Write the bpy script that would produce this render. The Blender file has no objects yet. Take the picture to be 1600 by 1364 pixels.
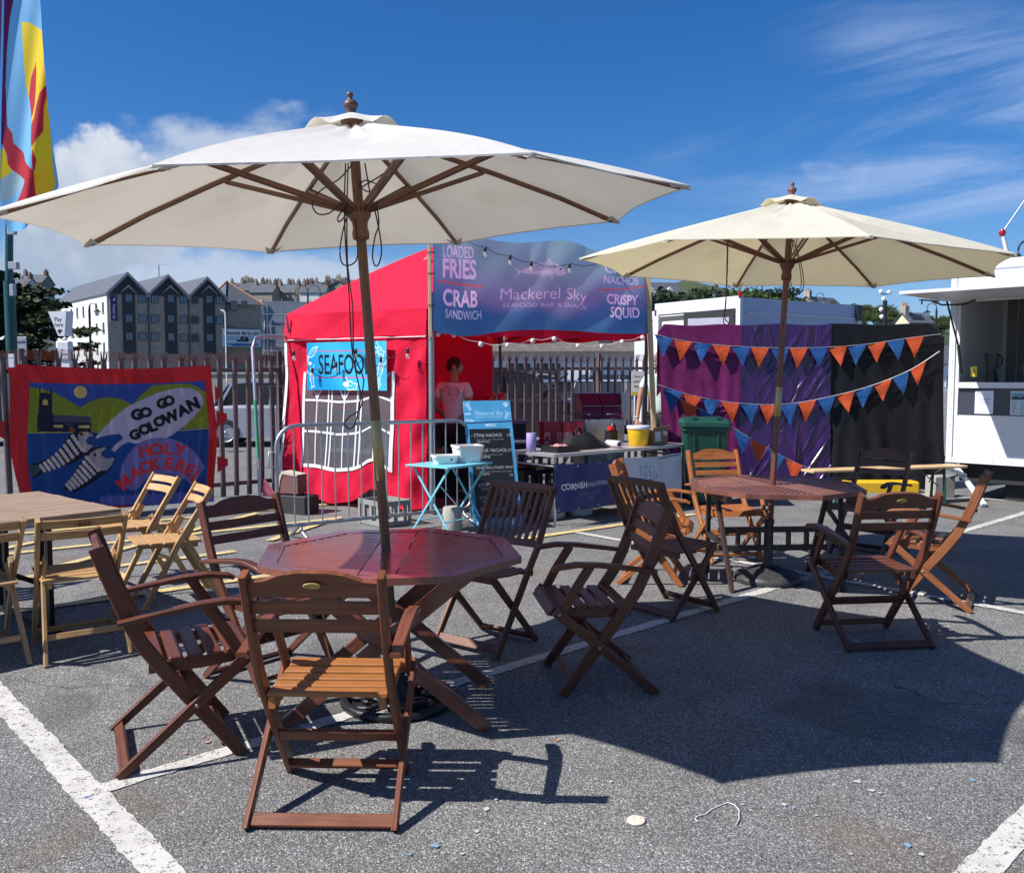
import bpy, math, random
import numpy as np
from mathutils import Vector, Matrix, Quaternion
random.seed(7); rng = np.random.default_rng(7)
C = bpy.context.scene.collection
SC = bpy.context.scene
PI = math.pi
def V(*a): return Vector(a[0] if len(a) == 1 else a)

# ------------------------------------------------------------------ camera
F = 1367.0; EYE = 1.55; PITCH = math.atan(92 / F)
cam = bpy.data.cameras.new('camera'); co = bpy.data.objects.new('camera', cam); C.objects.link(co)
co.location = (0, 0, EYE); co.rotation_euler = (PI / 2 - PITCH, 0, 0)
cam.sensor_width = 36; cam.lens = 36 * F / 1600; cam.clip_end = 3000; cam.clip_start = 0.05
SC.camera = co
def ray(u, v):
    a = (u - 800) / F; b = (682 - v) / F
    return V(a, math.cos(PITCH) + b * math.sin(PITCH), -math.sin(PITCH) + b * math.cos(PITCH))
def at(u, v, z=0.0):
    d = ray(u, v); return V(0, 0, EYE) + d * ((z - EYE) / d.z)
def atY(u, v, Y):
    d = ray(u, v); return V(0, 0, EYE) + d * (Y / d.y)
def onplane(u, v, p, n):
    d = ray(u, v); o = V(0, 0, EYE); return o + d * ((V(p) - o).dot(n) / d.dot(n))

# ------------------------------------------------------------------ sun, sky, exposure
SUNV = V(-.855, -.32, 1.0).normalized()
EL = math.asin(SUNV.z); ROT = math.atan2(SUNV.x, SUNV.y)
SKY = 0.07
SC.view_settings.view_transform = 'Standard'; SC.view_settings.look = 'None'
SC.view_settings.exposure = 0.6; SC.view_settings.gamma = 1; SC.view_settings.use_curve_mapping = False
sl = bpy.data.lights.new('sun', 'SUN'); sl.energy = 5.0; sl.angle = math.radians(.5); sl.color = (1, .965, .91)
so = bpy.data.objects.new('sun', sl); C.objects.link(so)
so.rotation_euler = (-SUNV).to_track_quat('-Z', 'Y').to_euler()
class NT:
    """tiny node-tree writer"""
    def __init__(s, nt): s.nt = nt; nt.nodes.clear()
    def n(s, t, **k):
        o = s.nt.nodes.new(t)
        for a, b in k.items(): setattr(o, a, b)
        return o
    def l(s, a, b): s.nt.links.new(a, b)
    def put(s, sock, x):
        if x is None: return
        if isinstance(x, (int, float)): sock.default_value = x
        elif isinstance(x, (tuple, list)): sock.default_value = tuple(x) + ((1,) if len(x) == 3 and len(sock.default_value) == 4 else ())
        else: s.l(x, sock)
    def m(s, op, a, b=None, c=None, clamp=False):
        o = s.n('ShaderNodeMath', operation=op, use_clamp=clamp)
        for i, x in enumerate((a, b, c)):
            if x is not None: s.put(o.inputs[i], x)
        return o.outputs[0]
    def mix(s, f, a, b, blend='MIX'):
        o = s.n('ShaderNodeMix', data_type='RGBA', blend_type=blend)
        s.put(o.inputs[0], f); s.put(o.inputs[6], a); s.put(o.inputs[7], b); return o.outputs[2]
    def ss(s, x, lo, hi):
        o = s.n('ShaderNodeMapRange', interpolation_type='SMOOTHSTEP'); s.put(o.inputs[0], x)
        o.inputs[1].default_value = lo; o.inputs[2].default_value = hi; return o.outputs[0]
    def noise(s, vec, scale, detail=4, rough=.55, dim='3D', dist=0):
        o = s.n('ShaderNodeTexNoise', noise_dimensions=dim)
        if vec is not None: s.l(vec, o.inputs['Vector'])
        o.inputs['Scale'].default_value = scale; o.inputs['Detail'].default_value = detail
        o.inputs['Roughness'].default_value = rough; o.inputs['Distortion'].default_value = dist; return o.outputs[0]
    def comb(s, x, y, z=0.):
        o = s.n('ShaderNodeCombineXYZ'); s.put(o.inputs[0], x); s.put(o.inputs[1], y); s.put(o.inputs[2], z); return o.outputs[0]
W = bpy.data.worlds.new('World'); SC.world = W; W.use_nodes = True
def build_world():
    t = NT(W.node_tree)
    sky = t.n('ShaderNodeTexSky', sky_type='NISHITA', sun_disc=False, sun_elevation=EL, sun_rotation=ROT, air_density=1.0, dust_density=.35, ozone_density=2.2)
    hs = t.n('ShaderNodeHueSaturation'); hs.inputs['Saturation'].default_value = 1.17; hs.inputs['Value'].default_value = 1.0
    t.l(t.mix(1., sky.outputs[0], (.66, .84, 1.14), 'MULTIPLY'), hs.inputs['Color'])
    tc = t.n('ShaderNodeTexCoord'); sp = t.n('ShaderNodeSeparateXYZ'); t.l(tc.outputs['Generated'], sp.inputs[0])
    y = t.m('MAXIMUM', sp.outputs[1], .08)
    az = t.m('DIVIDE', sp.outputs[0], y); el = t.m('DIVIDE', sp.outputs[2], y)
    def gauss(a0, e0, ra, re):
        a = t.m('DIVIDE', t.m('SUBTRACT', az, a0), ra); e = t.m('DIVIDE', t.m('SUBTRACT', el, e0), re)
        return t.m('POWER', 2.718, t.m('MULTIPLY', t.m('ADD', t.m('MULTIPLY', a, a), t.m('MULTIPLY', e, e)), -1.))
    vec = t.comb(az, el, 0)
    nz = t.noise(vec, 9, 9, .56, dist=.15); nz2 = t.noise(t.comb(az, t.m('MULTIPLY', el, 2.2), .7), 5, 7, .5); nf = t.noise(vec, 26, 7, .6)
    # cumulus heap at the left, softer heaps round it, a low bank along the horizon
    m1 = t.m('ADD', t.m('MULTIPLY', gauss(-.46, .205, .10, .085), 1.0), t.m('MULTIPLY', gauss(-.56, .12, .14, .05), .55))
    d1 = t.ss(t.m('ADD', m1, t.m('ADD', t.m('MULTIPLY', t.m('SUBTRACT', nz, .5), 1.5), t.m('MULTIPLY', t.m('SUBTRACT', nf, .5), .6))), .42, .66)
    m2 = t.m('ADD', t.m('MULTIPLY', gauss(-.25, .30, .13, .06), .46), t.m('ADD', t.m('MULTIPLY', gauss(-.33, .22, .16, .06), .62), t.m('MULTIPLY', gauss(-.26, .11, .30, .045), .85)))
    d2 = t.m('MULTIPLY', t.ss(t.m('ADD', m2, t.m('ADD', t.m('MULTIPLY', t.m('SUBTRACT', nz2, .5), 2.4), t.m('MULTIPLY', t.m('SUBTRACT', nf, .5), .5))), .42, .86), .82)
    # cirrus streaks at the right
    p = t.m('ADD', t.m('MULTIPLY', az, .97), t.m('MULTIPLY', el, .17)); q = t.m('SUBTRACT', t.m('MULTIPLY', el, .97), t.m('MULTIPLY', az, .17))
    st = t.noise(t.comb(t.m('MULTIPLY', p, 1.6), t.m('MULTIPLY', q, 11.), 1.3), 1.3, 8, .62, dist=.6)
    m3 = t.m('ADD', t.m('ADD', gauss(.52, .385, .30, .085), t.m('MULTIPLY', gauss(.46, .225, .34, .07), 1.2)), t.m('MULTIPLY', gauss(.66, .30, .25, .12), .5))
    d3 = t.m('MULTIPLY', t.ss(t.m('MULTIPLY', m3, t.m('ADD', t.m('MULTIPLY', t.m('SUBTRACT', st, .5), 2.2), .58)), .36, 1.15), .58)
    hz = t.m('MULTIPLY', t.ss(el, .26, -.02), .42)
    k = .82 / SKY
    base = t.mix(hz, hs.outputs[0], (.30 * k, .42 * k, .60 * k))
    shade = t.ss(t.m('ADD', t.m('MULTIPLY', t.m('SUBTRACT', el, .21), 5.), t.m('ADD', t.m('MULTIPLY', t.m('SUBTRACT', nz, .5), 1.6), t.m('MULTIPLY', t.m('SUBTRACT', nf, .5), 1.1))), -.45, .55)
    c1 = t.mix(shade, (.33 * k, .40 * k, .52 * k), (.60 * k, .64 * k, .71 * k))
    out = t.mix(d3, base, (.36 * k, .47 * k, .70 * k))
    out = t.mix(d2, out, (.46 * k, .53 * k, .65 * k))
    out = t.mix(t.m('MULTIPLY', d1, .95), out, c1)
    bg = t.n('ShaderNodeBackground'); t.l(out, bg.inputs[0]); bg.inputs[1].default_value = SKY
    wo = t.n('ShaderNodeOutputWorld'); t.l(bg.outputs[0], wo.inputs[0])
build_world()

# ------------------------------------------------------------------ materials
def lin(c):
    if isinstance(c, str): c = [int(c[i:i + 2], 16) for i in (0, 2, 4)]
    return tuple(((x / 255) / 12.92 if x / 255 <= .04045 else ((x / 255 + .055) / 1.055) ** 2.4) for x in c)
MATS = {}
def M(name, col=None, rough=.6, metal=0., var=.15, scale=6., bump=0., bscale=80., transl=0., coat=0., spec=.5, kind='plain', **kw):
    if name in MATS: return MATS[name]
    m = bpy.data.materials.new(name); m.use_nodes = True; MATS[name] = m
    t = NT(m.node_tree); out = t.n('ShaderNodeOutputMaterial'); b = t.n('ShaderNodeBsdfPrincipled')
    tc = t.n('ShaderNodeTexCoord'); O = tc.outputs['Object']
    b.inputs['Roughness'].default_value = rough; b.inputs['Metallic'].default_value = metal
    b.inputs['Specular IOR Level'].default_value = spec; b.inputs['Coat Weight'].default_value = coat; b.inputs['Coat Roughness'].default_value = .12
    colour = None
    if kind == 'wood':      # grain along UV.x, colour from the object
        oi = t.n('ShaderNodeObjectInfo'); mp = t.n('ShaderNodeMapping'); t.l(tc.outputs['UV'], mp.inputs[0])
        mp.inputs['Scale'].default_value = (2.2, 55, 1); ofs = t.comb(t.m('MULTIPLY', oi.outputs['Random'], 31.), t.m('MULTIPLY', oi.outputs['Random'], 57.)); t.l(ofs, mp.inputs['Location'])
        g = t.noise(mp.outputs[0], 1.6, 5, .6, dist=1.2); g2 = t.noise(O, 7, 4); g3 = t.noise(O, 70, 2)
        f = t.m('ADD', t.m('MULTIPLY', t.ss(g, .3, .66), .72), t.m('MULTIPLY', g2, .55))
        base = oi.outputs['Color'] if col is None else None
        if base is None:
            rg = t.n('ShaderNodeRGB'); rg.outputs[0].default_value = (*col, 1); base = rg.outputs[0]
        dk = t.mix(1., base, kw.get('dark', (.42, .36, .33)), 'MULTIPLY'); lt = t.mix(1., base, kw.get('light', (1.3, 1.25, 1.2)), 'MULTIPLY')
        colour = t.mix(f, dk, lt)
        wear = t.ss(t.noise(O, 22, 6, .7), .66, .74); colour = t.mix(t.m('MULTIPLY', wear, kw.get('wear', .34)), colour, kw.get('wearcol', (.22, .12, .08)))
        t.put(b.inputs['Roughness'], t.m('ADD', t.m('MULTIPLY', g2, .35), rough - .17))
        bp = t.n('ShaderNodeBump'); bp.inputs['Strength'].default_value = .25; bp.inputs['Distance'].default_value = .002
        t.l(t.m('ADD', g, t.m('MULTIPLY', g3, .4)), bp.inputs['Height']); t.l(bp.outputs[0], b.inputs['Normal'])
    else:
        if kind == 'pattern':
            a = t.n('ShaderNodeAttribute', attribute_name='pattern'); base = a.outputs['Color']
        elif kind == 'object':
            base = t.n('ShaderNodeObjectInfo').outputs['Color']
        else:
            rg = t.n('ShaderNodeRGB'); rg.outputs[0].default_value = (*col, 1); base = rg.outputs[0]
        nz = t.noise(O, scale, 5, .6); f = t.m('ADD', t.m('MULTIPLY', t.m('SUBTRACT', nz, .5), 2 * var), 1.)
        colour = t.mix(1., base, t.comb(f, f, f), 'MULTIPLY')
        if kw.get('dirt'):
            dn = t.ss(t.noise(O, kw.get('dscale', 3.), 8, .68), .52, .72); colour = t.mix(t.m('MULTIPLY', dn, kw['dirt']), colour, kw.get('dirtcol', (.10, .085, .07)))
        if bump:
            bp = t.n('ShaderNodeBump'); bp.inputs['Strength'].default_value = bump; bp.inputs['Distance'].default_value = kw.get('bdist', .01)
            t.l(t.noise(O, bscale, 4, .6), bp.inputs['Height']); t.l(bp.outputs[0], b.inputs['Normal'])
        if kw.get('rvar'): t.put(b.inputs['Roughness'], t.m('ADD', t.m('MULTIPLY', nz, kw['rvar']), rough - kw['rvar'] / 2, clamp=True))
    t.l(colour, b.inputs['Base Color'])
    if kw.get('emit'): b.inputs['Emission Color'].default_value = (*kw['emit'], 1); b.inputs['Emission Strength'].default_value = kw.get('es', 1)
    sh = b.outputs[0]
    if transl:
        tr = t.n('ShaderNodeBsdfTranslucent'); t.l(t.mix(1., colour, kw.get('tcol', (1, .96, .86)), 'MULTIPLY'), tr.inputs[0])
        mx = t.n('ShaderNodeMixShader'); mx.inputs[0].default_value = transl; t.l(sh, mx.inputs[1]); t.l(tr.outputs[0], mx.inputs[2]); sh = mx.outputs[0]
    if kw.get('clear') is not None:
        tr = t.n('ShaderNodeBsdfTransparent'); tr.inputs[0].default_value = (*kw.get('ccol', (1, 1, 1)), 1)
        mx = t.n('ShaderNodeMixShader'); mx.inputs[0].default_value = kw['clear']; t.l(sh, mx.inputs[1]); t.l(tr.outputs[0], mx.inputs[2]); sh = mx.outputs[0]
    t.l(sh, out.inputs[0]); return m

# ------------------------------------------------------------------ mesh helpers
def csec(w, t, ch=.003):
    a, b = w / 2, t / 2; ch = min(ch, a * .45, b * .45)
    return [(-a + ch, -b), (a - ch, -b), (a, -b + ch), (a, b - ch), (a - ch, b), (-a + ch, b), (-a, b - ch), (-a, -b + ch)]
def circ(r, n=8): return [(r * math.cos(2 * PI * i / n), r * math.sin(2 * PI * i / n)) for i in range(n)]
class MB:
    def __init__(s): s.v = []; s.f = []; s.uv = []; s.sm = []; s.mi = []
    def add(s, vs, fs, uvs=None, smooth=False, mi=0):
        o = len(s.v); s.v += [tuple(p) for p in vs]
        for i, f in enumerate(fs):
            s.f.append(tuple(o + k for k in f)); s.uv.append(uvs[i] if uvs else [(0, 0)] * len(f)); s.sm.append(smooth); s.mi.append(mi)
        return s
    def box(s, c, sz, R=None, mi=0, taper=1.):
        c = V(c); a, b, d = sz[0] / 2, sz[1] / 2, sz[2] / 2; P = []
        for z in (-1, 1):
            k = taper if z > 0 else 1.
            for x, y in ((-1, -1), (1, -1), (1, 1), (-1, 1)): P.append(V(x * a * k, y * b * k, z * d))
        if R is not None: P = [R @ p for p in P]
        P = [c + p for p in P]
        fs = [(3, 2, 1, 0), (4, 5, 6, 7), (0, 1, 5, 4), (1, 2, 6, 5), (2, 3, 7, 6), (3, 0, 4, 7)]
        dm = [(sz[0], sz[1]), (sz[0], sz[1]), (sz[0], sz[2]), (sz[1], sz[2]), (sz[0], sz[2]), (sz[1], sz[2])]
        uv = [[(0, 0), (q[0], 0), (q[0], q[1]), (0, q[1])] for q in dm]
        return s.add(P, fs, uv, mi=mi)
    def cbox(s, c, sz, R=None, ch=.006, mi=0):
        """box with chamfered vertical edges and top"""
        c = V(c); L = sz[2]; up = V(0, 1, 0); p0 = V(0, 0, -L / 2); p1 = V(0, 0, L / 2 - ch)
        sec = csec(sz[0], sz[1], ch); sec2 = csec(sz[0] - 2 * ch, sz[1] - 2 * ch, ch * .6); R = R or Matrix.Identity(3)
        vs = [c + R @ V(x, y, p0.z) for x, y in sec] + [c + R @ V(x, y, p1.z) for x, y in sec] + [c + R @ V(x, y, L / 2) for x, y in sec2]
        fs = []
        for k in range(2):
            for i in range(8): j = (i + 1) % 8; fs.append((k * 8 + i, k * 8 + j, k * 8 + 8 + j, k * 8 + 8 + i))
        fs += [tuple(range(7, -1, -1)), tuple(range(16, 24))]; return s.add(vs, fs, mi=mi)
    def sweep(s, pts, sec, up=(0, 0, 1), smooth=False, cap=True, mi=0, closed=False, scale=None, ground=False):
        pts = [V(p) for p in pts]; n = len(pts); k = len(sec); up = V(up); vs = []; us = []; L = 0.
        for i, p in enumerate(pts):
            if closed: t = pts[(i + 1) % n] - pts[i - 1]
            else: t = pts[min(i + 1, n - 1)] - pts[max(i - 1, 0)]
            t.normalize(); sd = t.cross(up)
            if sd.length < 1e-4: sd = t.cross(V(1, 0, 0))
            sd.normalize(); nr = sd.cross(t)
            if i: L += (p - pts[i - 1]).length
            f = 1.
            if 0 < i < n - 1 and not smooth:
                a = (pts[i] - pts[i - 1]).normalized(); f = 1 / max(.6, a.dot(t))
            q = scale[i] if scale else 1.
            for x, y in sec:
                w = p + sd * (x * q) + nr * (y * q * f)
                if ground and w.z < 0: w.z = 0.
                vs.append(w)
            us.append(L)
        per = [0.]
        for i in range(k): a, b = sec[i], sec[(i + 1) % k]; per.append(per[-1] + math.hypot(a[0] - b[0], a[1] - b[1]))
        fs = []; uv = []
        for i in range(n if closed else n - 1):
            i2 = (i + 1) % n; u0 = us[i]; u1 = us[i2] if i2 else L + .1
            for j in range(k):
                j2 = (j + 1) % k; fs.append((i * k + j, i * k + j2, i2 * k + j2, i2 * k + j)); uv.append([(u0, per[j]), (u0, per[j + 1]), (u1, per[j + 1]), (u1, per[j])])
        s.add(vs, fs, uv, smooth, mi)
        if cap and not closed:
            s.add(vs[:k], [tuple(range(k - 1, -1, -1))], mi=mi); s.add(vs[-k:], [tuple(range(k))], mi=mi)
        return s
    def bar(s, p0, p1, w, t, up=(0, 0, 1), ch=.003, mi=0, ground=False): return s.sweep([p0, p1], csec(w, t, ch), up, mi=mi, ground=ground)
    def tube(s, pts, r, n=8, mi=0, closed=False, cap=True, scale=None):
        pts = [V(p) for p in pts]; d = (pts[-1] - pts[0]); up = V(0, 0, 1) if abs(d.normalized().z if d.length else 0) < .8 else V(0, 1, 0)
        return s.sweep(pts, circ(r, n), up, True, cap, mi, closed, scale)
    def lathe(s, prof, n=24, c=(0, 0, 0), R=None, smooth=True, mi=0, capb=True, capt=True):
        c = V(c); vs = []; k = len(prof)
        for r, z in prof:
            for i in range(n):
                p = V(r * math.cos(2 * PI * i / n), r * math.sin(2 * PI * i / n), z); vs.append(c + (R @ p if R else p))
        fs = [(j * n + i, j * n + (i + 1) % n, (j + 1) * n + (i + 1) % n, (j + 1) * n + i) for j in range(k - 1) for i in range(n)]
        s.add(vs, fs, None, smooth, mi)
        if capb: s.add(vs[:n], [tuple(range(n - 1, -1, -1))], mi=mi)
        if capt: s.add(vs[-n:], [tuple(range(n))], mi=mi)
        return s
    def prism(s, pts, d, mi=0):
        """flat polygon pts extruded by vector d"""
        pts = [V(p) for p in pts]; d = V(d); n = len(pts)
        nr = V(0, 0, 0)
        for i in range(n): nr += pts[i].cross(pts[(i + 1) % n])
        if nr.dot(d) > 0: pts.reverse()
        vs = pts + [p + d for p in pts]
        fs = [tuple(range(n)), tuple(range(2 * n - 1, n - 1, -1))] + [(i, i + n, (i + 1) % n + n, (i + 1) % n) for i in range(n)]
        e = max(range(n), key=lambda i: (pts[i] - pts[i - 1]).length); ax = (pts[e] - pts[e - 1]).normalized(); ay = ax.cross(d.normalized())
        uv = [[((vs[k]).dot(ax), vs[k].dot(ay)) for k in f] for f in fs]
        return s.add(vs, fs, uv, mi=mi)
    def grid(s, nu, nv, fn, skip=None, smooth=True, mi=0):
        vs = [V(fn(i / nu, j / nv)) for j in range(nv + 1) for i in range(nu + 1)]
        fs = []; uv = []
        for j in range(nv):
            for i in range(nu):
                if skip and skip((i + .5) / nu, (j + .5) / nv): continue
                a = j * (nu + 1) + i; fs.append((a, a + 1, a + nu + 2, a + nu + 1)); uv.append([(i / nu, j / nv), ((i + 1) / nu, j / nv), ((i + 1) / nu, (j + 1) / nv), (i / nu, (j + 1) / nv)])
        return s.add(vs, fs, uv, smooth, mi)
    def mesh(s, name):
        me = bpy.data.meshes.new(name); me.from_pydata(s.v, [], s.f)
        ul = me.uv_layers.new(name='UVMap'); flat = [c for f in s.uv for p in f for c in p]; ul.data.foreach_set('uv', flat)
        me.polygons.foreach_set('use_smooth', s.sm); me.polygons.foreach_set('material_index', s.mi); me.update(); return me
def link(o, parent=None):
    C.objects.link(o)
    if parent is not None: o.parent = parent
    return o
def obj(name, mb, mat, parent=None, col=None, loc=None, rz=0.):
    me = mb.mesh(name) if isinstance(mb, MB) else mb
    for m in (mat if isinstance(mat, (list, tuple)) else [mat]): me.materials.append(m)
    o = link(bpy.data.objects.new(name, me), parent)
    if col is not None: o.color = (*col, 1)
    if loc is not None: o.location = loc; o.rotation_euler = (0, 0, rz)
    return o
def tag(o, label, cat, group=None, kind=None):
    if label: o['label'] = label
    if cat: o['category'] = cat
    if group: o['group'] = group
    if kind: o['kind'] = kind
    return o
def thing(name, label, cat, loc=(0, 0, 0), rz=0., group=None):
    o = link(bpy.data.objects.new(name, None)); o.empty_display_size = .1; o.location = loc; o.rotation_euler = (0, 0, rz)
    return tag(o, label, cat, group)
def struct(name, mb, mat, kind='structure'):
    o = obj(name, mb, mat); o['kind'] = kind; return o
def dup(root, loc, rz, label, group=None):
    r = root.copy(); C.objects.link(r); r.location = loc; r.rotation_euler = (0, 0, rz); r['label'] = label
    if group: r['group'] = group
    def rec(a, b):
        for ch in list(a.children):
            c = ch.copy(); C.objects.link(c); c.parent = b; rec(ch, c)
    rec(root, r); return r
def recolour(root, col, names=None):
    for ch in root.children_recursive:
        if names is None or any(ch.name.startswith(n) for n in names): ch.color = (*col, 1)

# ------------------------------------------------------------------ painted patterns (cloths, boards): one colour per vertex of a fine sheet
GLY = {}
def glyph(ch, weight=0.):
    k = (ch, weight)
    if k not in GLY:
        cu = bpy.data.curves.new('glyph', 'FONT'); cu.body = ch; cu.offset = weight; cu.resolution_u = 4
        ob = bpy.data.objects.new('glyph', cu); me = ob.to_mesh(); me.calc_loop_triangles()
        v = np.array([p.co[:2] for p in me.vertices]) if len(me.vertices) else np.zeros((0, 2)); t = [tuple(q.vertices) for q in me.loop_triangles]
        ob.to_mesh_clear(); cu2 = bpy.data.curves.new('adv', 'FONT'); cu2.body = ch + 'H'; o2 = bpy.data.objects.new('adv', cu2); m2 = o2.to_mesh()
        adv = max(p.co.x for p in m2.vertices); o2.to_mesh_clear()
        GLY[k] = [v, t, adv]
        bpy.data.objects.remove(ob); bpy.data.objects.remove(o2); bpy.data.curves.remove(cu); bpy.data.curves.remove(cu2)
    return GLY[k]
def advance(ch): return glyph(ch)[2] - glyph_h()
_hh = []
def glyph_h():
    if not _hh: v = glyph('H')[0]; _hh.append(float(v[:, 0].max())); _hh.append(float(v[:, 1].max()))
    return _hh[0]
class Canvas:
    def __init__(s, w, h, res, bg=(255, 255, 255)):
        s.w, s.h, s.k = w, h, res * 2; s.nx, s.ny = int(w * s.k), int(h * s.k)
        s.nx -= s.nx % 2; s.ny -= s.ny % 2; s.px = np.empty((s.ny, s.nx, 3), np.float32); s.px[:] = bg
    def _win(s, P, pad=0):
        a = np.floor((P.min(0) - pad) * s.k).astype(int); b = np.ceil((P.max(0) + pad) * s.k).astype(int) + 1
        x0, y0 = max(a[0], 0), max(a[1], 0); x1, y1 = min(b[0], s.nx), min(b[1], s.ny)
        if x1 <= x0 or y1 <= y0: return None
        X, Y = np.meshgrid((np.arange(x0, x1) + .5) / s.k, (np.arange(y0, y1) + .5) / s.k); return x0, y0, x1, y1, X, Y
    def _fill(s, w, m, col, a=1.):
        r = s.px[w[1]:w[3], w[0]:w[2]]; r[m] = r[m] * (1 - a) + np.array(col, np.float32) * a
    def poly(s, pts, col, a=1.):
        P = np.array(pts, float); w = s._win(P)
        if w is None: return
        X, Y = w[4], w[5]; m = np.zeros(X.shape, bool)
        for i in range(len(P)):
            x0, y0 = P[i - 1]; x1, y1 = P[i]
            if y0 == y1: continue
            m ^= ((y0 > Y) != (y1 > Y)) & (X < (x1 - x0) * (Y - y0) / (y1 - y0) + x0)
        s._fill(w, m, col, a)
    def ell(s, cx, cy, rx, ry, col, rot=0., a=1.):
        c, q = math.cos(rot), math.sin(rot); s.poly([(cx + rx * math.cos(t) * c - ry * math.sin(t) * q, cy + rx * math.cos(t) * q + ry * math.sin(t) * c) for t in np.linspace(0, 2 * PI, 29)[:-1]], col, a)
    def line(s, pts, wd, col, a=1.):
        P = np.array(pts, float)
        for i in range(len(P) - 1):
            p, q = P[i], P[i + 1]; w = s._win(np.array([p, q]), wd / 2)
            if w is None: continue
            d = q - p; L = max(1e-9, d @ d); t = np.clip(((w[4] - p[0]) * d[0] + (w[5] - p[1]) * d[1]) / L, 0, 1)
            s._fill(w, np.hypot(w[4] - p[0] - t * d[0], w[5] - p[1] - t * d[1]) < wd / 2, col, a)
    def grad(s, fn):
        X, Y = np.meshgrid((np.arange(s.nx) + .5) / s.k, (np.arange(s.ny) + .5) / s.k); s.px[:] = fn(X, Y)
    def text(s, txt, x, y, h, col, rot=0., shear=0., sx=1., anchor='c', weight=0., track=0., width=None, a=1.):
        """x, y: baseline point; h: cap height; rot in radians (positive turns down, y is down)"""
        glyph_h(); k = h / _hh[1]; adv = [advance(c) + track if c != ' ' else .32 + track for c in txt]; tot = sum(adv) * k
        if width: sx = width / tot
        tot *= sx; cx = {'c': -tot / 2, 'l': 0, 'r': -tot}[anchor]; c, q = math.cos(rot), math.sin(rot)
        for ch, ad in zip(txt, adv):
            if ch != ' ':
                v, tr, _ = glyph(ch, weight)
                if len(v):
                    px = cx + (v[:, 0] * k + v[:, 1] * k * shear) * sx; py = -v[:, 1] * k
                    P = np.stack([x + px * c - py * q, y + px * q + py * c], 1)
                    for t in tr: s.tri(P[list(t)], col, a)
            cx += ad * k * sx
    def tri(s, P, col, a=1.):
        w = s._win(P)
        if w is None: return
        X, Y = w[4], w[5]; (x0, y0), (x1, y1), (x2, y2) = P
        d = (x1 - x0) * (y2 - y0) - (x2 - x0) * (y1 - y0)
        if abs(d) < 1e-12: return
        l1 = ((X - x0) * (y2 - y0) - (x2 - x0) * (Y - y0)) / d; l2 = ((x1 - x0) * (Y - y0) - (X - x0) * (y1 - y0)) / d
        s._fill(w, (l1 >= -1e-6) & (l2 >= -1e-6) & (l1 + l2 <= 1 + 1e-6), col, a)
    def colours(s):
        p = s.px.reshape(s.ny // 2, 2, s.nx // 2, 2, 3).mean((1, 3)) / 255.
        return np.where(p <= .04045, p / 12.92, ((p + .055) / 1.055) ** 2.4)
def sheet(name, cv, fn, mat, parent=None, gain=1.):
    """fine grid over fn(u, v) (v downwards) carrying the canvas as colour attribute"""
    col = cv.colours() * gain; ny, nx = col.shape[:2]
    U, Vv = np.meshgrid((np.arange(nx) + .5) / nx, (np.arange(ny) + .5) / ny)
    U = (U - U.min()) / (U.max() - U.min()); Vv = (Vv - Vv.min()) / (Vv.max() - Vv.min())
    co_ = np.asarray(fn(U, Vv), np.float32); co_ = np.stack(np.broadcast_arrays(*co_), -1).reshape(-1, 3)
    me = bpy.data.meshes.new(name); me.vertices.add(nx * ny); me.vertices.foreach_set('co', co_.ravel())
    a = (np.arange(ny - 1)[:, None] * nx + np.arange(nx - 1)[None]).ravel(); q = np.stack([a, a + nx, a + nx + 1, a + 1], 1).astype(np.int32)
    me.loops.add(q.size); me.loops.foreach_set('vertex_index', q.ravel()); me.polygons.add(len(q))
    me.polygons.foreach_set('loop_start', np.arange(0, q.size, 4, dtype=np.int32)); me.update(calc_edges=True)
    me.polygons.foreach_set('use_smooth', np.ones(len(q), bool))
    at_ = me.color_attributes.new('pattern', 'FLOAT_COLOR', 'POINT'); at_.data.foreach_set('color', np.concatenate([col.reshape(-1, 3), np.ones((nx * ny, 1))], 1).astype(np.float32).ravel())
    me.materials.append(mat); me.validate(); return link(bpy.data.objects.new(name, me), parent)
def wob(x, y, s=0.):
    """smooth pseudo-noise -1..1, works on floats and arrays"""
    return (np.sin(x * 1.7 + s + 1.3 * np.sin(y * 1.1 + s * 2.1)) + np.sin(y * 2.3 - x * .9 + s * 1.7 + 1.1 * np.sin(x * 2.9 + s)) + .6 * np.sin(x * 4.1 + y * 3.3 + s * .7)) / 2.6
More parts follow.
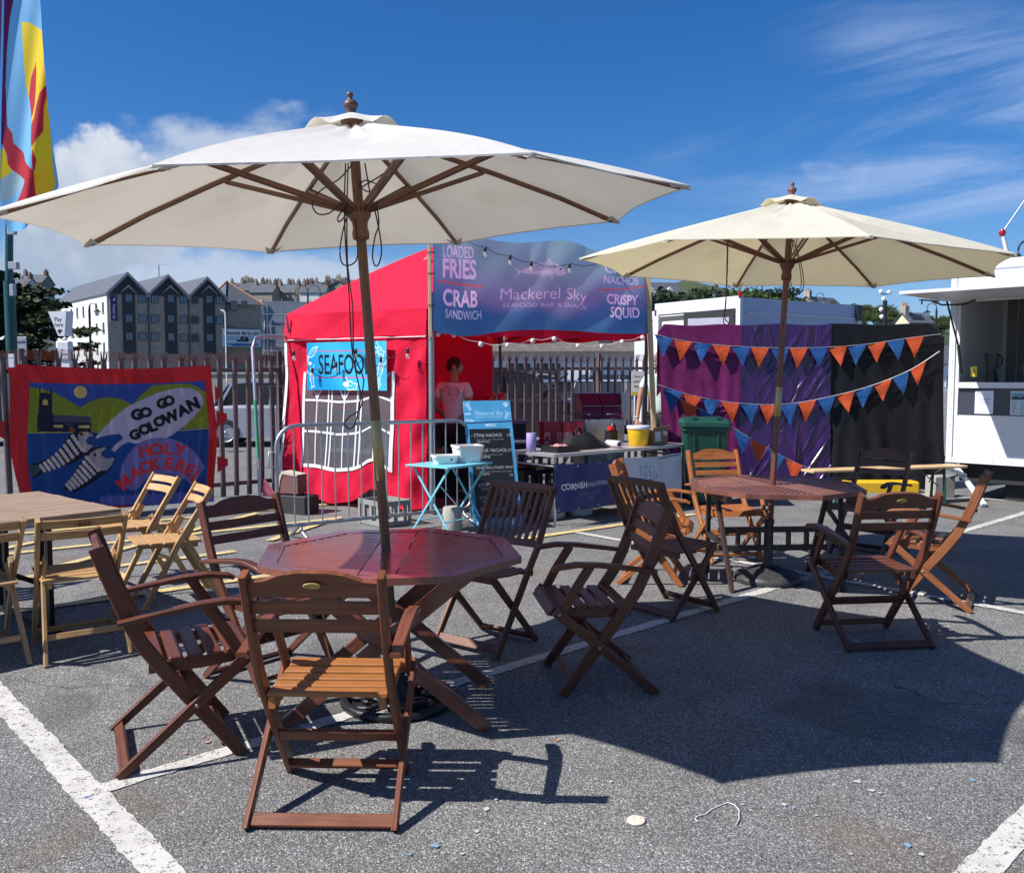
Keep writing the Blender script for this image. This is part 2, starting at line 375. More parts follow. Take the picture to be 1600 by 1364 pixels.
# ================================================================== ground and painted markings
def asphalt():
    m = bpy.data.materials.new('asphalt'); m.use_nodes = True; t = NT(m.node_tree)
    out = t.n('ShaderNodeOutputMaterial'); b = t.n('ShaderNodeBsdfPrincipled'); O = t.n('ShaderNodeTexCoord').outputs['Object']
    vo = t.n('ShaderNodeTexVoronoi', feature='F1'); t.l(O, vo.inputs['Vector']); vo.inputs['Scale'].default_value = 165
    sc = t.n('ShaderNodeSeparateColor'); t.l(vo.outputs['Color'], sc.inputs[0]); r = sc.outputs[0]; g = sc.outputs[1]
    big = t.noise(O, .55, 6, .6); mid = t.noise(O, 3.2, 6, .62); fine = t.noise(O, 240, 2)
    tone = t.m('ADD', t.m('MULTIPLY', t.m('POWER', r, 1.8), .20), .102)
    tone = t.m('ADD', tone, t.m('MULTIPLY', t.ss(g, .92, .96), .22))           # pale chips
    tone = t.m('MULTIPLY', tone, t.m('SUBTRACT', 1.12, t.m('MULTIPLY', t.ss(vo.outputs['Distance'], .35, .8), .5)))
    tone = t.m('MULTIPLY', tone, t.m('ADD', .66, t.m('MULTIPLY', big, .68))); tone = t.m('MULTIPLY', tone, t.m('ADD', .66, t.m('MULTIPLY', mid, .68)))
    crk = t.n('ShaderNodeTexVoronoi', feature='DISTANCE_TO_EDGE'); wv_ = t.n('ShaderNodeVectorMath', operation='ADD'); t.l(O, wv_.inputs[0]); nv = t.n('ShaderNodeTexNoise'); nv.inputs['Scale'].default_value = 1.8; nv.inputs['Detail'].default_value = 6; t.l(O, nv.inputs['Vector']); t.l(nv.outputs['Color'], wv_.inputs[1]); t.l(wv_.outputs[0], crk.inputs['Vector']); crk.inputs['Scale'].default_value = .34
    ck_ = t.m('MULTIPLY', t.ss(crk.outputs['Distance'], .006, .0), t.ss(big, .5, .6)); tone = t.m('MULTIPLY', tone, t.m('SUBTRACT', 1., t.m('MULTIPLY', ck_, .55)))
    col = t.mix(r, (1.03, 1.0, .96), (1.0, .985, .97)); c = t.mix(1., col, t.comb(tone, tone, tone), 'MULTIPLY')
    rust = t.ss(t.noise(O, 1.15, 5, .5, dist=.4), .56, .74); c = t.mix(t.m('MULTIPLY', rust, .48), c, (.155, .105, .07))
    oil = t.ss(t.noise(O, .8, 4, .5, dist=.8), .60, .68); c = t.mix(t.m('MULTIPLY', oil, .42), c, (.05, .048, .046))
    dust = t.ss(t.noise(O, 2.0, 7, .7), .58, .75); c = t.mix(t.m('MULTIPLY', dust, .28), c, (.27, .26, .24))
    t.l(c, b.inputs['Base Color']); t.put(b.inputs['Roughness'], t.m('ADD', .62, t.m('MULTIPLY', fine, .3))); b.inputs['Specular IOR Level'].default_value = .35
    bp = t.n('ShaderNodeBump'); bp.inputs['Strength'].default_value = .85; bp.inputs['Distance'].default_value = .004
    t.l(t.m('SUBTRACT', t.m('MULTIPLY', fine, .4), t.m('ADD', vo.outputs['Distance'], t.m('MULTIPLY', g, .5))), bp.inputs['Height']); t.l(bp.outputs[0], b.inputs['Normal'])
    t.l(b.outputs[0], out.inputs[0]); return m
def road_paint(name, col, dirt):
    m = bpy.data.materials.new(name); m.use_nodes = True; t = NT(m.node_tree)
    out = t.n('ShaderNodeOutputMaterial'); b = t.n('ShaderNodeBsdfPrincipled'); O = t.n('ShaderNodeTexCoord').outputs['Object']
    n1 = t.noise(O, 130, 4, .6); n2 = t.noise(O, 4, 6, .65); n3 = t.noise(O, 26, 5, .65)
    c = t.mix(t.m('MULTIPLY', t.ss(n2, .42, .75), .55), col, dirt); c = t.mix(t.m('MULTIPLY', t.ss(n3, .5, .75), .3), c, dirt)
    t.l(c, b.inputs['Base Color']); b.inputs['Roughness'].default_value = .7
    bp = t.n('ShaderNodeBump'); bp.inputs['Strength'].default_value = .6; bp.inputs['Distance'].default_value = .003; t.l(n1, bp.inputs['Height']); t.l(bp.outputs[0], b.inputs['Normal'])
    tr = t.n('ShaderNodeBsdfTransparent'); mx = t.n('ShaderNodeMixShader')      # worn-through spots show the asphalt below
    t.put(mx.inputs[0], t.m('MULTIPLY', t.ss(t.m('ADD', n1, t.m('MULTIPLY', t.m('SUBTRACT', n3, .5), .9)), .58, .66), .85)); t.l(b.outputs[0], mx.inputs[1]); t.l(tr.outputs[0], mx.inputs[2]); t.l(mx.outputs[0], out.inputs[0]); return m
g = MB(); g.add([(-700, -30, 0), (700, -30, 0), (700, 900, 0), (-700, 900, 0)], [(0, 1, 2, 3)]); struct('ground', g, asphalt())
WHITEP = road_paint('white_road_paint', (.52, .505, .47), (.25, .235, .21)); YELP = road_paint('yellow_road_paint', (.60, .46, .20), (.34, .29, .20))
def strip(name, p, q, w, mat, z=.004):
    p, q = V(p[0], p[1], z), V(q[0], q[1], z); d = q - p; L = d.length; d.normalize(); s = V(-d.y, d.x, 0); n = max(2, int(L / .035)); mb = MB(); vs = []
    for i in range(n + 1):
        for sg in (-1, 1): vs.append(p + d * (L * i / n) + s * (sg * (w / 2 + random.uniform(-.006, .006))))
    return struct(name, mb.add(vs, [(2 * i, 2 * i + 2, 2 * i + 3, 2 * i + 1) for i in range(n)]), mat)
strip('white_line', (-6.2, 8.16), (.8, .6), .115, WHITEP)                           # bay line, near left
strip('white_line', (-1.575, 3.185), (9.3, 13.06), .085, WHITEP, .0045)
strip('white_line', (.62, 8.7), (6.2, 2.55), .085, WHITEP, .008)
strip('white_line', (.35, 1.62), (3.3, 4.35), .105, WHITEP)
strip('white_line', (5.25, 11.65), (6.9, 10.6), .09, WHITEP)
yd = V(.79, .613)
for x, y, a, b, w in ((-3.94, 9.3, -3.0, 2.6, .1), (-4.47, 7.55, -1.5, 3.2, .1), (-.38, 7.93, -3.6, 3.1, .1), (-4.2, 6.35, -1.6, 2.2, .1)):
    strip('yellow_line', (x + yd.x * a, y + yd.y * a), (x + yd.x * b, y + yd.y * b), w, YELP, .012)
for p, q in (((-5.0, 6.6), (-4.1, 9.2)), ((-3.7, 7.1), (-2.9, 9.9)), ((-2.3, 8.2), (-1.9, 9.6))): strip('yellow_line', p, q, .09, YELP, .016)
# chalky splashes, crumbs and scraps on the tarmac
def splat(x, y, r, mat, n=30, z=.005, k=.38):
    mb = MB(); ph = random.random() * 9; mb.add([(x, y, z)] + [(x + r * (1 + k * wob(2 * math.sin(2 * PI * i / 30) + ph, 2 * math.cos(2 * PI * i / 30), ph)) * math.cos(2 * PI * i / n), y + r * (1 + k * wob(2 * math.sin(2 * PI * i / 30) + ph, 2 * math.cos(2 * PI * i / 30), ph)) * math.sin(2 * PI * i / n), z) for i in range(n)], [(0, 1 + i, 1 + (i + 1) % n) for i in range(n)])
    return struct('paint_splash', mb, mat)
CHK = M('chalk_spill', (.40, .41, .41), .9, var=.4, scale=90); CHB = M('blue_spill', (.17, .27, .36), .9, var=.4, scale=90); CHR = M('pink_spill', (.42, .22, .2), .9, var=.4, scale=90)
for u, v, r, m in ((760, 1265, .018, CHK), (775, 1250, .012, CHK), (745, 1300, .014, CHK), (680, 1322, .02, CHB), (640, 1336, .013, CHB), (722, 1335, .012, CHK), (1308, 1020, .035, CHB), (1340, 1003, .03, CHK), (1160, 1258, .01, CHK),
                   (1225, 1258, .018, CHK), (1240, 1263, .012, CHB), (1340, 1222, .022, CHK), (1362, 1236, .02, CHK), (1275, 1275, .01, CHK), (1418, 1322, .02, CHB), (1440, 1336, .016, CHK), (1452, 1280, .012, CHK), (135, 1247, .012, M('blue_tape', (.05, .1, .4), .6)), (325, 1160, .02, CHR), (290, 1178, .015, CHR), (318, 1152, .012, CHR),
                   (1065, 1165, .012, CHB), (1545, 1140, .02, CHB), (1375, 1240, .012, CHK), (985, 1052, .012, CHK), (1330, 1335, .01, CHK), (1520, 1220, .016, CHB), (955, 1222, .012, CHK), (440, 1190, .01, CHK), (1480, 1155, .014, CHK)):
    p = at(u, v); splat(p.x, p.y, r * .62, m)
p = at(994, 1283); mb = MB(); n = 20; vs = []
sq = lambda a: .033 / (abs(math.cos(a)) ** 4 + abs(math.sin(a)) ** 4) ** .25
mb.lathe([(.030, 0), (.033, .002), (.033, .006), (.030, .008)], 20)
for a in (.6, 2.2, 3.8, 5.3): mb.lathe([(.0045, .0081), (.0045, .0095), (.003, .0098)], 8, (.016 * math.cos(a), .016 * math.sin(a), 0))
tag(obj('button_disc', mb, M('cream_plastic', (.62, .54, .44), .5), loc=p), 'small cream disc with four dots lying on the tarmac', 'litter')
mb = MB(); pts = [at(*q, .004) for q in ((1090, 1283), (1086, 1279), (1091, 1274), (1102, 1272), (1112, 1264), (1125, 1258), (1137, 1253), (1148, 1257), (1155, 1265), (1155, 1280), (1150, 1288))]
mb.tube(pts, .0022, 5); tag(obj('string_scrap', mb, M('white_string', (.6, .6, .6), .8)), 'loose white string curled on the sunlit tarmac', 'string')
for i, (u, v) in enumerate(((650, 1030), (657, 1033), (1398, 1118), (960, 1110), (872, 1157), (800, 1142))):
    p = at(u, v); mb = MB(); mb.grid(4, 3, lambda a, b: (.022 * (a - .5), .015 * (b - .5), .004 + .004 * abs(wob(a * 3, b * 3, i))))
    tag(obj('dry_leaf', mb, M('dry_leaf', (.38, .22, .11), .8), loc=p, rz=i), 'curled dry leaf fragment lying on the tarmac', 'leaf', 'scraps of leaf on the tarmac')

# ================================================================== wooden chairs
WOOD = M('varnished_wood', None, .42, kind='wood', coat=.08, spec=.35)
WOODR = M('raw_wood', None, .6, kind='wood', wear=.5, wearcol=(.45, .35, .22))
DARK = (.105, .032, .016); TEAK = (.30, .108, .034); MID = (.150, .048, .022); PALE = (.43, .255, .11)
BOLT = M('dull_bolt', (.35, .30, .24), .4, .8)
def armchair(label, group):
    t = thing('folding_armchair', label, 'armchair', group=group); P = lambda n, mb: obj(n, mb, WOOD, t, DARK)
    for s in (-1, 1):
        x = s * .228
        P('back_post', MB().sweep([(x, -.300, .905), (x, -.238, .725), (x, -.198, .62), (x, -.15, .515), (x, -.075, .405), (x, .06, .222), (x, .218, 0)], csec(.024, .056, .004), (0, 1, .3), ground=True))
        xl = s * .256
        lg = MB().bar((xl, .262, .432), (xl, -.246, 0), .022, .050, (0, 1, -1), .004, ground=True)
        for y_, z_ in ((.045, .247), (.245, .418)): lg.lathe([(.0085, 0), (.0085, .0025), (.005, .0035)], 10, (xl + s * .011, y_, z_), Matrix.Rotation(s * PI / 2, 3, 'Y'), mi=1)
        obj('leg', lg, [WOOD, BOLT], t, DARK)
        xa = s * .262; mb = MB()
        mb.sweep([(xa, -.235, .612), (xa, -.1, .632), (xa, .05, .652), (xa, .16, .657), (xa, .25, .645), (xa, .278, .632)], csec(.050, .023, .006), (0, 0, 1), scale=[.8, .9, 1, 1.05, 1, .8])
        mb.lathe([(.009, -.03), (.009, .003), (.006, .005)], 10, (x + s * .032, -.205, .616), Matrix.Rotation(s * PI / 2, 3, 'Y')); P('armrest', mb)
        P('arm_support', MB().sweep([(s * .246, .088, .648), (s * .244, .17, .52), (s * .238, .232, .405)], csec(.022, .044, .004), (0, 1, .5)))
    mb = MB()
    for s in (-1, 1): mb.sweep([(s * .196, -.125, .405), (s * .196, .08, .402), (s * .196, .272, .418)], csec(.024, .045, .004))
    for i in range(5):
        y = -.095 + i * .073; mb.cbox((0, y, .433 + .012 * (y / .27) ** 2), (.432, .054, .017), None, .004)
    mb.sweep([(-.222, .262, .432), (.222, .262, .432)], [(-.034, -.028), (.0, .010), (.03, .012), (.046, 0), (.05, -.016), (.046, -.03), (.03, -.034)], (0, 0, 1)); P('seat', mb)
    # back: bowed top rail and two slats set between the posts
    A = V(0, -.300, .905); B = V(0, -.198, .62); d = (A - B).normalized(); nrm = V(0, d.z, -d.y)
    def bp(x, h): q = B + d * h; return V(x, q.y, q.z)
    top = [bp(-.217, .218)] + [bp(.217, .218)] + [bp(.217, .274), bp(.165, .279), bp(.11, .302), bp(.05, .312), bp(-.05, .312), bp(-.11, .302), bp(-.165, .279), bp(-.217, .274)]
    P('top_rail', MB().prism([p - nrm * .011 for p in top], nrm * .022))
    for h in (.172, .098): P('back_slat', MB().prism([p - nrm * .008 for p in (bp(-.217, h - .022), bp(.217, h - .022), bp(.217, h + .022), bp(-.217, h + .022))], nrm * .016))
    P('crossbar', MB().bar((-.245, -.222, .028), (.245, -.222, .028), .046, .018, V(0, .64, -.76)))
    P('crossbar', MB().bar((-.216, .160, .058), (.216, .160, .058), .018, .035, V(0, .82, .57)))
    P('crossbar', MB().bar((-.216, .034, .225), (.216, .034, .225), .055, .018, V(0, .82, .57)))
    return t
def slat_chair(label, group):
    t = thing('slatted_folding_chair', label, 'chair', group=group); P = lambda n, mb: obj(n, mb, WOOD, t, DARK)
    for s in (-1, 1):
        x = s * .224
        P('back_post', MB().sweep([(x, -.342, .885), (x, -.19, .58), (x, -.085, .44), (x, .222, 0)], csec(.022, .046, .004), (0, 1, .4), ground=True))
        P('leg', MB().bar((s * .196, .205, .435), (s * .196, -.205, 0), .022, .046, (0, 1, -1), .004, ground=True))
    mb = MB()
    for i in range(8): x = -.168 + i * .048; mb.sweep([(x, -.15, .43), (x, .03, .432), (x, .215, .45)], csec(.033, .014, .003))
    mb.bar((-.20, .222, .440), (.20, .222, .440), .03, .042, ch=.006); mb.bar((-.205, -.15, .415), (.205, -.15, .415), .025, .03); P('seat', mb)
    A = V(0, -.342, .885); B = V(0, -.19, .58); d = (A - B).normalized()
    P('top_rail', MB().sweep([A + V(x, 0, .006 - .008 * (abs(x) / .24) ** 2) for x in (-.243, -.12, 0, .12, .243)], csec(.030, .048, .008), d))
    P('lower_rail', MB().bar(B + V(-.213, 0, 0), B + V(.213, 0, 0), .022, .042, d))
    for i in range(8):
        x = -.172 + i * .0492; P('back_slat', MB().bar(B + d * .02 + V(x, 0, 0), A - d * .022 + V(x * 1.06, 0, 0), .026, .012, (0, 1, .45)))
    P('crossbar', MB().bar((-.186, -.178, .035), (.186, -.178, .035), .045, .018, V(0, .7, -.7)))
    P('crossbar', MB().bar((-.213, .19, .05), (.213, .19, .05), .05, .018, V(0, .8, .57)))
    return t
def deck_chair(label, group):
    t = thing('plain_folding_chair', label, 'chair', group=group); P = lambda n, mb: obj(n, mb, WOODR, t, PALE)
    for s in (-1, 1):
        x = s * .208; P('back_post', MB().sweep([(x * 1.06, -.232, .79), (x, .0, .42), (x, .222, 0)], csec(.024, .04, .004), (0, 1, .5), ground=True))
        P('leg', MB().bar((s * .178, -.02, .52), (s * .212, -.285, 0), .022, .042, (0, 1, -.3), .004, ground=True))
        mb = MB().bar((s * .178, -.105, .555), (s * .182, -.02, .40), .016, .05, (0, 1, .4)); mb.lathe([(.012, -.012), (.012, .012), (.008, .015)], 10, (s * .196, -.03, .505), Matrix.Rotation(s * PI / 2, 3, 'Y')); P('hinge_block', mb)
    mb = MB()
    for s in (-1, 1): mb.bar((s * .16, -.14, .405), (s * .16, .245, .425), .022, .03)
    for i in range(5): y = -.125 + i * .086; mb.cbox((0, y, .432 + .0005 * i * 4), (.40, .074, .014), None, .003)
    P('seat', mb); A = V(0, -.232, .79); d = (A - V(0, 0, .42)).normalized()
    for k, h in enumerate((-.038, -.118)):
        P('back_slat', MB().sweep([A + d * (h if k == 0 else h) + V(x, -.028 * (1 - (x / .21) ** 2), 0) for x in (-.212, -.11, 0, .11, .212)], csec(.012, .056, .004), d))
    P('crossbar', MB().bar((-.2, .18, .085), (.2, .18, .085), .036, .016, V(0, .88, .47))); P('crossbar', MB().bar((-.19, -.215, .14), (.19, -.215, .14), .034, .016, V(0, .88, -.47)))
    return t
G1 = 'folding armchairs round the two octagonal tables'; G2 = 'slatted folding chairs at the octagonal tables'; G3 = 'pale folding chairs round the plank table'
def put(t, x, y, r): t.location = (x, y, 0); t.rotation_euler = (0, 0, r); return t
c1 = put(armchair('brown armchair with sunlit-tinted slatted seat, its oval badge on the back, nearest the camera', G1), -.650, 3.141, -.026)
recolour(c1, MID); recolour(c1, (.36, .145, .045), ['seat'])  # seat lighter than the frame: sunlight on it is put into the colour
mb = MB(); mb.lathe([(.03, -.001), (.03, .0012), (.026, .002)], 20); R = Matrix.Rotation(math.atan2(.285, .102), 4, 'X')
bd = obj('maker_badge', mb, M('gold_badge', (.35, .22, .06), .4, var=.5, scale=120), c1); bd.location = (.0, -.2972 - .0105, .867); bd.rotation_euler = (math.radians(90 + 20), 0, 0); bd.scale = (1, .4, 1)
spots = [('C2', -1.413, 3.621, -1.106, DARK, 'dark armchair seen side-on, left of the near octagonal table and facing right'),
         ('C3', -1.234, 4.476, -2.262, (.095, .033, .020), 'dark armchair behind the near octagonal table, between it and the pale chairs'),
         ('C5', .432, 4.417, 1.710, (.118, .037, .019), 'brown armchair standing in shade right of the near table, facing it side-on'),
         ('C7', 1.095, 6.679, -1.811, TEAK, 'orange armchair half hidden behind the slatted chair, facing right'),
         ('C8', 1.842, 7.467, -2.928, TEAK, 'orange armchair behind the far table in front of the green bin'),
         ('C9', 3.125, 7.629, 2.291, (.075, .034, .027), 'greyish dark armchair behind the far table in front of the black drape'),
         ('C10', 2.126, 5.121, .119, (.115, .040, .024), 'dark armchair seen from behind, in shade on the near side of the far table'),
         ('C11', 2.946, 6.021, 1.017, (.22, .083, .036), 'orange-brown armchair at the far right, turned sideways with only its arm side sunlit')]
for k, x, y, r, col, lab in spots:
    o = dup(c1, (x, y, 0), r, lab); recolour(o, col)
    if k in ('C2', 'C7', 'C8', 'C9', 'C3'):
        for ch in list(o.children):
            if ch.name.startswith('maker_badge'): bpy.data.objects.remove(ch)
s4 = put(slat_chair('brown chair with vertical back slats at the right rear of the near table', G2), -.137, 5.024, 2.509); recolour(s4, (.13, .047, .027))
s6 = dup(s4, (1.052, 5.751, 0), -.904, 'dark chair with vertical back slats tucked at the left of the far table'); recolour(s6, (.115, .039, .022))
f1 = put(deck_chair('pale folding chair with dark lettering on its back rail, at the plank table corner', G3), -2.49, 4.95, .62)
cv = Canvas(.10, .03, 900, (150, 108, 52)); cv.text('B+S', .05, .028, .027, (45, 25, 15), weight=.015)
recolour(f1, (.36, .22, .095))
f2 = dup(f1, (-2.372, 6.032, 0), 2.133, 'pale folding chair facing left, nearer of the two beside the painted fish banner')
f3 = dup(f1, (-2.862, 6.642, 0), 2.361, 'pale folding chair behind its twin, closest to the painted fish banner'); recolour(f2, PALE); recolour(f3, (.46, .28, .125))
f4 = dup(f1, (-3.95, 6.05, 0), -2.5, 'weathered folding chair whose top rail shows behind the plank table'); recolour(f4, (.33, .22, .13))
f5 = dup(f1, (-2.955, 4.70, 0), .75, 'pale folding chair cut by the left edge of the view, only one leg seen'); recolour(f5, (.36, .24, .13))
lt = sheet('lettering', cv, lambda u, v: ((u - .5) * .10, -.2607 + 0 * u, .752 + .0257 * (.5 - v)), M('stencil_paint', None, .7, kind='pattern', var=.1), f1); lt.location = (0, -.0122, 0)
lt.rotation_euler = (0, 0, 0)

# ================================================================== octagonal tables
def octa(R, rot, n=8): return [V(R * math.cos(rot + i * PI / 4), R * math.sin(rot + i * PI / 4), 0) for i in range(n)]
TW = M('table_wood', None, .26, kind='wood', coat=.4, wear=.2, wearcol=(.26, .11, .08)); TW2 = M('worn_table_wood', None, .42, kind='wood', coat=.15, wear=.75, wearcol=(.42, .30, .25), light=(1.7, 1.6, 1.5))
def clip_oct(y, R, rot, dirx):
    """extent of the octagon along unit dirx at offset y along its left normal"""
    d = dirx; nrm = V(-d.y, d.x, 0); O = octa(R, rot); xs = []
    for i in range(8):
        a, b = O[i - 1], O[i]; ya, yb = a.dot(nrm), b.dot(nrm)
        if (ya - y) * (yb - y) < 0: k = (y - ya) / (yb - ya); xs.append((a + (b - a) * k).dot(d))
    return (min(xs), max(xs)) if len(xs) >= 2 else None
def table_near():
    t = thing('octagonal_table', 'dark red octagonal slatted table under the nearer parasol', 'table', (-.566, 4.042, 0)); R, rot = .625, -.224; tz = .745
    col = (.155, .058, .038); P = lambda n, mb, m=TW, c=col: obj(n, mb, m, t, c)
    O = octa(R, rot); I = octa(R - .085, rot); mb = MB()
    for i in range(8):
        j = (i + 1) % 8; q = [O[i] + V(0, 0, tz - .03), O[j] + V(0, 0, tz - .03), I[j] + V(0, 0, tz - .03), I[i] + V(0, 0, tz - .03)]
        k = .0006; c = sum(q, V(0, 0, 0)) / 4; q = [c + (p - c) * .9985 for p in q]; mb.prism(q, V(0, 0, .03))
    P('rim', mb); d = V(math.cos(.02), math.sin(.02), 0); nr = V(-d.y, d.x, 0); Ri = R - .0865
    mb = MB(); a, b = clip_oct(0, Ri, rot, nr); mb.prism([d * -.075 + nr * a * .985, d * .075 + nr * a * .985, d * .075 + nr * b * .985, d * -.075 + nr * b * .985], V(0, 0, .024))
    for i in range(len(mb.v)): mb.v[i] = (mb.v[i][0], mb.v[i][1], mb.v[i][2] + tz - .026)
    P('centre_plank', mb); mb = MB(); y = -Ri * .9
    while y < Ri * .92:
        e = clip_oct(y, Ri, rot, d)
        if e:
            for lo, hi in ((e[0] + .004, -.081), (.081, e[1] - .004)):
                if hi - lo > .03: mb.bar(d * lo + nr * y + V(0, 0, tz - .010), d * hi + nr * y + V(0, 0, tz - .010), .0335, .016, ch=.003)
        y += .0425
    P('slat_panel', mb); mb = MB()
    for y in (-.3, .3): mb.bar(d * -.42 + nr * y + V(0, 0, tz - .036), d * .42 + nr * y + V(0, 0, tz - .036), .04, .028)
    P('under_batten', mb)
    for yy, s1 in ((-.27, 1), (.27, 1)):
        for s, off in ((1, -.028), (-1, .028)):
            P('leg', MB().bar(d * (-.37 * s) + nr * (yy + off) + V(0, 0, .70), d * (.445 * s) + nr * (yy + off) + V(0, 0, 0), .032, .082, d + V(0, 0, .1), .005, ground=True))
    P('leg_brace', MB().bar(d * .04 + nr * -.27 + V(0, 0, .32), d * .04 + nr * .27 + V(0, 0, .32), .03, .05))
    return t
table_near()
def table_far():
    t = thing('octagonal_table', 'worn brown octagonal table with herringbone top under the further parasol', 'table', (1.983, 6.584, 0)); R, rot = .665, -.573; tz = .745
    col = (.125, .05, .036); P = lambda n, mb, m=TW2, c=col: obj(n, mb, m, t, c); O = octa(R, rot); I = octa(R - .055, rot); mb = MB()
    for i in range(8):
        j = (i + 1) % 8; q = [O[i], O[j], I[j], I[i]]; c = sum(q, V(0, 0, 0)) / 4; mb.prism([c + (p - c) * .998 + V(0, 0, tz - .034) for p in q], V(0, 0, .034))
    P('rim', mb); mb = MB(); c0 = V(math.cos(rot), math.sin(rot), 0); Ri = R - .057
    for q in range(4):          # four panels of slats set in a herringbone
        ax = V(math.cos(.25 + q * PI / 2), math.sin(.25 + q * PI / 2), 0); ay = V(-ax.y, ax.x, 0); sd = (ax + ay).normalized(); sn = V(-sd.y, sd.x, 0)
        y = -Ri
        while y < Ri:
            e = clip_oct(y, Ri, rot, sd)
            if e:
                lo, hi = e
                for nn in (ax, ay):          # clip to the quadrant
                    k = sd.dot(nn); c = sn.dot(nn) * y - .006
                    if abs(k) > 1e-6:
                        if k > 0: lo = max(lo, -c / k)
                        else: hi = min(hi, -c / k)
                    elif c < 0: hi = lo
                if hi - lo > .02: mb.bar(sd * (lo + .003) + sn * y + V(0, 0, tz - .013), sd * (hi - .003) + sn * y + V(0, 0, tz - .013), .034, .020, ch=.003)
            y += .041
    P('slat_panel', mb); blk = M('dark_stained_wood', None, .45, kind='wood'); dk = (.022, .016, .014); d = V(1, .05, 0).normalized(); nr = V(-d.y, d.x, 0)
    for s in (-1, 1):
        for k in (-1, 1):
            P('leg', MB().bar(d * (s * .47) + nr * (k * .10) + V(0, 0, .71), d * (s * .41) + nr * (k * .33) + V(0, 0, 0), .045, .03, d, .004, ground=True), blk, (.05, .028, .02) if (s, k) == (-1, -1) else dk)  # near left leg browner, the sun on it painted into its colour
        P('apron', MB().bar(d * (s * .47) - nr * .42 + V(0, 0, .685), d * (s * .47) + nr * .42 + V(0, 0, .685), .04, .05), blk, dk)
    mb = MB()
    for z in (.40, .26): mb.bar(d * -.42 + V(0, 0, z), d * .42 + V(0, 0, z), .03, .042)
    for x in (-.27, -.11, .12, .26): mb.bar(d * x + V(0, 0, .378), d * x + V(0, 0, .282), .06, .022, d)
    P('lower_rail', mb, blk, dk)
    for s in (-1, 1): P('leg_spreader', MB().bar(d * (s * .435) - nr * .21 + V(0, 0, .33), d * (s * .435) + nr * .21 + V(0, 0, .33), .03, .045), blk, dk)
    return t
table_far()

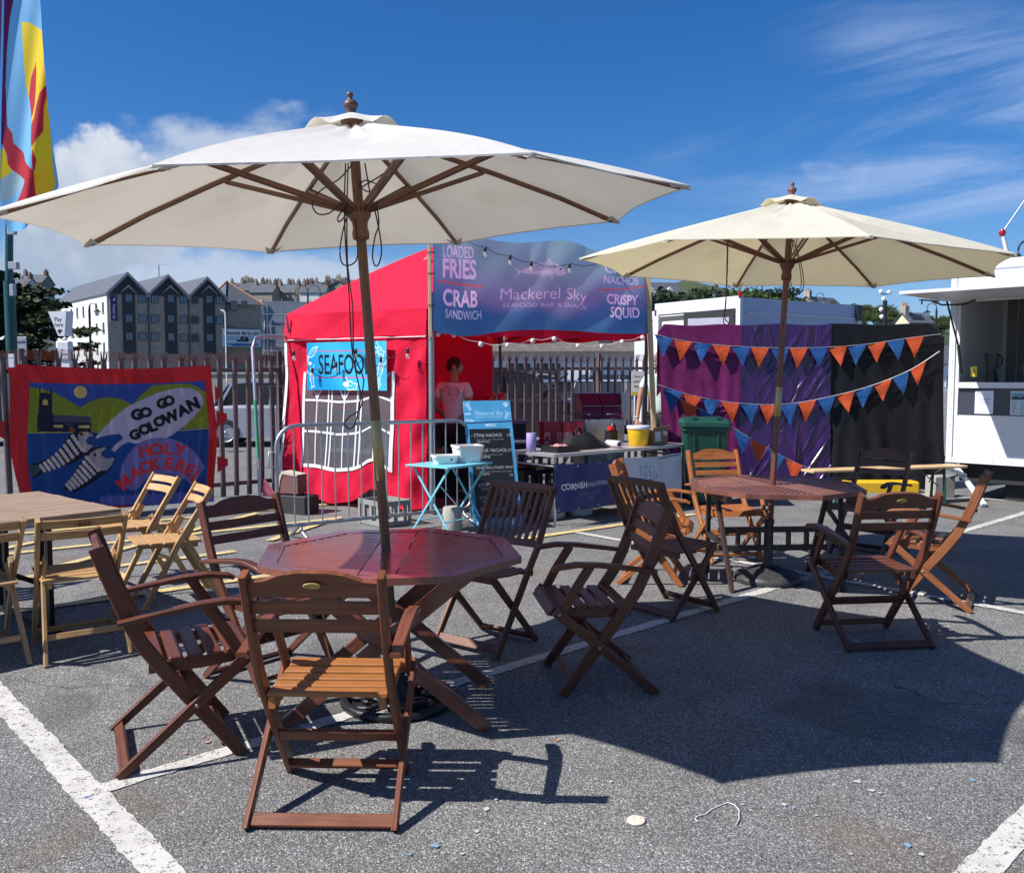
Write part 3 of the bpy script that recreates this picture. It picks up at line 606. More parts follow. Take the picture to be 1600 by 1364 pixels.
# ================================================================== parasols
CANVAS = {1: M('cream_canvas', (.66, .645, .61), .85, var=.05, scale=2.2, bump=.5, bscale=5, bdist=.02, transl=.29, dirt=.28, dscale=1.3, dirtcol=(.46, .42, .34), tcol=(1, .93, .80), spec=.15),
          2: M('ivory_canvas', (.68, .65, .54), .85, var=.05, scale=2.2, bump=.6, bscale=6, bdist=.02, transl=.32, dirt=.28, dscale=1.3, dirtcol=(.46, .42, .32), tcol=(1, .88, .58), spec=.15)}
UW = M('parasol_wood', None, .5, kind='wood', coat=.1)
def parasol(idx, label, bx, by, tx, ty, L, R, rot, hf, cols):
    ax = V(tx, ty, 1).normalized(); t = thing('parasol', label, 'parasol', (bx, by, 0)); t.rotation_mode = 'QUATERNION'
    e1 = V(0, 1, 0).cross(ax).normalized(); e2 = ax.cross(e1); t.rotation_quaternion = Matrix((e1, e2, ax)).transposed().to_quaternion()
    P = lambda n, mb, m=UW, c=cols[0], par=t: obj(n, mb, m, par, c); h = hf - .105
    P('pole', MB().tube([(0, 0, .03), (0, 0, 1.0), (0, 0, L + h - .02)], .0225, 14))
    P('joint_sleeve', MB().lathe([(.0225, 1.08 if idx == 1 else 1.26), (.0245, 1.083 if idx == 1 else 1.263), (.0245, 1.355 if idx == 1 else 1.475), (.0225, 1.358 if idx == 1 else 1.478)], 16, capb=False, capt=False), M('brass_sleeve', (.42, .32, .15), .38, .75, var=.2, scale=30))
    if idx == 1: P('peg', MB().tube([(0, -.02, .83), (.03, -.04, .832)], .006, 8))
    def ribp(t_, a, dz=0.):
        z = L + h * (1 - t_) + (.021 if idx == 1 else .016) * 6.75 * t_ * t_ * (1 - t_); return V(R * t_ * math.cos(a), R * t_ * math.sin(a), z + dz)
    cn = MB()
    for i in range(8):
        a0 = rot + i * PI / 4; sg = 6.1 * i + idx
        def fn(u, v, a0=a0, sg=sg):
            tt = .11 + .89 * v; p = ribp(tt, a0); q = ribp(tt, a0 + PI / 4); w = p + (q - p) * u; b = math.sin(PI * u)
            w *= 1.; sag = .030 * b * math.sin(PI * tt) ; w.z -= sag
            inw = .035 * b * tt ** 3; w.x *= 1 - inw; w.y *= 1 - inw; w.z += .006 * b * tt ** 4
            w.z += .0055 * b * (1 - .8 * v ** 5) * float(wob(u * 5 + sg, v * 3.2, sg)) + .004 * b * float(wob(u * 11 + v * 4, v * 9, sg + 2)) * (1 - .8 * v ** 5) * (1.6 if idx == 2 else .9)
            w.z += .007 * math.exp(-((v - .03) / .12) ** 2) * math.sin(u * 23 + sg) * b
            return w
        cn.grid(18, 22, fn)
        hem0 = [fn(k / 18, 1.) for k in range(19)]     # turned-down hem
        cn.add(hem0 + [p + V(0, 0, -.006) for p in hem0], [(k, k + 1, k + 20, k + 19) for k in range(18)], smooth=True)
    can = P('canopy', cn, CANVAS[idx], None); tz = L + h
    vp = MB()
    for i in range(8):
        a0 = rot + i * PI / 4
        def fv(u, v, a0=a0):
            r = (.025 + .205 * v); p = V(r * math.cos(a0), r * math.sin(a0), 0); q = V(r * math.cos(a0 + PI / 4), r * math.sin(a0 + PI / 4), 0); w = p + (q - p) * u
            w.z = tz + .028 - .085 * v ** 1.1 + .034 * math.sin(PI * u) ** 1.5 * v ** 2 * (1.15 if i % 2 else .5); return w
        vp.grid(8, 6, fv)
    P('vent_cap', vp, CANVAS[idx], None, can)
    for i in range(8):
        pk = MB()
        a = rot + i * PI / 4; p = ribp(1.0, a); q = ribp(.945, a); s = V(-math.sin(a), math.cos(a), 0)
        pk.prism([p - s * .018 + V(0, 0, -.012), q - s * .05 + V(0, 0, -.012), q + V(0, 0, -.030), q + s * .05 + V(0, 0, -.012), p + s * .018 + V(0, 0, -.012)], V(0, 0, -.004)); P('rib_pocket', pk, CANVAS[idx], None, can)
    for i in range(8):
        a = rot + i * PI / 4; s = V(-math.sin(a), math.cos(a), 0)
        P('rib', MB().sweep([ribp(tt, a, -.018) for tt in (.03, .25, .5, .75, .972)], csec(.016, .022, .003), (0, 0, 1)))
        hb = V(.045 * math.cos(a), .045 * math.sin(a), L + .03); e = ribp(.44, a, -.036); mb = MB()
        for k in (-.0125, .0125): mb.bar(hb + s * k, e + s * k, .007, .022, (0, 0, 1), .002)
        mb.lathe([(.009, -.02), (.009, .02)], 8, e, Matrix.Rotation(a, 3, 'Z') @ Matrix.Rotation(PI / 2, 3, 'X')); P('strut', mb)
    P('hub', MB().lathe([(.024, L - .10), (.036, L - .095), (.039, L - .07), (.033, L - .045), (.036, L - .02), (.052, L + .005), (.055, L + .045), (.040, L + .06), (.024, L + .065)], 20, capb=False, capt=False))
    P('crown_hub', MB().lathe([(.03, tz - .06), (.05, tz - .05), (.05, tz + .0), (.03, tz + .02)], 16))
    f = tz + .02; P('finial', MB().lathe([(r * .86, f + z * .8) for r, z in ((.022, 0), (.028, .012), (.022, .022), (.036, .045), (.040, .058), (.030, .074), (.014, .088), (.012, .096), (.019, .106), (.017, .118), (.006, .126))], 18), c=cols[1])
    return t
U1 = parasol(1, 'large cream parasol leaning left over the nearer table', -.547, 4.106, -.060, -.058, 2.272, 1.455, -.25, .526, ((.16, .075, .038), (.13, .07, .06)))
U2 = parasol(2, 'yellowish ivory parasol leaning right over the further table', 1.945, 6.603, .042, -.012, 2.373, 1.545, -.793, .60, ((.13, .048, .032), (.16, .07, .06)))
CORD = M('dark_cord', (.055, .022, .028), .7)
def cord(pts, Y, r=.0032, Ys=None, par=None):
    q = [atY(u, v, Y + (Ys[i] if Ys else .02 * math.sin(i * 1.7))) for i, (u, v) in enumerate(pts)]
    out = []                       # Catmull-Rom
    for i in range(len(q) - 1):
        p0, p1, p2, p3 = q[max(i - 1, 0)], q[i], q[i + 1], q[min(i + 2, len(q) - 1)]
        for k in range(5):
            t = k / 5; out.append(.5 * ((2 * p1) + (p2 - p0) * t + (2 * p0 - 5 * p1 + 4 * p2 - p3) * t * t + (3 * p1 - p0 - 3 * p2 + p3) * t ** 3))
    return MB().tube(out + [q[-1]], r, 6)
def cords(t, mbs):
    bpy.context.view_layer.update()
    for m in mbs: o = obj('pull_cord', m, CORD); o.parent = t; o.matrix_parent_inverse = t.matrix_world.inverted()
cords(U1, [cord([(540, 255), (538, 330), (541, 400), (546, 470), (548, 520), (552, 560), (560, 600), (566, 625), (560, 642), (545, 652), (539, 662), (543, 669), (551, 668), (557, 655), (562, 630), (568, 600), (566, 585), (556, 562), (552, 540), (551, 480), (543, 410), (542, 330), (544, 255)], 3.88),
           cord([(548, 325), (540, 345), (534, 370), (531, 395), (535, 412), (545, 415), (556, 408), (559, 390), (555, 350), (550, 325)], 3.92),
           cord([(570, 255), (578, 300), (586, 330), (594, 370), (596, 395), (592, 412), (586, 415), (582, 400), (586, 370), (592, 350), (588, 315)], 3.93),
           cord([(552, 255), (530, 280), (505, 295), (490, 310), (489, 325), (498, 335), (515, 333), (535, 318), (540, 335), (530, 347), (528, 340), (536, 328)], 3.9),
           cord([(552, 300), (570, 290), (590, 278), (600, 272), (602, 280), (590, 295), (575, 300), (562, 290), (572, 282), (588, 288)], 3.95)])
cords(U2, [cord([(1137, 360), (1136, 400), (1135, 450), (1134, 480), (1131, 495), (1131, 505), (1137, 509), (1138, 504), (1133, 498), (1133, 480), (1136, 440), (1138, 360)], 6.0),
           cord([(1236, 370), (1242, 400), (1236, 425), (1233, 445), (1237, 458), (1245, 461), (1253, 455), (1256, 440), (1251, 410), (1244, 385), (1246, 370)], 6.5),
           cord([(1240, 370), (1236, 400), (1234, 430), (1238, 450), (1246, 455), (1252, 446), (1250, 420), (1245, 395), (1240, 375)], 6.45)])
# parasol feet
IRON = M('black_cast_iron', (.018, .018, .02), .38, .3, var=.4, scale=30, bump=.3, bscale=60)
def foot_scroll():
    t = thing('weighted_stand', 'black cast scrollwork parasol foot under the nearer table', 'parasol stand', (-.545, 4.10, 0)); P = lambda n, mb: obj(n, mb, IRON, t)
    P('ring', MB().tube([V(.255 * math.cos(a), .255 * math.sin(a), .022) for a in np.linspace(0, 2 * PI, 41)[:-1]], .022, 8, closed=True))
    mb = MB(); mb.lathe([(.25, .004), (.25, .012), (.05, .03), (.045, .05)], 32)
    for i in range(8):
        a = i * PI / 4; pts = []
        for k in range(17): b = k / 16 * 2.2 * PI; r = .062 * (1 - .6 * k / 16); pts.append(V((.165 + r * math.cos(b)) * math.cos(a) - r * math.sin(b) * math.sin(a), (.165 + r * math.cos(b)) * math.sin(a) + r * math.sin(b) * math.cos(a), .032 + .02 * k / 16))
        mb.tube(pts, .012, 6)
    P('scrollwork', mb); P('socket', MB().lathe([(.06, .03), (.045, .06), (.034, .09), (.034, .38), (.038, .385), (.038, .40), (.026, .402)], 18)); return t
foot_scroll()
def foot_dome():
    t = thing('weighted_stand', 'black weathered dome parasol foot under the further table', 'parasol stand', (1.955, 6.60, 0)); P = lambda n, mb: obj(n, mb, M('weathered_black_resin', (.035, .034, .036), .5, var=.5, scale=14, bump=.5, bscale=40, dirt=.5, dscale=9, dirtcol=(.16, .15, .14)), t)
    mb = MB(); n = 48; prof = [(.245, 0), (.255, .02), (.25, .05), (.222, .062), (.19, .075), (.13, .098), (.07, .115), (.045, .13)]; vs = []
    for j, (r, z) in enumerate(prof):
        for i in range(n): k = 1 + (.0 if j < 3 else .016 * math.sin(i / n * 2 * PI * 8 + j * 1.4)); vs.append((r * k * math.cos(2 * PI * i / n), r * k * math.sin(2 * PI * i / n), z + (.009 * math.sin(i / n * 2 * PI * 8 + j * 1.9) if 2 < j < 7 else 0)))
    mb.add(vs, [(j * n + i, j * n + (i + 1) % n, (j + 1) * n + (i + 1) % n, (j + 1) * n + i) for j in range(7) for i in range(n)], smooth=True); P('dome', mb)
    P('socket', MB().lathe([(.05, .12), (.036, .15), (.034, .44), (.041, .445), (.041, .475), (.026, .48)], 18)); return t
foot_dome()

# ================================================================== plank table at the left
def plank_table():
    o = V(-2.40, 5.32, 0); d = V(-.655, -.756, 0); e = V(-.665, .747, 0); d.normalize(); e = V(d.y, -d.x, 0)
    if e.y < 0: e = -e
    t = thing('trestle_table', 'weathered plank-topped trestle table at the left edge', 'table', o); RW = M('weathered_planks', None, .75, kind='wood', wear=.5, wearcol=(.34, .29, .24), dark=(.5, .46, .42)); L = 1.9; Wd = 1.25
    P = lambda n, mb, m=RW, c=(.27, .19, .135): obj(n, mb, m, t, c); mb = MB(); k = 9
    for i in range(k):
        y = (i + .5) * Wd / k; a = random.uniform(-.006, .004); mb.bar(d * a + e * y + V(0, 0, .737), d * L + e * y + V(0, 0, .737), Wd / k - .004, .026, ch=.003)
    P('planked_top', mb); bm = M('black_steel', (.02, .02, .022), .45, .6)
    for x in (.34, 1.5):
        for y in (.22, .34, .92, 1.04): P('leg', MB().bar(d * x + e * y + V(0, 0, .72), d * x + e * y + V(0, 0, 0), .05, .028, d, ground=True), bm, None)
        P('foot_bar', MB().bar(d * x + e * .12 + V(0, 0, .03), d * x + e * 1.14 + V(0, 0, .03), .04, .03), bm, None); P('top_bar', MB().bar(d * x + e * .1 + V(0, 0, .705), d * x + e * 1.16 + V(0, 0, .705), .04, .03), bm, None)
    for y in (.28, .98): P('brace', MB().bar(d * .36 + e * y + V(0, 0, .30), d * 1.1 + e * y + V(0, 0, .70), .03, .008, e), bm, None)
    return t
plank_table()
# ================================================================== red gazebo
RED = M('red_gazebo_cloth', (.78, .010, .055), .75, var=.07, scale=3, bump=.5, bscale=3.2, bdist=.05, transl=.30, tcol=(1, .25, .35), spec=.25)
P1 = V(-.95, 9.9, 0); P2 = V(-2.82, 11.0, 0); P3 = V(1.76, 11.15, 0); P4 = P2 + P3 - P1; PK = (P2 + P3) / 2; PK.z = 3.36
NL = V(-.507, -.862, 0); NF = (P3 - P1).cross(V(0, 0, 1)).normalized()
if NF.y > 0: NF = -NF
STEEL = M('galvanised_steel', (.42, .44, .46), .42, .85, var=.15, scale=12, rvar=.3); DSTEEL = M('dark_steel', (.09, .095, .11), .45, .6, var=.2)
BATTEN = M('softwood_batten', (.50, .36, .20), .7, var=.25, scale=14); WHT = M('white_trim', (.72, .72, .74), .6, var=.06)
tent = thing('gazebo', 'red gazebo with a window panel in its side wall, used as a food stall', 'gazebo', (0, 0, 0))
T = lambda n, mb, m=RED, par=tent: obj(n, mb, m, par)
EV = 2.33; VL = 2.02
def eave(a, b, u, z, out=0.):
    p = a + (b - a) * u; n = (b - a).cross(V(0, 0, 1)).normalized(); c = (P1 + P2 + P3 + P4) / 4
    if n.dot(p - c) < 0: n = -n
    return V(p.x, p.y, z) + n * out
mb = MB()
for i, (a, b) in enumerate(((P2, P1), (P1, P3), (P3, P4), (P4, P2))):
    def fr(u, v, a=a, b=b, i=i):
        p = eave(a, b, u, EV); w = p + (PK - p) * v; k = math.sin(PI * u) * math.sin(PI * min(v, .999)); w.z -= .07 * k; w.z += .05 * math.sin(PI * v) + .022 * float(wob(u * 6, v * 5, i)) * k + .012 * float(wob(u * 15 + v * 8, v * 9, i + 2)) * k; return w
    mb.grid(26, 18, fr)
T('roof', mb)
for i, (a, b) in enumerate(((P2, P1), (P1, P3), (P3, P4), (P4, P2))):
    def fv(u, v, a=a, b=b, i=i):
        if i == 1: u = u   # front valance
        return eave(a, b, u, EV - (EV - VL) * v + (.012 * math.sin(u * 19 + i) if v > .9 else 0), .015 + .02 * v + .016 * float(wob(u * 8, v * 2, i + 3)) * math.sin(PI * u) + (.05 * math.exp(-((u - .1) / .1) ** 2) * v if i == 0 else 0))
    T('valance', MB().grid(40, 5, fv))
def wl(u, v):            # side wall, u from the back corner to the front one, v = height fraction
    z = v * 2.04; p = P2 + (P1 - P2) * u; k = (1 - v)
    out = .02 + .034 * float(wob(u * 7 + v * 1.5, v * 2.2, 1.)) + .012 * float(wob(u * 16 - v * 5, v * 6 + u * 4, 2.)) + .016 * math.sin((u * 1.2 - v) * 22) * math.exp(-(((u - .9) / .14) ** 2)) + .014 * math.sin((u + v) * 24) * math.exp(-((v - .1) / .15) ** 2) + .10 * k ** 2 * (1 - .6 * u) + .03 * k * math.sin(u * 34 + 2 * math.sin(v * 3)) * (1 if v < .3 else .25)
    out += .035 * math.sin(u * 26 + v * 6) * math.exp(-((u - .06) / .12) ** 2) + .05 * math.sin(u * 30 - v * 3) * math.exp(-((u - .95) / .1) ** 2) * (.4 + k)
    wm = 1 - .8 * (1 / (1 + math.exp(-(u - .13) * 60))) * (1 / (1 + math.exp((u - .83) * 60))) * (1 / (1 + math.exp(-(v - .16) * 40))) * (1 / (1 + math.exp((v - .82) * 60))); out = .05 * (1 - wm) + out * wm
    p = P2 + (P1 - P2) * (u - .075 * (1 - v) * math.sin(PI * u))
    zb = .03 + .05 * abs(math.sin(u * 7)) + .16 * math.exp(-((u - .70) / .07) ** 2)
    return V(p.x, p.y, max(z, zb * (1 - v) + z * 1.0)) + NL * out
WU, WV = (1 / 6, .8), (.2, .775)
T('side_wall', MB().grid(60, 40, wl, skip=lambda u, v: WU[0] < u < WU[1] and WV[0] < v < WV[1]))
def wout(u, v, o):
    return wl(u, v) + NL * o
win = T('window', MB().grid(38, 24, lambda a, b: wout(WU[0] + (WU[1] - WU[0]) * a, WV[0] + (WV[1] - WV[0]) * b, .004)), M('clear_pvc', (.25, .25, .28), .12, var=.1, scale=3, clear=.62, ccol=(.52, .54, .62), bump=.4, bscale=6, bdist=.03))
fr_ = MB()
def ribbon(mb, a, b, w):
    a, b = V(*a, 0), V(*b, 0); d = (b - a); n = 14
    asp = 2.17 / 2.04; dm = V(d.x * asp, d.y, 0).normalized(); pn = V(-dm.y / asp, dm.x, 0) * (w / 2 / 2.08)
    vs = []
    for i in range(n + 1):
        q = a + d * (i / n)
        for s in (-1, 1): r = q + pn * s; vs.append(wout(r.x, r.y, .009))
    mb.add(vs, [(2 * i, 2 * i + 2, 2 * i + 3, 2 * i + 1) for i in range(n)], smooth=True)
u0, u1 = WU; v0, v1 = WV; du = (u1 - u0) / 3
for k in range(4):
    x = u0 + du * k
    if 0 < k < 3:
        for s in (-1, 1): ribbon(fr_, (x + s * .013, v0), (x + s * .013, v1), .022)
    else: ribbon(fr_, (x, v0 - .01), (x, v1 + .01), .045)
    if k < 3:
        m = x + du / 2; ribbon(fr_, (m, v0), (m, v1), .018)
        ribbon(fr_, (m, .62), (x + .02, .775), .022); ribbon(fr_, (m, .62), (x + du - .02, .775), .022)
for v in (.415, .61): ribbon(fr_, (u0, v), (u1, v), .028)
ribbon(fr_, (u0, v0), (u1, v0), .045); T('glazing_bars', fr_, WHT, win)
T('wall_seam', MB().tube([wout(u, .985, .02 + .004 * math.sin(u * 30)) for u in np.linspace(0, 1, 40)], .006, 5), WHT)
T('corner_zip', MB().sweep([wout(.004, v, .012) for v in np.linspace(.02, .97, 24)], csec(.045, .004, .001), NL), WHT)
T('back_wall', MB().grid(34, 16, lambda u, v: eave(P2 + (P4 - P2) * .94, P2, u, .02 + 2.1 * v, .01 + .03 * float(wob(u * 9, v * 2, 5)) + .015 * math.sin(u * 30))))
for p in (P1, P2, P3, P4): T('corner_post', MB().bar(V(p.x, p.y, 0) - NF * .06 - NL * (.06 if p in (P1, P2) else -.06), V(p.x, p.y, EV) - NF * .06 - NL * (.06 if p in (P1, P2) else -.06), .04, .04, (1, 0, 0)), DSTEEL)
fb = MB()
for a, b in ((P1, P3), (P3, P4), (P2, P4)):     # scissor truss
    for k in range(2):
        q0, q1 = a + (b - a) * (k / 2), a + (b - a) * ((k + 1) / 2)
        for z0, z1 in ((2.30, 2.05), (2.05, 2.30)): fb.bar(V(q0.x, q0.y, z0) - NF * .05, V(q1.x, q1.y, z1) - NF * .05, .03, .015, (0, 0, 1))
m_ = (P1 + P3) / 2; fb.box(V(m_.x, m_.y, 2.19) - NF * .05, (.07, .07, .12)); fb.bar(V(m_.x, m_.y, 2.2), V(PK.x, PK.y, 2.5), .03, .02); T('roof_frame', fb, DSTEEL)
tp = MB()
for (ua, va, ub, vb) in ((.055, .12, .04, .62), (.50, .62, .56, .70), (.53, .70, .56, .58), (.66, .64, .76, .70)):
    pa = eave(P2, P1, ua, EV) * (1 - va) + PK * va if va > .3 else eave(P2, P1, ua, EV - .3 + .2 * va, .05); pb = eave(P2, P1, ub, EV) * (1 - vb) + PK * vb if vb > .3 and va > .3 else eave(P2, P1, ub - .0, EV - .06, .05)
    lift = V(-.02, -.02, .05); tp.bar(pa + lift, pb + lift, .045, .003, (0, 0, 1))
T('tape_patches', tp, M('grey_tape', (.45, .46, .48), .4, .3))
# seafood board hung over the window
sa, sb = P2 + (P1 - P2) * .20, P2 + (P1 - P2) * .765
cv = Canvas(2.03, .62, 260, (45, 165, 215)); gd = np.array([[20, 150, 210], [70, 185, 225]])
cv.grad(lambda X, Y: gd[0] * (1 - (X / 2.03)[..., None]) + gd[1] * (X / 2.03)[..., None] + 14 * np.sin(X * 3.3 - Y * 5)[..., None])
for y in (.115, .455): cv.line([(.27, y), (1.72, y)], .012, (215, 70, 120))
cv.text('SEAFOOD', 1.01, .41, .245, (12, 14, 20), width=1.42, weight=.012)
LW = (225, 240, 248)
def fish(cv, x, y, l, rot, col, wd):
    c, s = math.cos(rot), math.sin(rot); q = lambda a, b: (x + l * (a * c - b * s), y + l * (a * s + b * c))
    cv.line([q(a, -.17 * math.sin(PI * (a + .5) ** .8)) for a in np.linspace(-.5, .5, 12)], wd, col); cv.line([q(a, .15 * math.sin(PI * (a + .5) ** .8)) for a in np.linspace(-.5, .5, 12)], wd, col)
    cv.line([q(-.48, 0), q(-.7, -.16), q(-.64, 0), q(-.7, .16), q(-.48, 0)], wd, col)
    for k in range(5): cv.line([q(-.3 + .12 * k, -.1), q(-.26 + .12 * k, .02)], wd * .7, col)
    cv.ell(*q(.36, -.03), wd * .9, wd * .9, col)
def claw(cv, x, y, l, rot, col, wd):
    c, s = math.cos(rot), math.sin(rot); q = lambda a, b: (x + l * (a * c - b * s), y + l * (a * s + b * c))
    cv.line([q(.3 * math.cos(t), .22 * math.sin(t)) for t in np.linspace(.5, 5.8, 16)], wd, col); cv.line([q(.26, .1), q(.6, .2), q(.5, -.02), q(.62, -.16), q(.26, -.12)], wd, col)
    for k in (-.2, 0, .2): cv.line([q(-.25, k), q(-.5, k * 1.8), q(-.68, k * 2.6)], wd, col); cv.line([q(-.15, k), q(.12, k * .8)], wd * .7, col)
def shell(cv, x, y, r, col, wd):
    for t in np.linspace(-.9, .9, 6): cv.line([(x, y + r * .6), (x + r * math.sin(t), y + r * .6 - r * 1.3 * math.cos(t))], wd, col)
    cv.line([(x + r * math.sin(t), y + r * .6 - r * 1.3 * math.cos(t)) for t in np.linspace(-1, 1, 9)], wd, col)
fish(cv, .17, .12, .28, -.5, LW, .011); claw(cv, .12, .46, .22, 1.3, LW, .011); cv.ell(.08, .27, .05, .02, LW); claw(cv, 1.86, .12, .2, .4, LW, .012); claw(cv, 1.88, .34, .26, 2.0, LW, .012); shell(cv, 1.80, .56, .10, LW, .009); claw(cv, 1.13, .56, .28, .1, LW, .013); cv.ell(1.02, .54, .07, .035, LW)
sg = thing('stall_sign', 'bright blue seafood board with white sea creature drawings on the red side wall', 'sign')
ez = V(0, 0, -1); so_ = V(sa.x, sa.y, 1.97) + NL * .10; exs = (sb - sa).normalized(); LEN = (sb - sa).length
sheet('printed_face', cv, lambda u, v: (so_.x + exs.x * u * LEN, so_.y + exs.y * u * LEN, 1.97 - v * .57), M('printed_board', None, .45, kind='pattern', var=.03, spec=.4), sg)
obj('backing_board', MB().box(so_ + exs * LEN / 2 + V(0, 0, -.285) - NL * .007, (LEN - .002, .01, .568), Matrix.Rotation(math.atan2(exs.y, exs.x), 3, 'Z')), WHT, sg)

# big printed banner across the front
BN0 = P1 + NF * .10; BN0 = V(BN0.x, BN0.y, 0); exb = (P3 - P1).normalized()
def b2(u, v):
    w = onplane(u, v, BN0, NF); return ((w - BN0).dot(exb), w.z)
xl, ztop = b2(676, 383); xr, _ = b2(1014, 470); zt = 3.10; zb = 2.10; BW = xr - xl
BX = lambda u, v: b2(u, v)[0] - xl; BY = lambda u, v: zt - b2(u, v)[1]
cv = Canvas(BW, zt - zb, 215, (90, 140, 175))
def bg(X, Y):
    a = np.clip((X * .33 - (1.0 - Y) * .0 + Y * .55 - .18), 0, 1); top = np.array([142., 174, 178]); pur = np.array([124., 126, 166]); bl = np.array([72., 114, 158]); wv = .07 * np.sin(X * 2.6 + 1) + .04 * np.sin(X * 6.3)
    d1 = np.clip((Y + wv - .16 - .10 * np.sin(X * 1.1)) / .45, 0, 1)[..., None]; d2 = np.clip((Y + wv * 1.5 - .66) / .13, 0, 1)[..., None]
    c = top * (1 - d1) + pur * d1; c = c * (1 - d2) + bl * d2; lf = np.clip(1 - X / .18, 0, 1)[..., None]; c = c * (1 - .45 * lf) + np.array([70., 150, 190]) * .45 * lf
    return c + (7 * wob(X * 3, Y * 5, 2))[..., None]
cv.grad(bg); PKT = (238, 214, 232)
def bt(s, u, v, hpx, col=PKT, **k):
    x, y = BX(u, v), BY(u, v); y2 = BY(u, v - hpx); w = k.pop('wpx', None)
    if w: k['width'] = BX(u + w / 2, v) - BX(u - w / 2, v)
    cv.text(s, x, y, y - y2, col, **k)
bt('LOADED', 716, 405, 16, wpx=49, weight=.012); bt('FRIES', 718, 433, 25, wpx=53, weight=.03); bt('CRAB', 720, 473, 22, wpx=55, weight=.025); bt('SANDWICH', 725, 491, 12, wpx=57, weight=.01)
bt('CRAB', 970, 424, 15, wpx=52, weight=.012); bt('NACHOS', 970, 441, 12, wpx=53, weight=.01); bt('CRISPY', 972, 473, 15, wpx=50, weight=.02); bt('SQUID', 976, 494, 16, wpx=46, weight=.02)
cv.line([(BX(686, 438), BY(686, 438)), (BX(754, 446), BY(754, 446))], .018, (215, 95, 90)); cv.line([(BX(935, 451), BY(935, 451)), (BX(1007, 446), BY(1007, 446))], .018, (215, 95, 90))
bt('Mackerel Sky', 850, 470, 17, wpx=138, weight=-.012, shear=.06); bt('SEAFOOD BAR & SHACK', 853, 482, 6, wpx=134, col=(205, 190, 220))
q = lambda u, v: (BX(u, v), BY(u, v)); FC = (214, 205, 214)
cv.poly([q(804, 419), q(812, 425), q(822, 421), q(835, 416), q(848, 415), q(862, 416), q(876, 421), q(885, 429), q(886, 434), q(876, 437), q(860, 438), q(845, 437), q(828, 432), q(813, 427), q(805, 435), q(809, 427)], FC, .85)
cv.poly([q(820, 428), q(850, 434), q(876, 436), q(860, 438), q(840, 436)], (150, 160, 190), .8); cv.poly([q(854, 416), q(859, 409), q(863, 416)], FC, .7); cv.poly([q(860, 438), q(862, 444), q(866, 438)], FC, .6)
for k in range(13): cv.line([q(826 + k * 3.4, 420 - 4 * math.sin(k / 4)), q(829 + k * 3.4, 424), q(827 + k * 3.4, 427)], .007, (92, 108, 150))
cv.ell(*q(877, 427), .012, .012, (60, 70, 110)); cv.line([q(868, 419), q(865, 427), q(868, 436)], .008, (120, 125, 160))
ban = thing('stall_banner', 'blue and purple printed banner with a mackerel across the front of the gazebo', 'banner')
def bfn(u, v):
    sag = .07 * v * np.exp(-((u - .13) / .13) ** 2) + .012 * np.sin(u * 9) ; tp_ = .035 * np.sin(u * 3.3 + .3) * (1 - v) + .03 * np.sin(u * 13) * (1 - v) - .03 * (1 - v) * np.exp(-((u - .72) / .06) ** 2)
    o = .018 * wob(u * 7, v * 3, 4) + .012 * np.sin(u * 16 + v * 5) * np.abs(2 * v - 1) + .010 * np.sin((u * 3 + v) * 9)
    x = xl + BW * u; return (BN0.x + exb.x * x + NF.x * o, BN0.y + exb.y * x + NF.y * o, zt - (zt - zb) * v + tp_ - sag)
sheet('printed_face', cv, bfn, M('printed_pvc', None, .38, kind='pattern', var=.03, transl=.28, tcol=(1, 1, 1), spec=.5), ban, 1.8)
pl = [(BN0 + exb * (xl - .02)), (BN0 + exb * (xr + .02))]
ties = MB()
for (p, z) in ((pl[0], 2.93), (pl[0], 2.70), (pl[0], 2.35), (pl[1], 2.6), (pl[1], 2.25)): ties.tube([V(p.x, p.y, z) + V(.04 * math.cos(a), .045 * math.sin(a), 0) for a in np.linspace(0, 2 * PI, 13)[:-1]], .005, 5, closed=True)
obj('cable_ties', ties, M('black_plastic', (.012, .012, .014), .4), ban)
w0 = b2(675, 470)[0]
pb = BN0 + exb * (xl - .03); po = thing('banner_post', 'pale timber batten on a grey steel pole at the gazebo front corner', 'post', (pb.x, pb.y, 0))
obj('batten', MB().bar((0, 0, 2.0), (-.01, 0, 3.2), .05, .035, (1, 0, 0)), BATTEN, po); obj('steel_pole', MB().tube([(0, .05, 0), (0, .05, 2.5)], .032, 12), STEEL, po)
pa = atY(1026, 760, 11.0); pb2 = atY(1012, 440, 11.0); tag(obj('banner_post', MB().bar((pa.x, pa.y, 0), (pb2.x, pb2.y, 2.85), .075, .06, (1, 0, 0)), BATTEN), 'brown timber pole holding the right end of the blue banner', 'post')
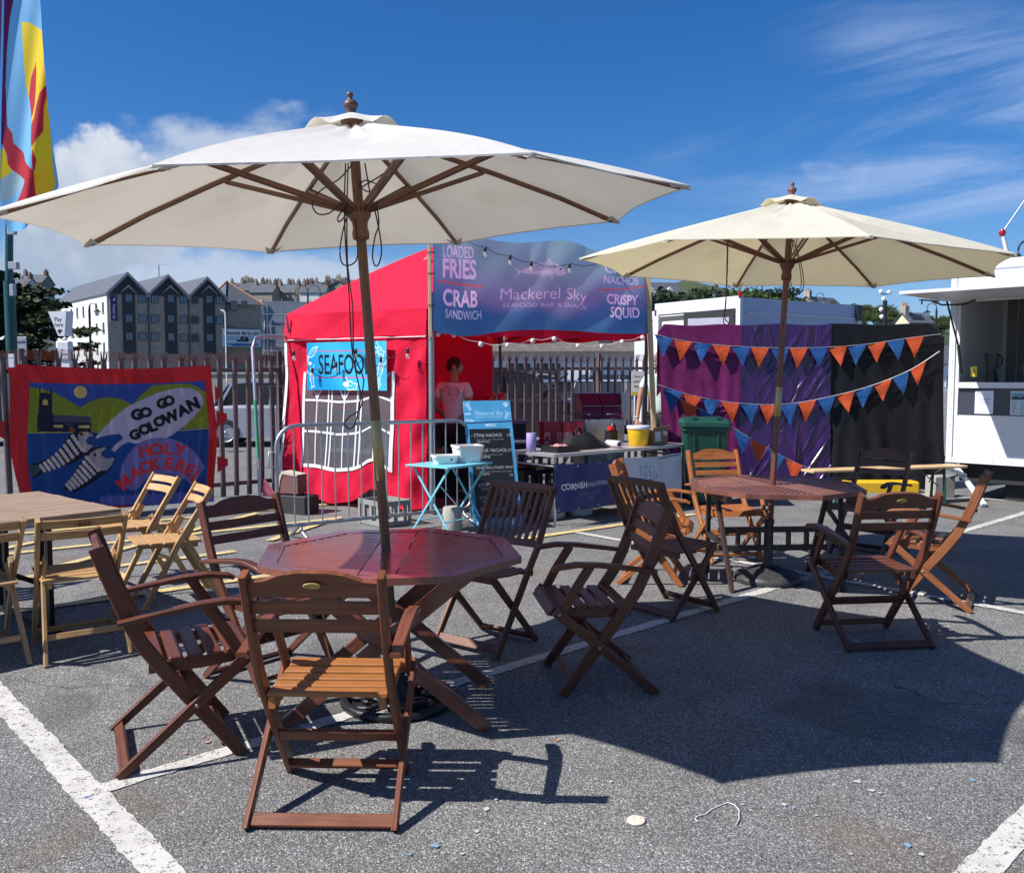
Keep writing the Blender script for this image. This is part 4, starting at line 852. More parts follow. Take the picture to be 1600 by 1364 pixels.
# fairy lights
BULB = M('frosted_bulb', (.82, .80, .84), .25, var=.02, transl=.3); BLK = M('black_plastic', (.012, .012, .014), .4); CLEAR = M('clear_bulb', (.75, .72, .68), .08, clear=.6)
def lights(label, pts, kind, group=None):
    t = thing('string_lights', label, 'lights', group=group); out = []
    for i in range(len(pts) - 1):
        for k in range(6): q = pts[i].lerp(pts[i + 1], k / 6); q.z -= .10 * (pts[i + 1] - pts[i]).length * math.sin(PI * k / 6); out.append(q)
    obj('cable', MB().tube(out + [pts[-1]], .0035, 5), WHT if kind == 'globe' else BLK, t)
    for p in (pts if kind == 'globe' else pts[1:-1]):
        if kind == 'globe': obj('bulb', MB().lathe([(.004, -.062), (.022, -.054), (.031, -.032), (.026, -.01), (.012, .0)], 12, p), BULB, t)
        else:
            h = obj('lamp_holder', MB().lathe([(.012, -.055), (.017, -.05), (.017, -.005), (.008, .01)], 10, p), BLK, t); obj('bulb', MB().lathe([(.004, -.115), (.02, -.10), (.024, -.08), (.012, -.05)], 10, p), CLEAR, t)
lights('white globe bulbs strung below the blue banner', [onplane(u, v, BN0 - NF * .05, NF) for u, v in ((684, 518), (709, 519), (751, 534), (793, 536), (832, 529), (866, 526), (903, 537), (940, 538), (972, 531), (1004, 524))], 'globe')
lights('black lamp cable looping across the top of the blue banner', [onplane(u, v, BN0 + NF * .08, NF) for u, v in ((725, 372), (758, 386), (797, 399), (830, 409), (890, 412), (950, 404), (1016, 482))], 'lamp')
lights('black lamp cable with clear bulbs looping over the seafood board', [onplane(u, v, P1 + NL * .17, NL) for u, v in ((450, 541), (459, 549), (488, 576), (525, 567), (556, 546), (595, 559), (637, 545), (676, 528))], 'lamp')

# ================================================================== things round the stall
def barrier():
    a, b = V(-2.19, 8.1, 0), V(-.44, 9.3, 0); d = (b - a); L = d.length; d.normalize(); n = V(d.y, -d.x, 0)
    t = thing('crowd_barrier', 'galvanised crowd barrier standing before the red gazebo', 'barrier', a); P = lambda nm, mb: obj(nm, mb, STEEL, t); r = .2; lo, hi = .16, 1.10
    pts = []
    for cx, cz, a0 in ((L - r, hi - r, 0), (r, hi - r, PI / 2), (.09, lo + .09, PI), (L - .09, lo + .09, 1.5 * PI)):
        rr = r if cz > .5 else .09
        for k in range(7): an = a0 + k / 6 * PI / 2; pts.append(d * (cx + rr * math.cos(an)) + V(0, 0, cz + rr * math.sin(an)))
    P('frame', MB().tube(pts, .019, 10, closed=True))
    for k in range(14): x = .10 + (L - .2) * (k + .5) / 14; P('bar', MB().tube([d * x + V(0, 0, lo), d * x + V(0, 0, hi - (.0 if .2 < x < L - .2 else .02))], .0075, 7))
    for x in (.22, L - .1): P('foot', MB().tube([d * x + V(0, 0, lo), d * x + n * .03 + V(0, 0, .1), d * x + n * .28 + V(0, 0, .02)], .018, 8).tube([d * x + V(0, 0, lo), d * x - n * .26 + V(0, 0, .02)], .018, 8))
    P('hook', MB().tube([d * 0 + V(0, 0, .86), d * -.07 + V(0, 0, .86), d * -.07 + V(0, 0, .72), d * 0 + V(0, 0, .72)], .007, 6))
barrier()
def bistro():
    c = V(-.62, 8.68, 0); t = thing('bistro_table', 'small sky blue folding metal table by the chalk menu board', 'table', c, .95); m = M('blue_enamel', (.17, .52, .64), .35, var=.08, scale=9, dirt=.15, dscale=14); P = lambda n, mb: obj(n, mb, m, t); mb = MB()
    mb.cbox((0, 0, .695), (.72, .54, .012), None, .004); mb.bar((-.355, -.255, .684), (.355, -.255, .684), .022, .012); mb.bar((-.355, .255, .684), (.355, .255, .684), .022, .012); P('table_top', mb)
    for x in (-.3, .3):
        P('leg', MB().bar((x, -.24, .685), (x, .26, 0), .024, .012, (1, 0, 0), ground=True)); P('leg', MB().bar((x * .92, .24, .685), (x * .92, -.26, 0), .024, .012, (1, 0, 0), ground=True))
    P('stretcher', MB().bar((-.3, .15, .15), (.3, .15, .15), .018, .01)); P('stretcher', MB().bar((-.276, -.15, .15), (.276, -.15, .15), .018, .01)); P('stretcher', MB().bar((-.29, -.13, .5), (.28, .1, .2), .016, .008))
bistro()
TUB = M('white_tub_plastic', (.74, .72, .68), .4, var=.04)
def tub(label, p, rz, w, dpt, h):
    t = thing('food_tub', label, 'tub', p, rz, 'white tubs on the blue table'); mb = MB()
    def ring(k, z, o=0): return [V(x, y, z) for x, y in csec(w * k + o, dpt * k + o, .025)]
    rs = [ring(.84, 0), ring(.98, h - .02), ring(1.0, h - .02, .012), ring(1.0, h, .012), ring(.95, h), ring(.82, .01)]; vs = [p for r in rs for p in r]
    mb.add(vs, [(k * 8 + i, k * 8 + (i + 1) % 8, k * 8 + 8 + (i + 1) % 8, k * 8 + 8 + i) for k in range(5) for i in range(8)] + [tuple(range(7, -1, -1)), tuple(range(40, 48))]); obj('body', mb, TUB, t)
    obj('label_dot', MB().lathe([(.012, 0), (.012, .001)], 10, (.05, -dpt / 2 * .95 - .001, h * .5), Matrix.Rotation(PI / 2, 3, 'X')), M('red_dot', (.5, .08, .1), .5), t) if h < .1 else None
tub('shallow white tub on the blue table', (-.665, 8.64, .7015), .25, .25, .19, .085); tub('tall white tub behind the shallow one on the blue table', (-.45, 8.80, .7015), .35, .28, .24, .17)
def menu_board():
    t = thing('menu_board', 'tall chalkboard menu in a blue frame leaning behind the blue table', 'menu board'); bl, br = V(-.385, 8.95, 0), V(.115, 9.06, 0); tl, tr_ = V(-.52, 9.32, 1.30), V(-.025, 9.43, 1.305)
    cv = Canvas(.5, 1.32, 330, (70, 150, 195)); cv.grad(lambda X, Y: np.array([74., 156, 200]) + (10 * wob(X * 8, Y * 5, 1) - 22 * np.clip(Y - .2, 0, 1))[..., None])
    cv.poly([(.035, .30), (.465, .30), (.465, 1.22), (.035, 1.22)], (18, 22, 30)); cv.line([(0, .238), (.5, .225)], .012, (22, 30, 90)); LW_ = (215, 232, 242)
    cv.text('Mackerel Sky', .26, .155, .042, LW_, width=.30, shear=.2, weight=-.01); cv.text('SEAFOOD BAR & SHACK', .26, .182, .014, (190, 215, 230), width=.29); cv.text('MENU', .27, .275, .028, LW_, weight=.02)
    claw(cv, .05, .06, .07, 1.1, LW_, .006); shell(cv, .45, .05, .035, LW_, .005); fish(cv, .06, .21, .07, .1, LW_, .005); claw(cv, .45, .16, .06, 2., LW_, .005); fish(cv, .045, .14, .05, 0, LW_, .005)
    ck = (214, 216, 212); rr = random.Random(3)
    def chalk(s, x, y, h, w=None):
        cx = x
        for ch in s: cv.text(ch, cx, y + rr.uniform(-.003, .003), h, ck, rot=rr.uniform(-.06, .04) - .03, anchor='l', weight=-.01, sx=.85); cx += (advance(ch) if ch != ' ' else .32) * h / .72 * .85 + h * .05
    for y, s, pr, sub in ((.385, 'CRAB NACHOS', '14', ('SOUR CREAM, LIME, TORTILLA CHIPS,', 'JALAPENO')), (.545, 'VEGGIE NACHOS', '11', ('AVO, BEANS, GUACAMOLE, CHIPS', '+ CHEESE')), (.72, 'CRAB FISH LOADED FRIES', '', ('SKIN ON CHIPS WITH AIOLI, TUNA, SPRING', 'ONION')), (.90, 'CRISPY', '', ('SQUID',)), (1.03, 'KIDS', '', ('FRIES',)), (1.15, 'COLD DRINKS', '', ())):
        chalk('- ' + s, .05, y, .034 if len(s) < 14 else .026); chalk(pr, .425, y, .034)
        for k, q in enumerate(sub): chalk(q, .10, y + .035 + k * .028, .0135 if len(q) > 8 else .024)
    chalk('14', .41, .80, .03); fish(cv, .1, 1.275, .1, .1, LW_, .006); shell(cv, .40, 1.27, .04, LW_, .005)
    def fn(u, v, o=0.):
        A = [tl.lerp(bl, 0), tr_]; nrm = (tr_ - tl).cross(bl - tl).normalized(); nrm = nrm if nrm.y < 0 else -nrm
        return tuple(((tl[i] * (1 - u) + tr_[i] * u) * (1 - v) + (bl[i] * (1 - u) + br[i] * u) * v + nrm[i] * o) for i in range(3))
    sheet('chalked_face', cv, lambda u, v: fn(u, v, .003), M('chalkboard_print', None, .45, kind='pattern', var=.03), t)
    obj('panel', MB().prism([V(fn(0, 0, 0)), V(fn(1, 0, 0)), V(fn(1, 1, 0)), V(fn(0, 1, 0))], V(fn(.5, .5, -.03)) - V(fn(.5, .5, 0))), M('blue_painted_wood', (.10, .33, .50), .5), t)
    obj('rear_leg', MB().bar(V(fn(.1, .1, -.03)), V(-.45, 9.75, 0), .04, .02), M('blue_painted_wood', (.10, .33, .50), .5), t)
menu_board()

# serving table, its banners and everything on it
TA = V(.44, 9.04, 0); td = V(.75, .66, 0).normalized(); te = V(-.66, .75, 0).normalized(); TL, TWd = 2.25, .70; tn = -te
tb = thing('serving_table', 'long white-topped trestle table with steel tube legs before the gazebo', 'table', TA)
mb = MB(); mb.prism([V(0, 0, .725), td * TL + V(0, 0, .725), td * TL + te * TWd + V(0, 0, .725), te * TWd + V(0, 0, .725)], V(0, 0, .028)); obj('table_top', mb, M('laminate_top', (.40, .33, .31), .3, var=.12, scale=12), tb)
mb = MB()
for a, b in ((V(0, 0, 0), td * TL), (V(0, 0, 0), te * TWd)): q = (tn if b.dot(td) > 1 else -td) * .004; mb.bar(a + q + V(0, 0, .738), b + q + V(0, 0, .738), .005, .034)
obj('edge_trim', mb, M('aluminium_edge', (.55, .56, .58), .35, .7), tb)
for x in (.06, TL - .06):
    mb = MB()
    for y in (.05, TWd - .05): mb.tube([td * x + te * y + V(0, 0, .72), td * x + te * y + V(0, 0, 0)], .015, 10)
    mb.tube([td * (x + .0) + te * .05 + V(0, 0, .62), td * (x) + te * (TWd - .05) + V(0, 0, .62)], .012, 8); obj('leg_frame', mb, M('chromed_tube', (.6, .6, .62), .2, .95), tb)
    obj('leg_brace', MB().tube([td * x + te * .05 + V(0, 0, .45), td * (x + (.25 if x < 1 else -.25)) + te * .1 + V(0, 0, .715)], .011, 8), M('chromed_tube', (.6, .6, .62), .2, .95), tb)
def hang(name, label, x0, x1, z1, z0, cv, o, wv, mat):
    L = x1 - x0
    def fn(u, v):
        x = x0 + L * u; f = o + .02 * wob(u * 6, v * 2, wv) + .05 * v * (1 - u) * (v); sw = .0
        return (TA.x + td.x * x + tn.x * f, TA.y + td.y * x + tn.y * f, z1 - (z1 - z0) * v - .02 * np.sin(PI * u) * (1 - v))
    return tag(sheet(name, cv, fn, mat), label, 'banner')
PVC = M('matt_banner_pvc', None, .5, kind='pattern', var=.06)
cv = Canvas(1.0, .5, 330, (38, 44, 100)); cv.grad(lambda X, Y: np.array([40., 46, 108]) + (10 * wob(X * 5, Y * 6, 2))[..., None])
x = .10
for ch, r, dy, h in zip('CORNISH', (.1, -.05, .04, -.06, .05, -.04, .06), (0, 0, .004, 0, -.004, .004, 0), (.062, .06, .062, .06, .045, .066, .062)): w = advance(ch) * h / .72; cv.text(ch, x, .275 + dy - .02 * x, h, (232, 232, 236), rot=r - .03, anchor='l', weight=.02); x += w * 1.06
for ch in 'DELICATESSEN': w = advance(ch) * .040 / .72; cv.text(ch, x + .01, .272 - .02 * x, .040, (215, 215, 222), rot=-.03, anchor='l', sx=.9); x += w * .93
cv.text('NEW ROAD | NEWLYN', .52, .345, .020, (120, 124, 165)); cv.line([(.46, .38), (.58, .377)], .008, (120, 124, 170))
for px, py in ((.03, .03), (.35, .025), (.68, .025), (.97, .03), (.02, .26), (.03, .47), (.32, .48), (.65, .475), (.97, .47)): cv.ell(px, py, .011, .011, (190, 190, 195)); cv.ell(px, py, .005, .005, (30, 30, 60))
hang('delicatessen_banner', 'navy banner with white lettering hung on the serving table', -.04, .98, .66, .15, cv, .035, 3., PVC)
cv = Canvas(1.0, .42, 300, (196, 200, 210)); rr = random.Random(5)
for j in range(9):
    for i in range(6 - abs(j - 4) // 2): cv.ell(.42 + (i - 2.3) * .055 + rr.uniform(-.012, .012), .10 + j * .031 + rr.uniform(-.006, .006), .021 * rr.uniform(.6, 1.1), .007, (60, 125, 178), -.08)
cv.line([(.62, .03), (.95, .02)], .012, (40, 40, 46))
hang('fish_shoal_banner', 'white banner with a shoal of small blue fish on the serving table', 1.0, 2.08, .66, .22, cv, .03, 5., PVC)
def on_table(x, y, z=.754): p = TA + td * x + te * y; return V(p.x, p.y, z)
RZ = math.atan2(td.y, td.x)
cp = thing('paper_cup_stack', 'lilac paper roll standing at the left end of the serving table', 'roll', on_table(.06, .42)); obj('roll', MB().lathe([(.050, 0), (.053, .002), (.053, .20), (.050, .202)], 24), M('lilac_paper', (.30, .26, .52), .7), cp); obj('core', MB().lathe([(.022, .2025), (.022, .204), (.016, .2045)], 16), M('cardboard', (.30, .20, .12), .8, var=.15), cp)
ty = thing('serving_tray', 'black serving tray with crumpled paper on the serving table', 'tray', on_table(.30, .22), RZ); mb = MB()
for q in ((0, -.12, .03, .34, .012), (0, .12, .03, .34, .012)): mb.box((q[0], q[1], .035), (q[3], q[4], .07))
for s in (-1, 1): mb.box((s * .164, 0, .035), (.012, .23, .07))
mb.box((0, 0, .006), (.318, .23, .01)); obj('tray', mb, BLK, ty)
def crum(u, v): return V((u - .5) * .26, (v - .5) * .18, .045 + .022 * float(wob(u * 9, v * 8, 3)) + .025 * math.sin(PI * u) * math.sin(PI * v))
obj('paper', MB().grid(24, 16, crum), M('pink_paper', (.48, .24, .22), .8), ty)
def bagf(u, v):
    a = 2 * PI * u; x = .36 * math.cos(a) * (1 - .50 * v ** 1.5) - .06 * v; y = .16 * math.sin(a) * (1 - .6 * v); z = .17 * v ** .8 * (1 - .45 * (x > .02) * min(1, max(0, x) / .22)) * (1 + .12 * math.sin(a * 3)) + .006
    return V(x * (1 + .08 * math.sin(a * 5 + 2)), y, z)
bg_ = thing('folded_black_bag', 'black cloth bag slumped on the serving table', 'bag', on_table(.82, .33), RZ); obj('body', MB().grid(40, 14, bagf), M('black_cloth', (.010, .010, .013), .9, bump=.5, bscale=14, bdist=.02), bg_)
obj('handle', MB().tube([(-.17, 0, .14), (-.165, 0, .21), (-.13, 0, .235), (-.09, 0, .21), (-.085, 0, .15)], .012, 8), M('black_cloth', (.010, .010, .013), .9), bg_)
fo = thing('foil_roll', 'cling film roll lying with its open end facing out on the serving table', 'roll', on_table(1.13, .20), -1.04); R_ = Matrix.Rotation(PI / 2, 3, 'Y')
obj('roll', MB().lathe([(.022, -.11), (.042, -.11), (.042, .11), (.022, .11)], 20, (0, 0, .044), R_, capb=False, capt=False), M('film', (.62, .60, .68), .2), fo); obj('core', MB().lathe([(.021, -.112), (.021, .112), (.014, .113), (.014, -.08)], 16, (0, 0, .044), R_), M('dark_core', (.03, .03, .035), .8), fo)
pt_ = thing('pink_bowl', 'small translucent pink bowl beside the cling film roll', 'bowl', on_table(1.26, .35)); obj('bowl', MB().lathe([(.045, 0), (.07, .05), (.074, .053), (.068, .05), (.043, .006)], 20), M('pink_plastic', (.5, .34, .42), .3), pt_)
bk = thing('yellow_bucket', 'yellow bucket with a white lid on the serving table', 'bucket', on_table(1.56, .20)); obj('body', MB().lathe([(.105, 0), (.11, .005), (.128, .205)], 28), M('yellow_plastic', (.72, .47, .012), .4), bk); obj('lid', MB().lathe([(.136, .2), (.138, .205), (.138, .228), (.132, .236), (.10, .234)], 28), M('white_lid', (.60, .62, .72), .35), bk)
obj('handle', MB().tube([V(.135 * math.cos(a), -.02 - .03 * math.sin(a), .19 - .09 * math.sin(a)) for a in np.linspace(0, PI, 11)], .003, 5), STEEL, bk)
CARD = M('brown_cardboard', (.26, .165, .10), .85, var=.12, scale=9)
bx_ = thing('cardboard_box', 'brown cardboard box with two white labels beside the yellow bucket', 'box', on_table(1.88, .24), RZ); obj('carton', MB().box((0, 0, .095), (.28, .22, .19)), CARD, bx_)
obj('flap', MB().prism([V(-.14, -.112, .1905), V(.14, -.112, .1905), V(.15, -.135, .225), V(-.12, -.13, .215)], V(0, .004, .001)), CARD, bx_)
for x_, z_, w_, h_, r_ in ((-.05, .10, .10, .115, 0), (.085, .135, .075, .045, .2)): obj('label_sticker', MB().box((x_, -.1115, z_), (w_, .002, h_), Matrix.Rotation(r_, 3, 'Y')), M('white_paper', (.66, .66, .66), .7), bx_)
mc = thing('card_reader_stand', 'small black machine with a red cap behind the yellow bucket', 'machine', on_table(1.42, .50), RZ); obj('body', MB().cbox((0, 0, .09), (.13, .12, .18), None, .015).lathe([(.035, .18), (.04, .2), (.03, .235), (.012, .26)], 14, (.03, 0, 0)), BLK, mc); obj('cap', MB().cbox((-.04, -.03, .20), (.07, .06, .045), None, .01), M('red_gloss', (.65, .02, .02), .3), mc)
# fryer cabinet with two maroon hoods, and two red cartons
c = atY(940, 700, 10.95); cb = thing('fryer_cabinet', 'steel fryer cabinet with two maroon hoods behind the serving table', 'fryer', (c.x, c.y, 0), .22); BR = M('brushed_steel', (.36, .38, .39), .38, .85, var=.3, scale=7, rvar=.3); MAR = M('maroon_enamel', (.16, .012, .035), .35)
obj('body', MB().cbox((-.04, 0, .53), (.50, .52, 1.02), None, .01), BR, cb); obj('splashback', MB().box((.0, .22, 1.19), (.60, .03, .34)).box((.27, .06, 1.19), (.09, .3, .34)), BR, cb)
for x_ in (-.165, .095):
    h = obj('hood', MB().prism([V(x_ - .125, -.16, 1.045), V(x_ - .125, .19, 1.045), V(x_ - .125, .19, 1.35), V(x_ - .125, .08, 1.35), V(x_ - .125, -.08, 1.22)], V(.25, 0, 0)), MAR, cb); obj('seam', MB().box((x_, -.10, 1.2), (.24, .1, .004)), BR, h)
    obj('handle', MB().tube([(x_ - .1, -.17, 1.10), (x_ - .1, -.22, 1.10), (x_ + .08, -.22, 1.10), (x_ + .08, -.17, 1.10)], .007, 6), DSTEEL, cb)
obj('tongs', MB().tube([(-.62, -.1, 1.14), (-.24, -.12, 1.06), (-.08, -.12, 1.05)], .006, 5).tube([(-.38, -.12, 1.13), (-.1, -.14, 1.06)], .006, 5), DSTEEL, cb)
for k, (u, lab) in enumerate(((865, 'left red carton printed with a letter, behind the serving table'), (895, 'right red carton printed with a letter, against the steel fryer'))):
    c = atY(u, 690, 10.55); b = thing('red_carton', lab, 'carton', (c.x, c.y, .74), .2, 'red cartons beside the fryer'); cvv = Canvas(.24, .27, 500, (150, 20, 40)); cvv.line([(.0, .065), (.24, .065)], .004, (100, 10, 25))
    [cvv.line([(.06 + k_ * .025, .03), (.06 + k_ * .025 + .014, .052)], .006, (185, 60, 70)) for k_ in range(6)]; cvv.poly([(.005, .12), (.075, .12), (.075, .26), (.005, .26)], (205, 120, 130)); cvv.text('A', .04, .235, .07, (120, 15, 30), weight=.05); cvv.poly([(.165, .12), (.235, .12), (.235, .26), (.165, .26)], (205, 120, 130)); rr = random.Random(k)
    for i in range(14): cvv.line([(.175, .13 + i * .009), (.175 + .05 * rr.random(), .13 + i * .009)], .004, (130, 40, 60))
    obj('carton', MB().box((0, .122, .135), (.24, .24, .27)), M('red_card', (.22, .012, .025), .7), b); sheet('printed_side', cvv, lambda u_, v_: ((u_ - .5) * .24, -.0005 + 0 * u_, .27 - v_ * .27), PVC, b)
sp = atY(880, 740, 10.6); tag(obj('prep_bench', MB().box((sp.x + .0, sp.y + .12, .725), (.72, .42, .03), Matrix.Rotation(.2, 3, 'Z')).box((sp.x - .28, sp.y + .05, .36), (.04, .3, .70)).box((sp.x + .28, sp.y + .15, .36), (.04, .3, .70)), DSTEEL), 'dark steel bench carrying the two red cartons', 'bench')
st = atY(812, 700, 10.3); sx = thing('folding_stool', 'small grey folding table seen between menu board and serving table', 'stool', (st.x, st.y, 0), .3); obj('top', MB().cbox((0, 0, .80), (.34, .3, .03), None, .008), M('grey_laminate', (.16, .15, .17), .5), sx)
for s in (-1, 1): obj('leg', MB().bar((s * .12, -.1, .79), (-s * .12, .1, 0), .03, .03, (0, 1, 0)), M('grey_laminate', (.16, .15, .17), .5), sx)
for k, (x_, y_, lab) in enumerate(((.42, .46, 'white plastic tub on the tarmac under the navy banner'), (.80, .40, 'second white tub on the tarmac under the table, nearer its middle'))):
    p = on_table(x_, y_, 0); b = thing('storage_tub', lab, 'tub', p, 0, 'tubs under the serving table'); obj('body', MB().lathe([(.13, 0), (.14, .01), (.16, .24)], 24), TUB, b); obj('rim', MB().lathe([(.166, .235), (.17, .24), (.17, .258), (.158, .26), (.15, .25)], 24), TUB, b)
def crate(label, p, rz, w, d_, h, mat, cat='crate', grp=None, name='plastic_crate', n=5):
    t = thing(name, label, cat, p, rz, grp); mb = MB(); mb.box((0, 0, .01), (w, d_, .02))
    for s in (-1, 1):
        for z in (.03, h - .03): mb.box((0, s * d_ / 2, z), (w, .022, .05 if z > .1 else .045)); mb.box((s * w / 2, 0, z), (.022, d_ - .02, .05 if z > .1 else .045))
        for i in range(n): mb.box((-w / 2 + w * (i + .5) / n, s * d_ / 2, h / 2), (w / n * .35, .016, h - .1)); mb.box((s * w / 2, -d_ / 2 + d_ * (i + .5) / n, h / 2), (.016, d_ / n * .35, h - .1))
        for r in (-1, 1): mb.box((s * w / 2, r * d_ / 2, h / 2), (.034, .034, h + .004))
    obj('shell', mb, mat, t); return t
crate('black crate on the tarmac under the left end of the serving table', on_table(.22, .62, 0), RZ, .5, .36, .28, BLK, grp='black crates under the serving table')
crate('black crate stacked on another under the serving table', on_table(.22, .62, .29), RZ, .5, .36, .26, BLK, grp='black crates under the serving table')
crate('black crate on the tarmac under the middle of the serving table', on_table(.85, .75, 0), RZ, .5, .36, .3, BLK, grp='black crates under the serving table')
rc = on_table(.28, .5, .56); tag(obj('red_cloth', MB().grid(12, 6, lambda u, v: V(rc.x + (u - .5) * .5, rc.y + (v - .5) * .2, rc.z + .03 + .03 * float(wob(u * 6, v * 5, 2)))), M('red_rag', (.4, .03, .03), .8)), 'crumpled red cloth on the black crates under the serving table', 'cloth')
# drink dispensers inside the gazebo
for k, (u, lab) in enumerate(((768, 'left red-topped clear drink dispenser inside the gazebo'), (784, 'right red-topped clear drink dispenser inside the gazebo'))):
    c = atY(u, 640, 11.6); b = thing('drink_dispenser', lab, 'dispenser', (c.x, c.y, .98), 0, 'drink dispensers in the gazebo')
    obj('tank', MB().lathe([(.05, .06), (.056, .07), (.056, .30), (.05, .33)], 18), M('red_juice', (.5, .03, .03), .1), b); obj('lid', MB().lathe([(.06, .33), (.06, .35), (.03, .365)], 18), M('red_gloss', (.65, .02, .02), .3), b); obj('base', MB().cbox((0, 0, .03), (.12, .14, .06), None, .008), M('white_lid', (.60, .62, .72), .35), b)
    obj('guard', MB().tube([(-.068, 0, .05), (-.068, 0, .33), (-.05, 0, .36), (.05, 0, .36), (.068, 0, .33), (.068, 0, .05)], .006, 6), M('chromed_tube', (.6, .6, .62), .2, .95), b)
c = atY(745, 700, 11.6); ct = thing('back_counter', 'dark grey counter inside the gazebo carrying the drink dispensers', 'counter', (c.x, c.y, 0), .25); obj('top', MB().cbox((0, 0, .96), (1.3, .5, .04), None, .008), M('grey_laminate', (.16, .15, .17), .5), ct); obj('front', MB().box((0, .02, .47), (1.24, .42, .93)), M('dark_panel', (.03, .03, .035), .6), ct)
# behind the clear window: shelf with crates
sh_ = P2 + (P1 - P2) * .5 - NL * .45; an = math.atan2((P1 - P2).y, (P1 - P2).x); sf = thing('prep_shelf', 'brown-topped shelf seen through the clear tent window', 'shelf', (sh_.x, sh_.y, 0), an)
obj('top', MB().box((0, 0, .66), (1.7, .5, .03)), CARD, sf); obj('edge_strip', MB().box((0, -.255, .655), (1.7, .008, .06)), M('grey_tape', (.45, .46, .48), .4, .3), sf); obj('front', MB().box((0, -.1, .32), (1.6, .3, .62)), M('dark_panel', (.03, .03, .035), .6), sf)
for k, (x_, m_, lab) in enumerate(((-.50, M('blue_crate_plastic', (.05, .09, .38), .4), 'blue crate on the shelf behind the tent window'), (.02, M('grey_crate_plastic', (.16, .15, .2), .4), 'grey crate on the shelf behind the tent window'))):
    q = sh_ + (P1 - P2).normalized() * x_; crate(lab, (q.x, q.y, .68), an, .5, .36, .26, m_)
q = sh_ + (P1 - P2).normalized() * -.52; gb = crate('green basket stacked on the blue crate behind the tent window', (q.x, q.y, .945), an, .46, .34, .2, M('green_crate_plastic', (.05, .17, .10), .45))
q = sh_ + (P1 - P2).normalized() * .5; tag(obj('paper_bags', MB().grid(16, 8, lambda u, v: V(q.x + (P1 - P2).normalized().x * (u - .5) * .6, q.y + (P1 - P2).normalized().y * (u - .5) * .6, .70 + .12 * math.sin(PI * v) * abs(float(wob(u * 8, v * 3, 1)))) + NL * (v - .5) * .3, smooth=False), M('mixed_packets', (.45, .25, .16), .7, var=.6, scale=14)), 'heap of food packets on the shelf behind the tent window', 'packets')
# weights round the gazebo feet
BRK = M('red_brick', (.17, .075, .07), .9, var=.3, scale=18, bump=.6, bscale=50); MOR = M('old_mortar', (.50, .44, .36), .9, bump=.6, bscale=40); CON = M('concrete', (.34, .33, .30), .9, var=.25, scale=10, bump=.5, bscale=60)
c = at(458, 803); w = thing('weight_block', 'black rubber weight block at the rear corner of the gazebo', 'block', c, -.5); obj('slab', MB().cbox((0, .1, .105), (.40, .24, .21), None, .012), M('black_rubber', (.022, .022, .025), .7, bump=.4, bscale=50), w)
for x in (-.1, .1): obj('grip', MB().tube([(x - .05, .1, .2), (x - .05, .1, .225), (x + .05, .1, .225), (x + .05, .1, .2)], .008, 6), BLK, w)
w2 = thing('broken_masonry', 'broken reddish block with pale mortar on the black weight', 'brick', (c.x - .02, c.y + .1, .232), -.4); obj('block', MB().prism([V(-.15, -.09, 0), V(.13, -.09, 0), V(.13, -.09, .21), V(-.09, -.09, .235), V(-.13, -.09, .15)], V(0, .17, 0)), BRK, w2); obj('mortar_crust', MB().prism([V(-.155, -.10, 0), V(-.128, -.10, 0), V(-.11, -.10, .14), V(-.075, -.10, .22), V(.125, -.10, .197), V(.125, -.10, .218), V(-.09, -.10, .25), V(-.135, -.10, .155)], V(0, .185, 0)), MOR, w2)
c = at(598, 822); crate('grey perforated crate weighing down the gazebo wall', (c.x, c.y + .15, 0), -.85, .42, .34, .27, M('grey_crate_plastic2', (.25, .25, .24), .7, var=.3), n=3)
c = at(705, 832); tag(obj('concrete_weight', MB().lathe([(.10, 0), (.105, .02), (.095, .22), (.085, .24)], 20, (c.x, c.y + .15, 0)), CON), 'round concrete weight at the foot of the banner post', 'weight')
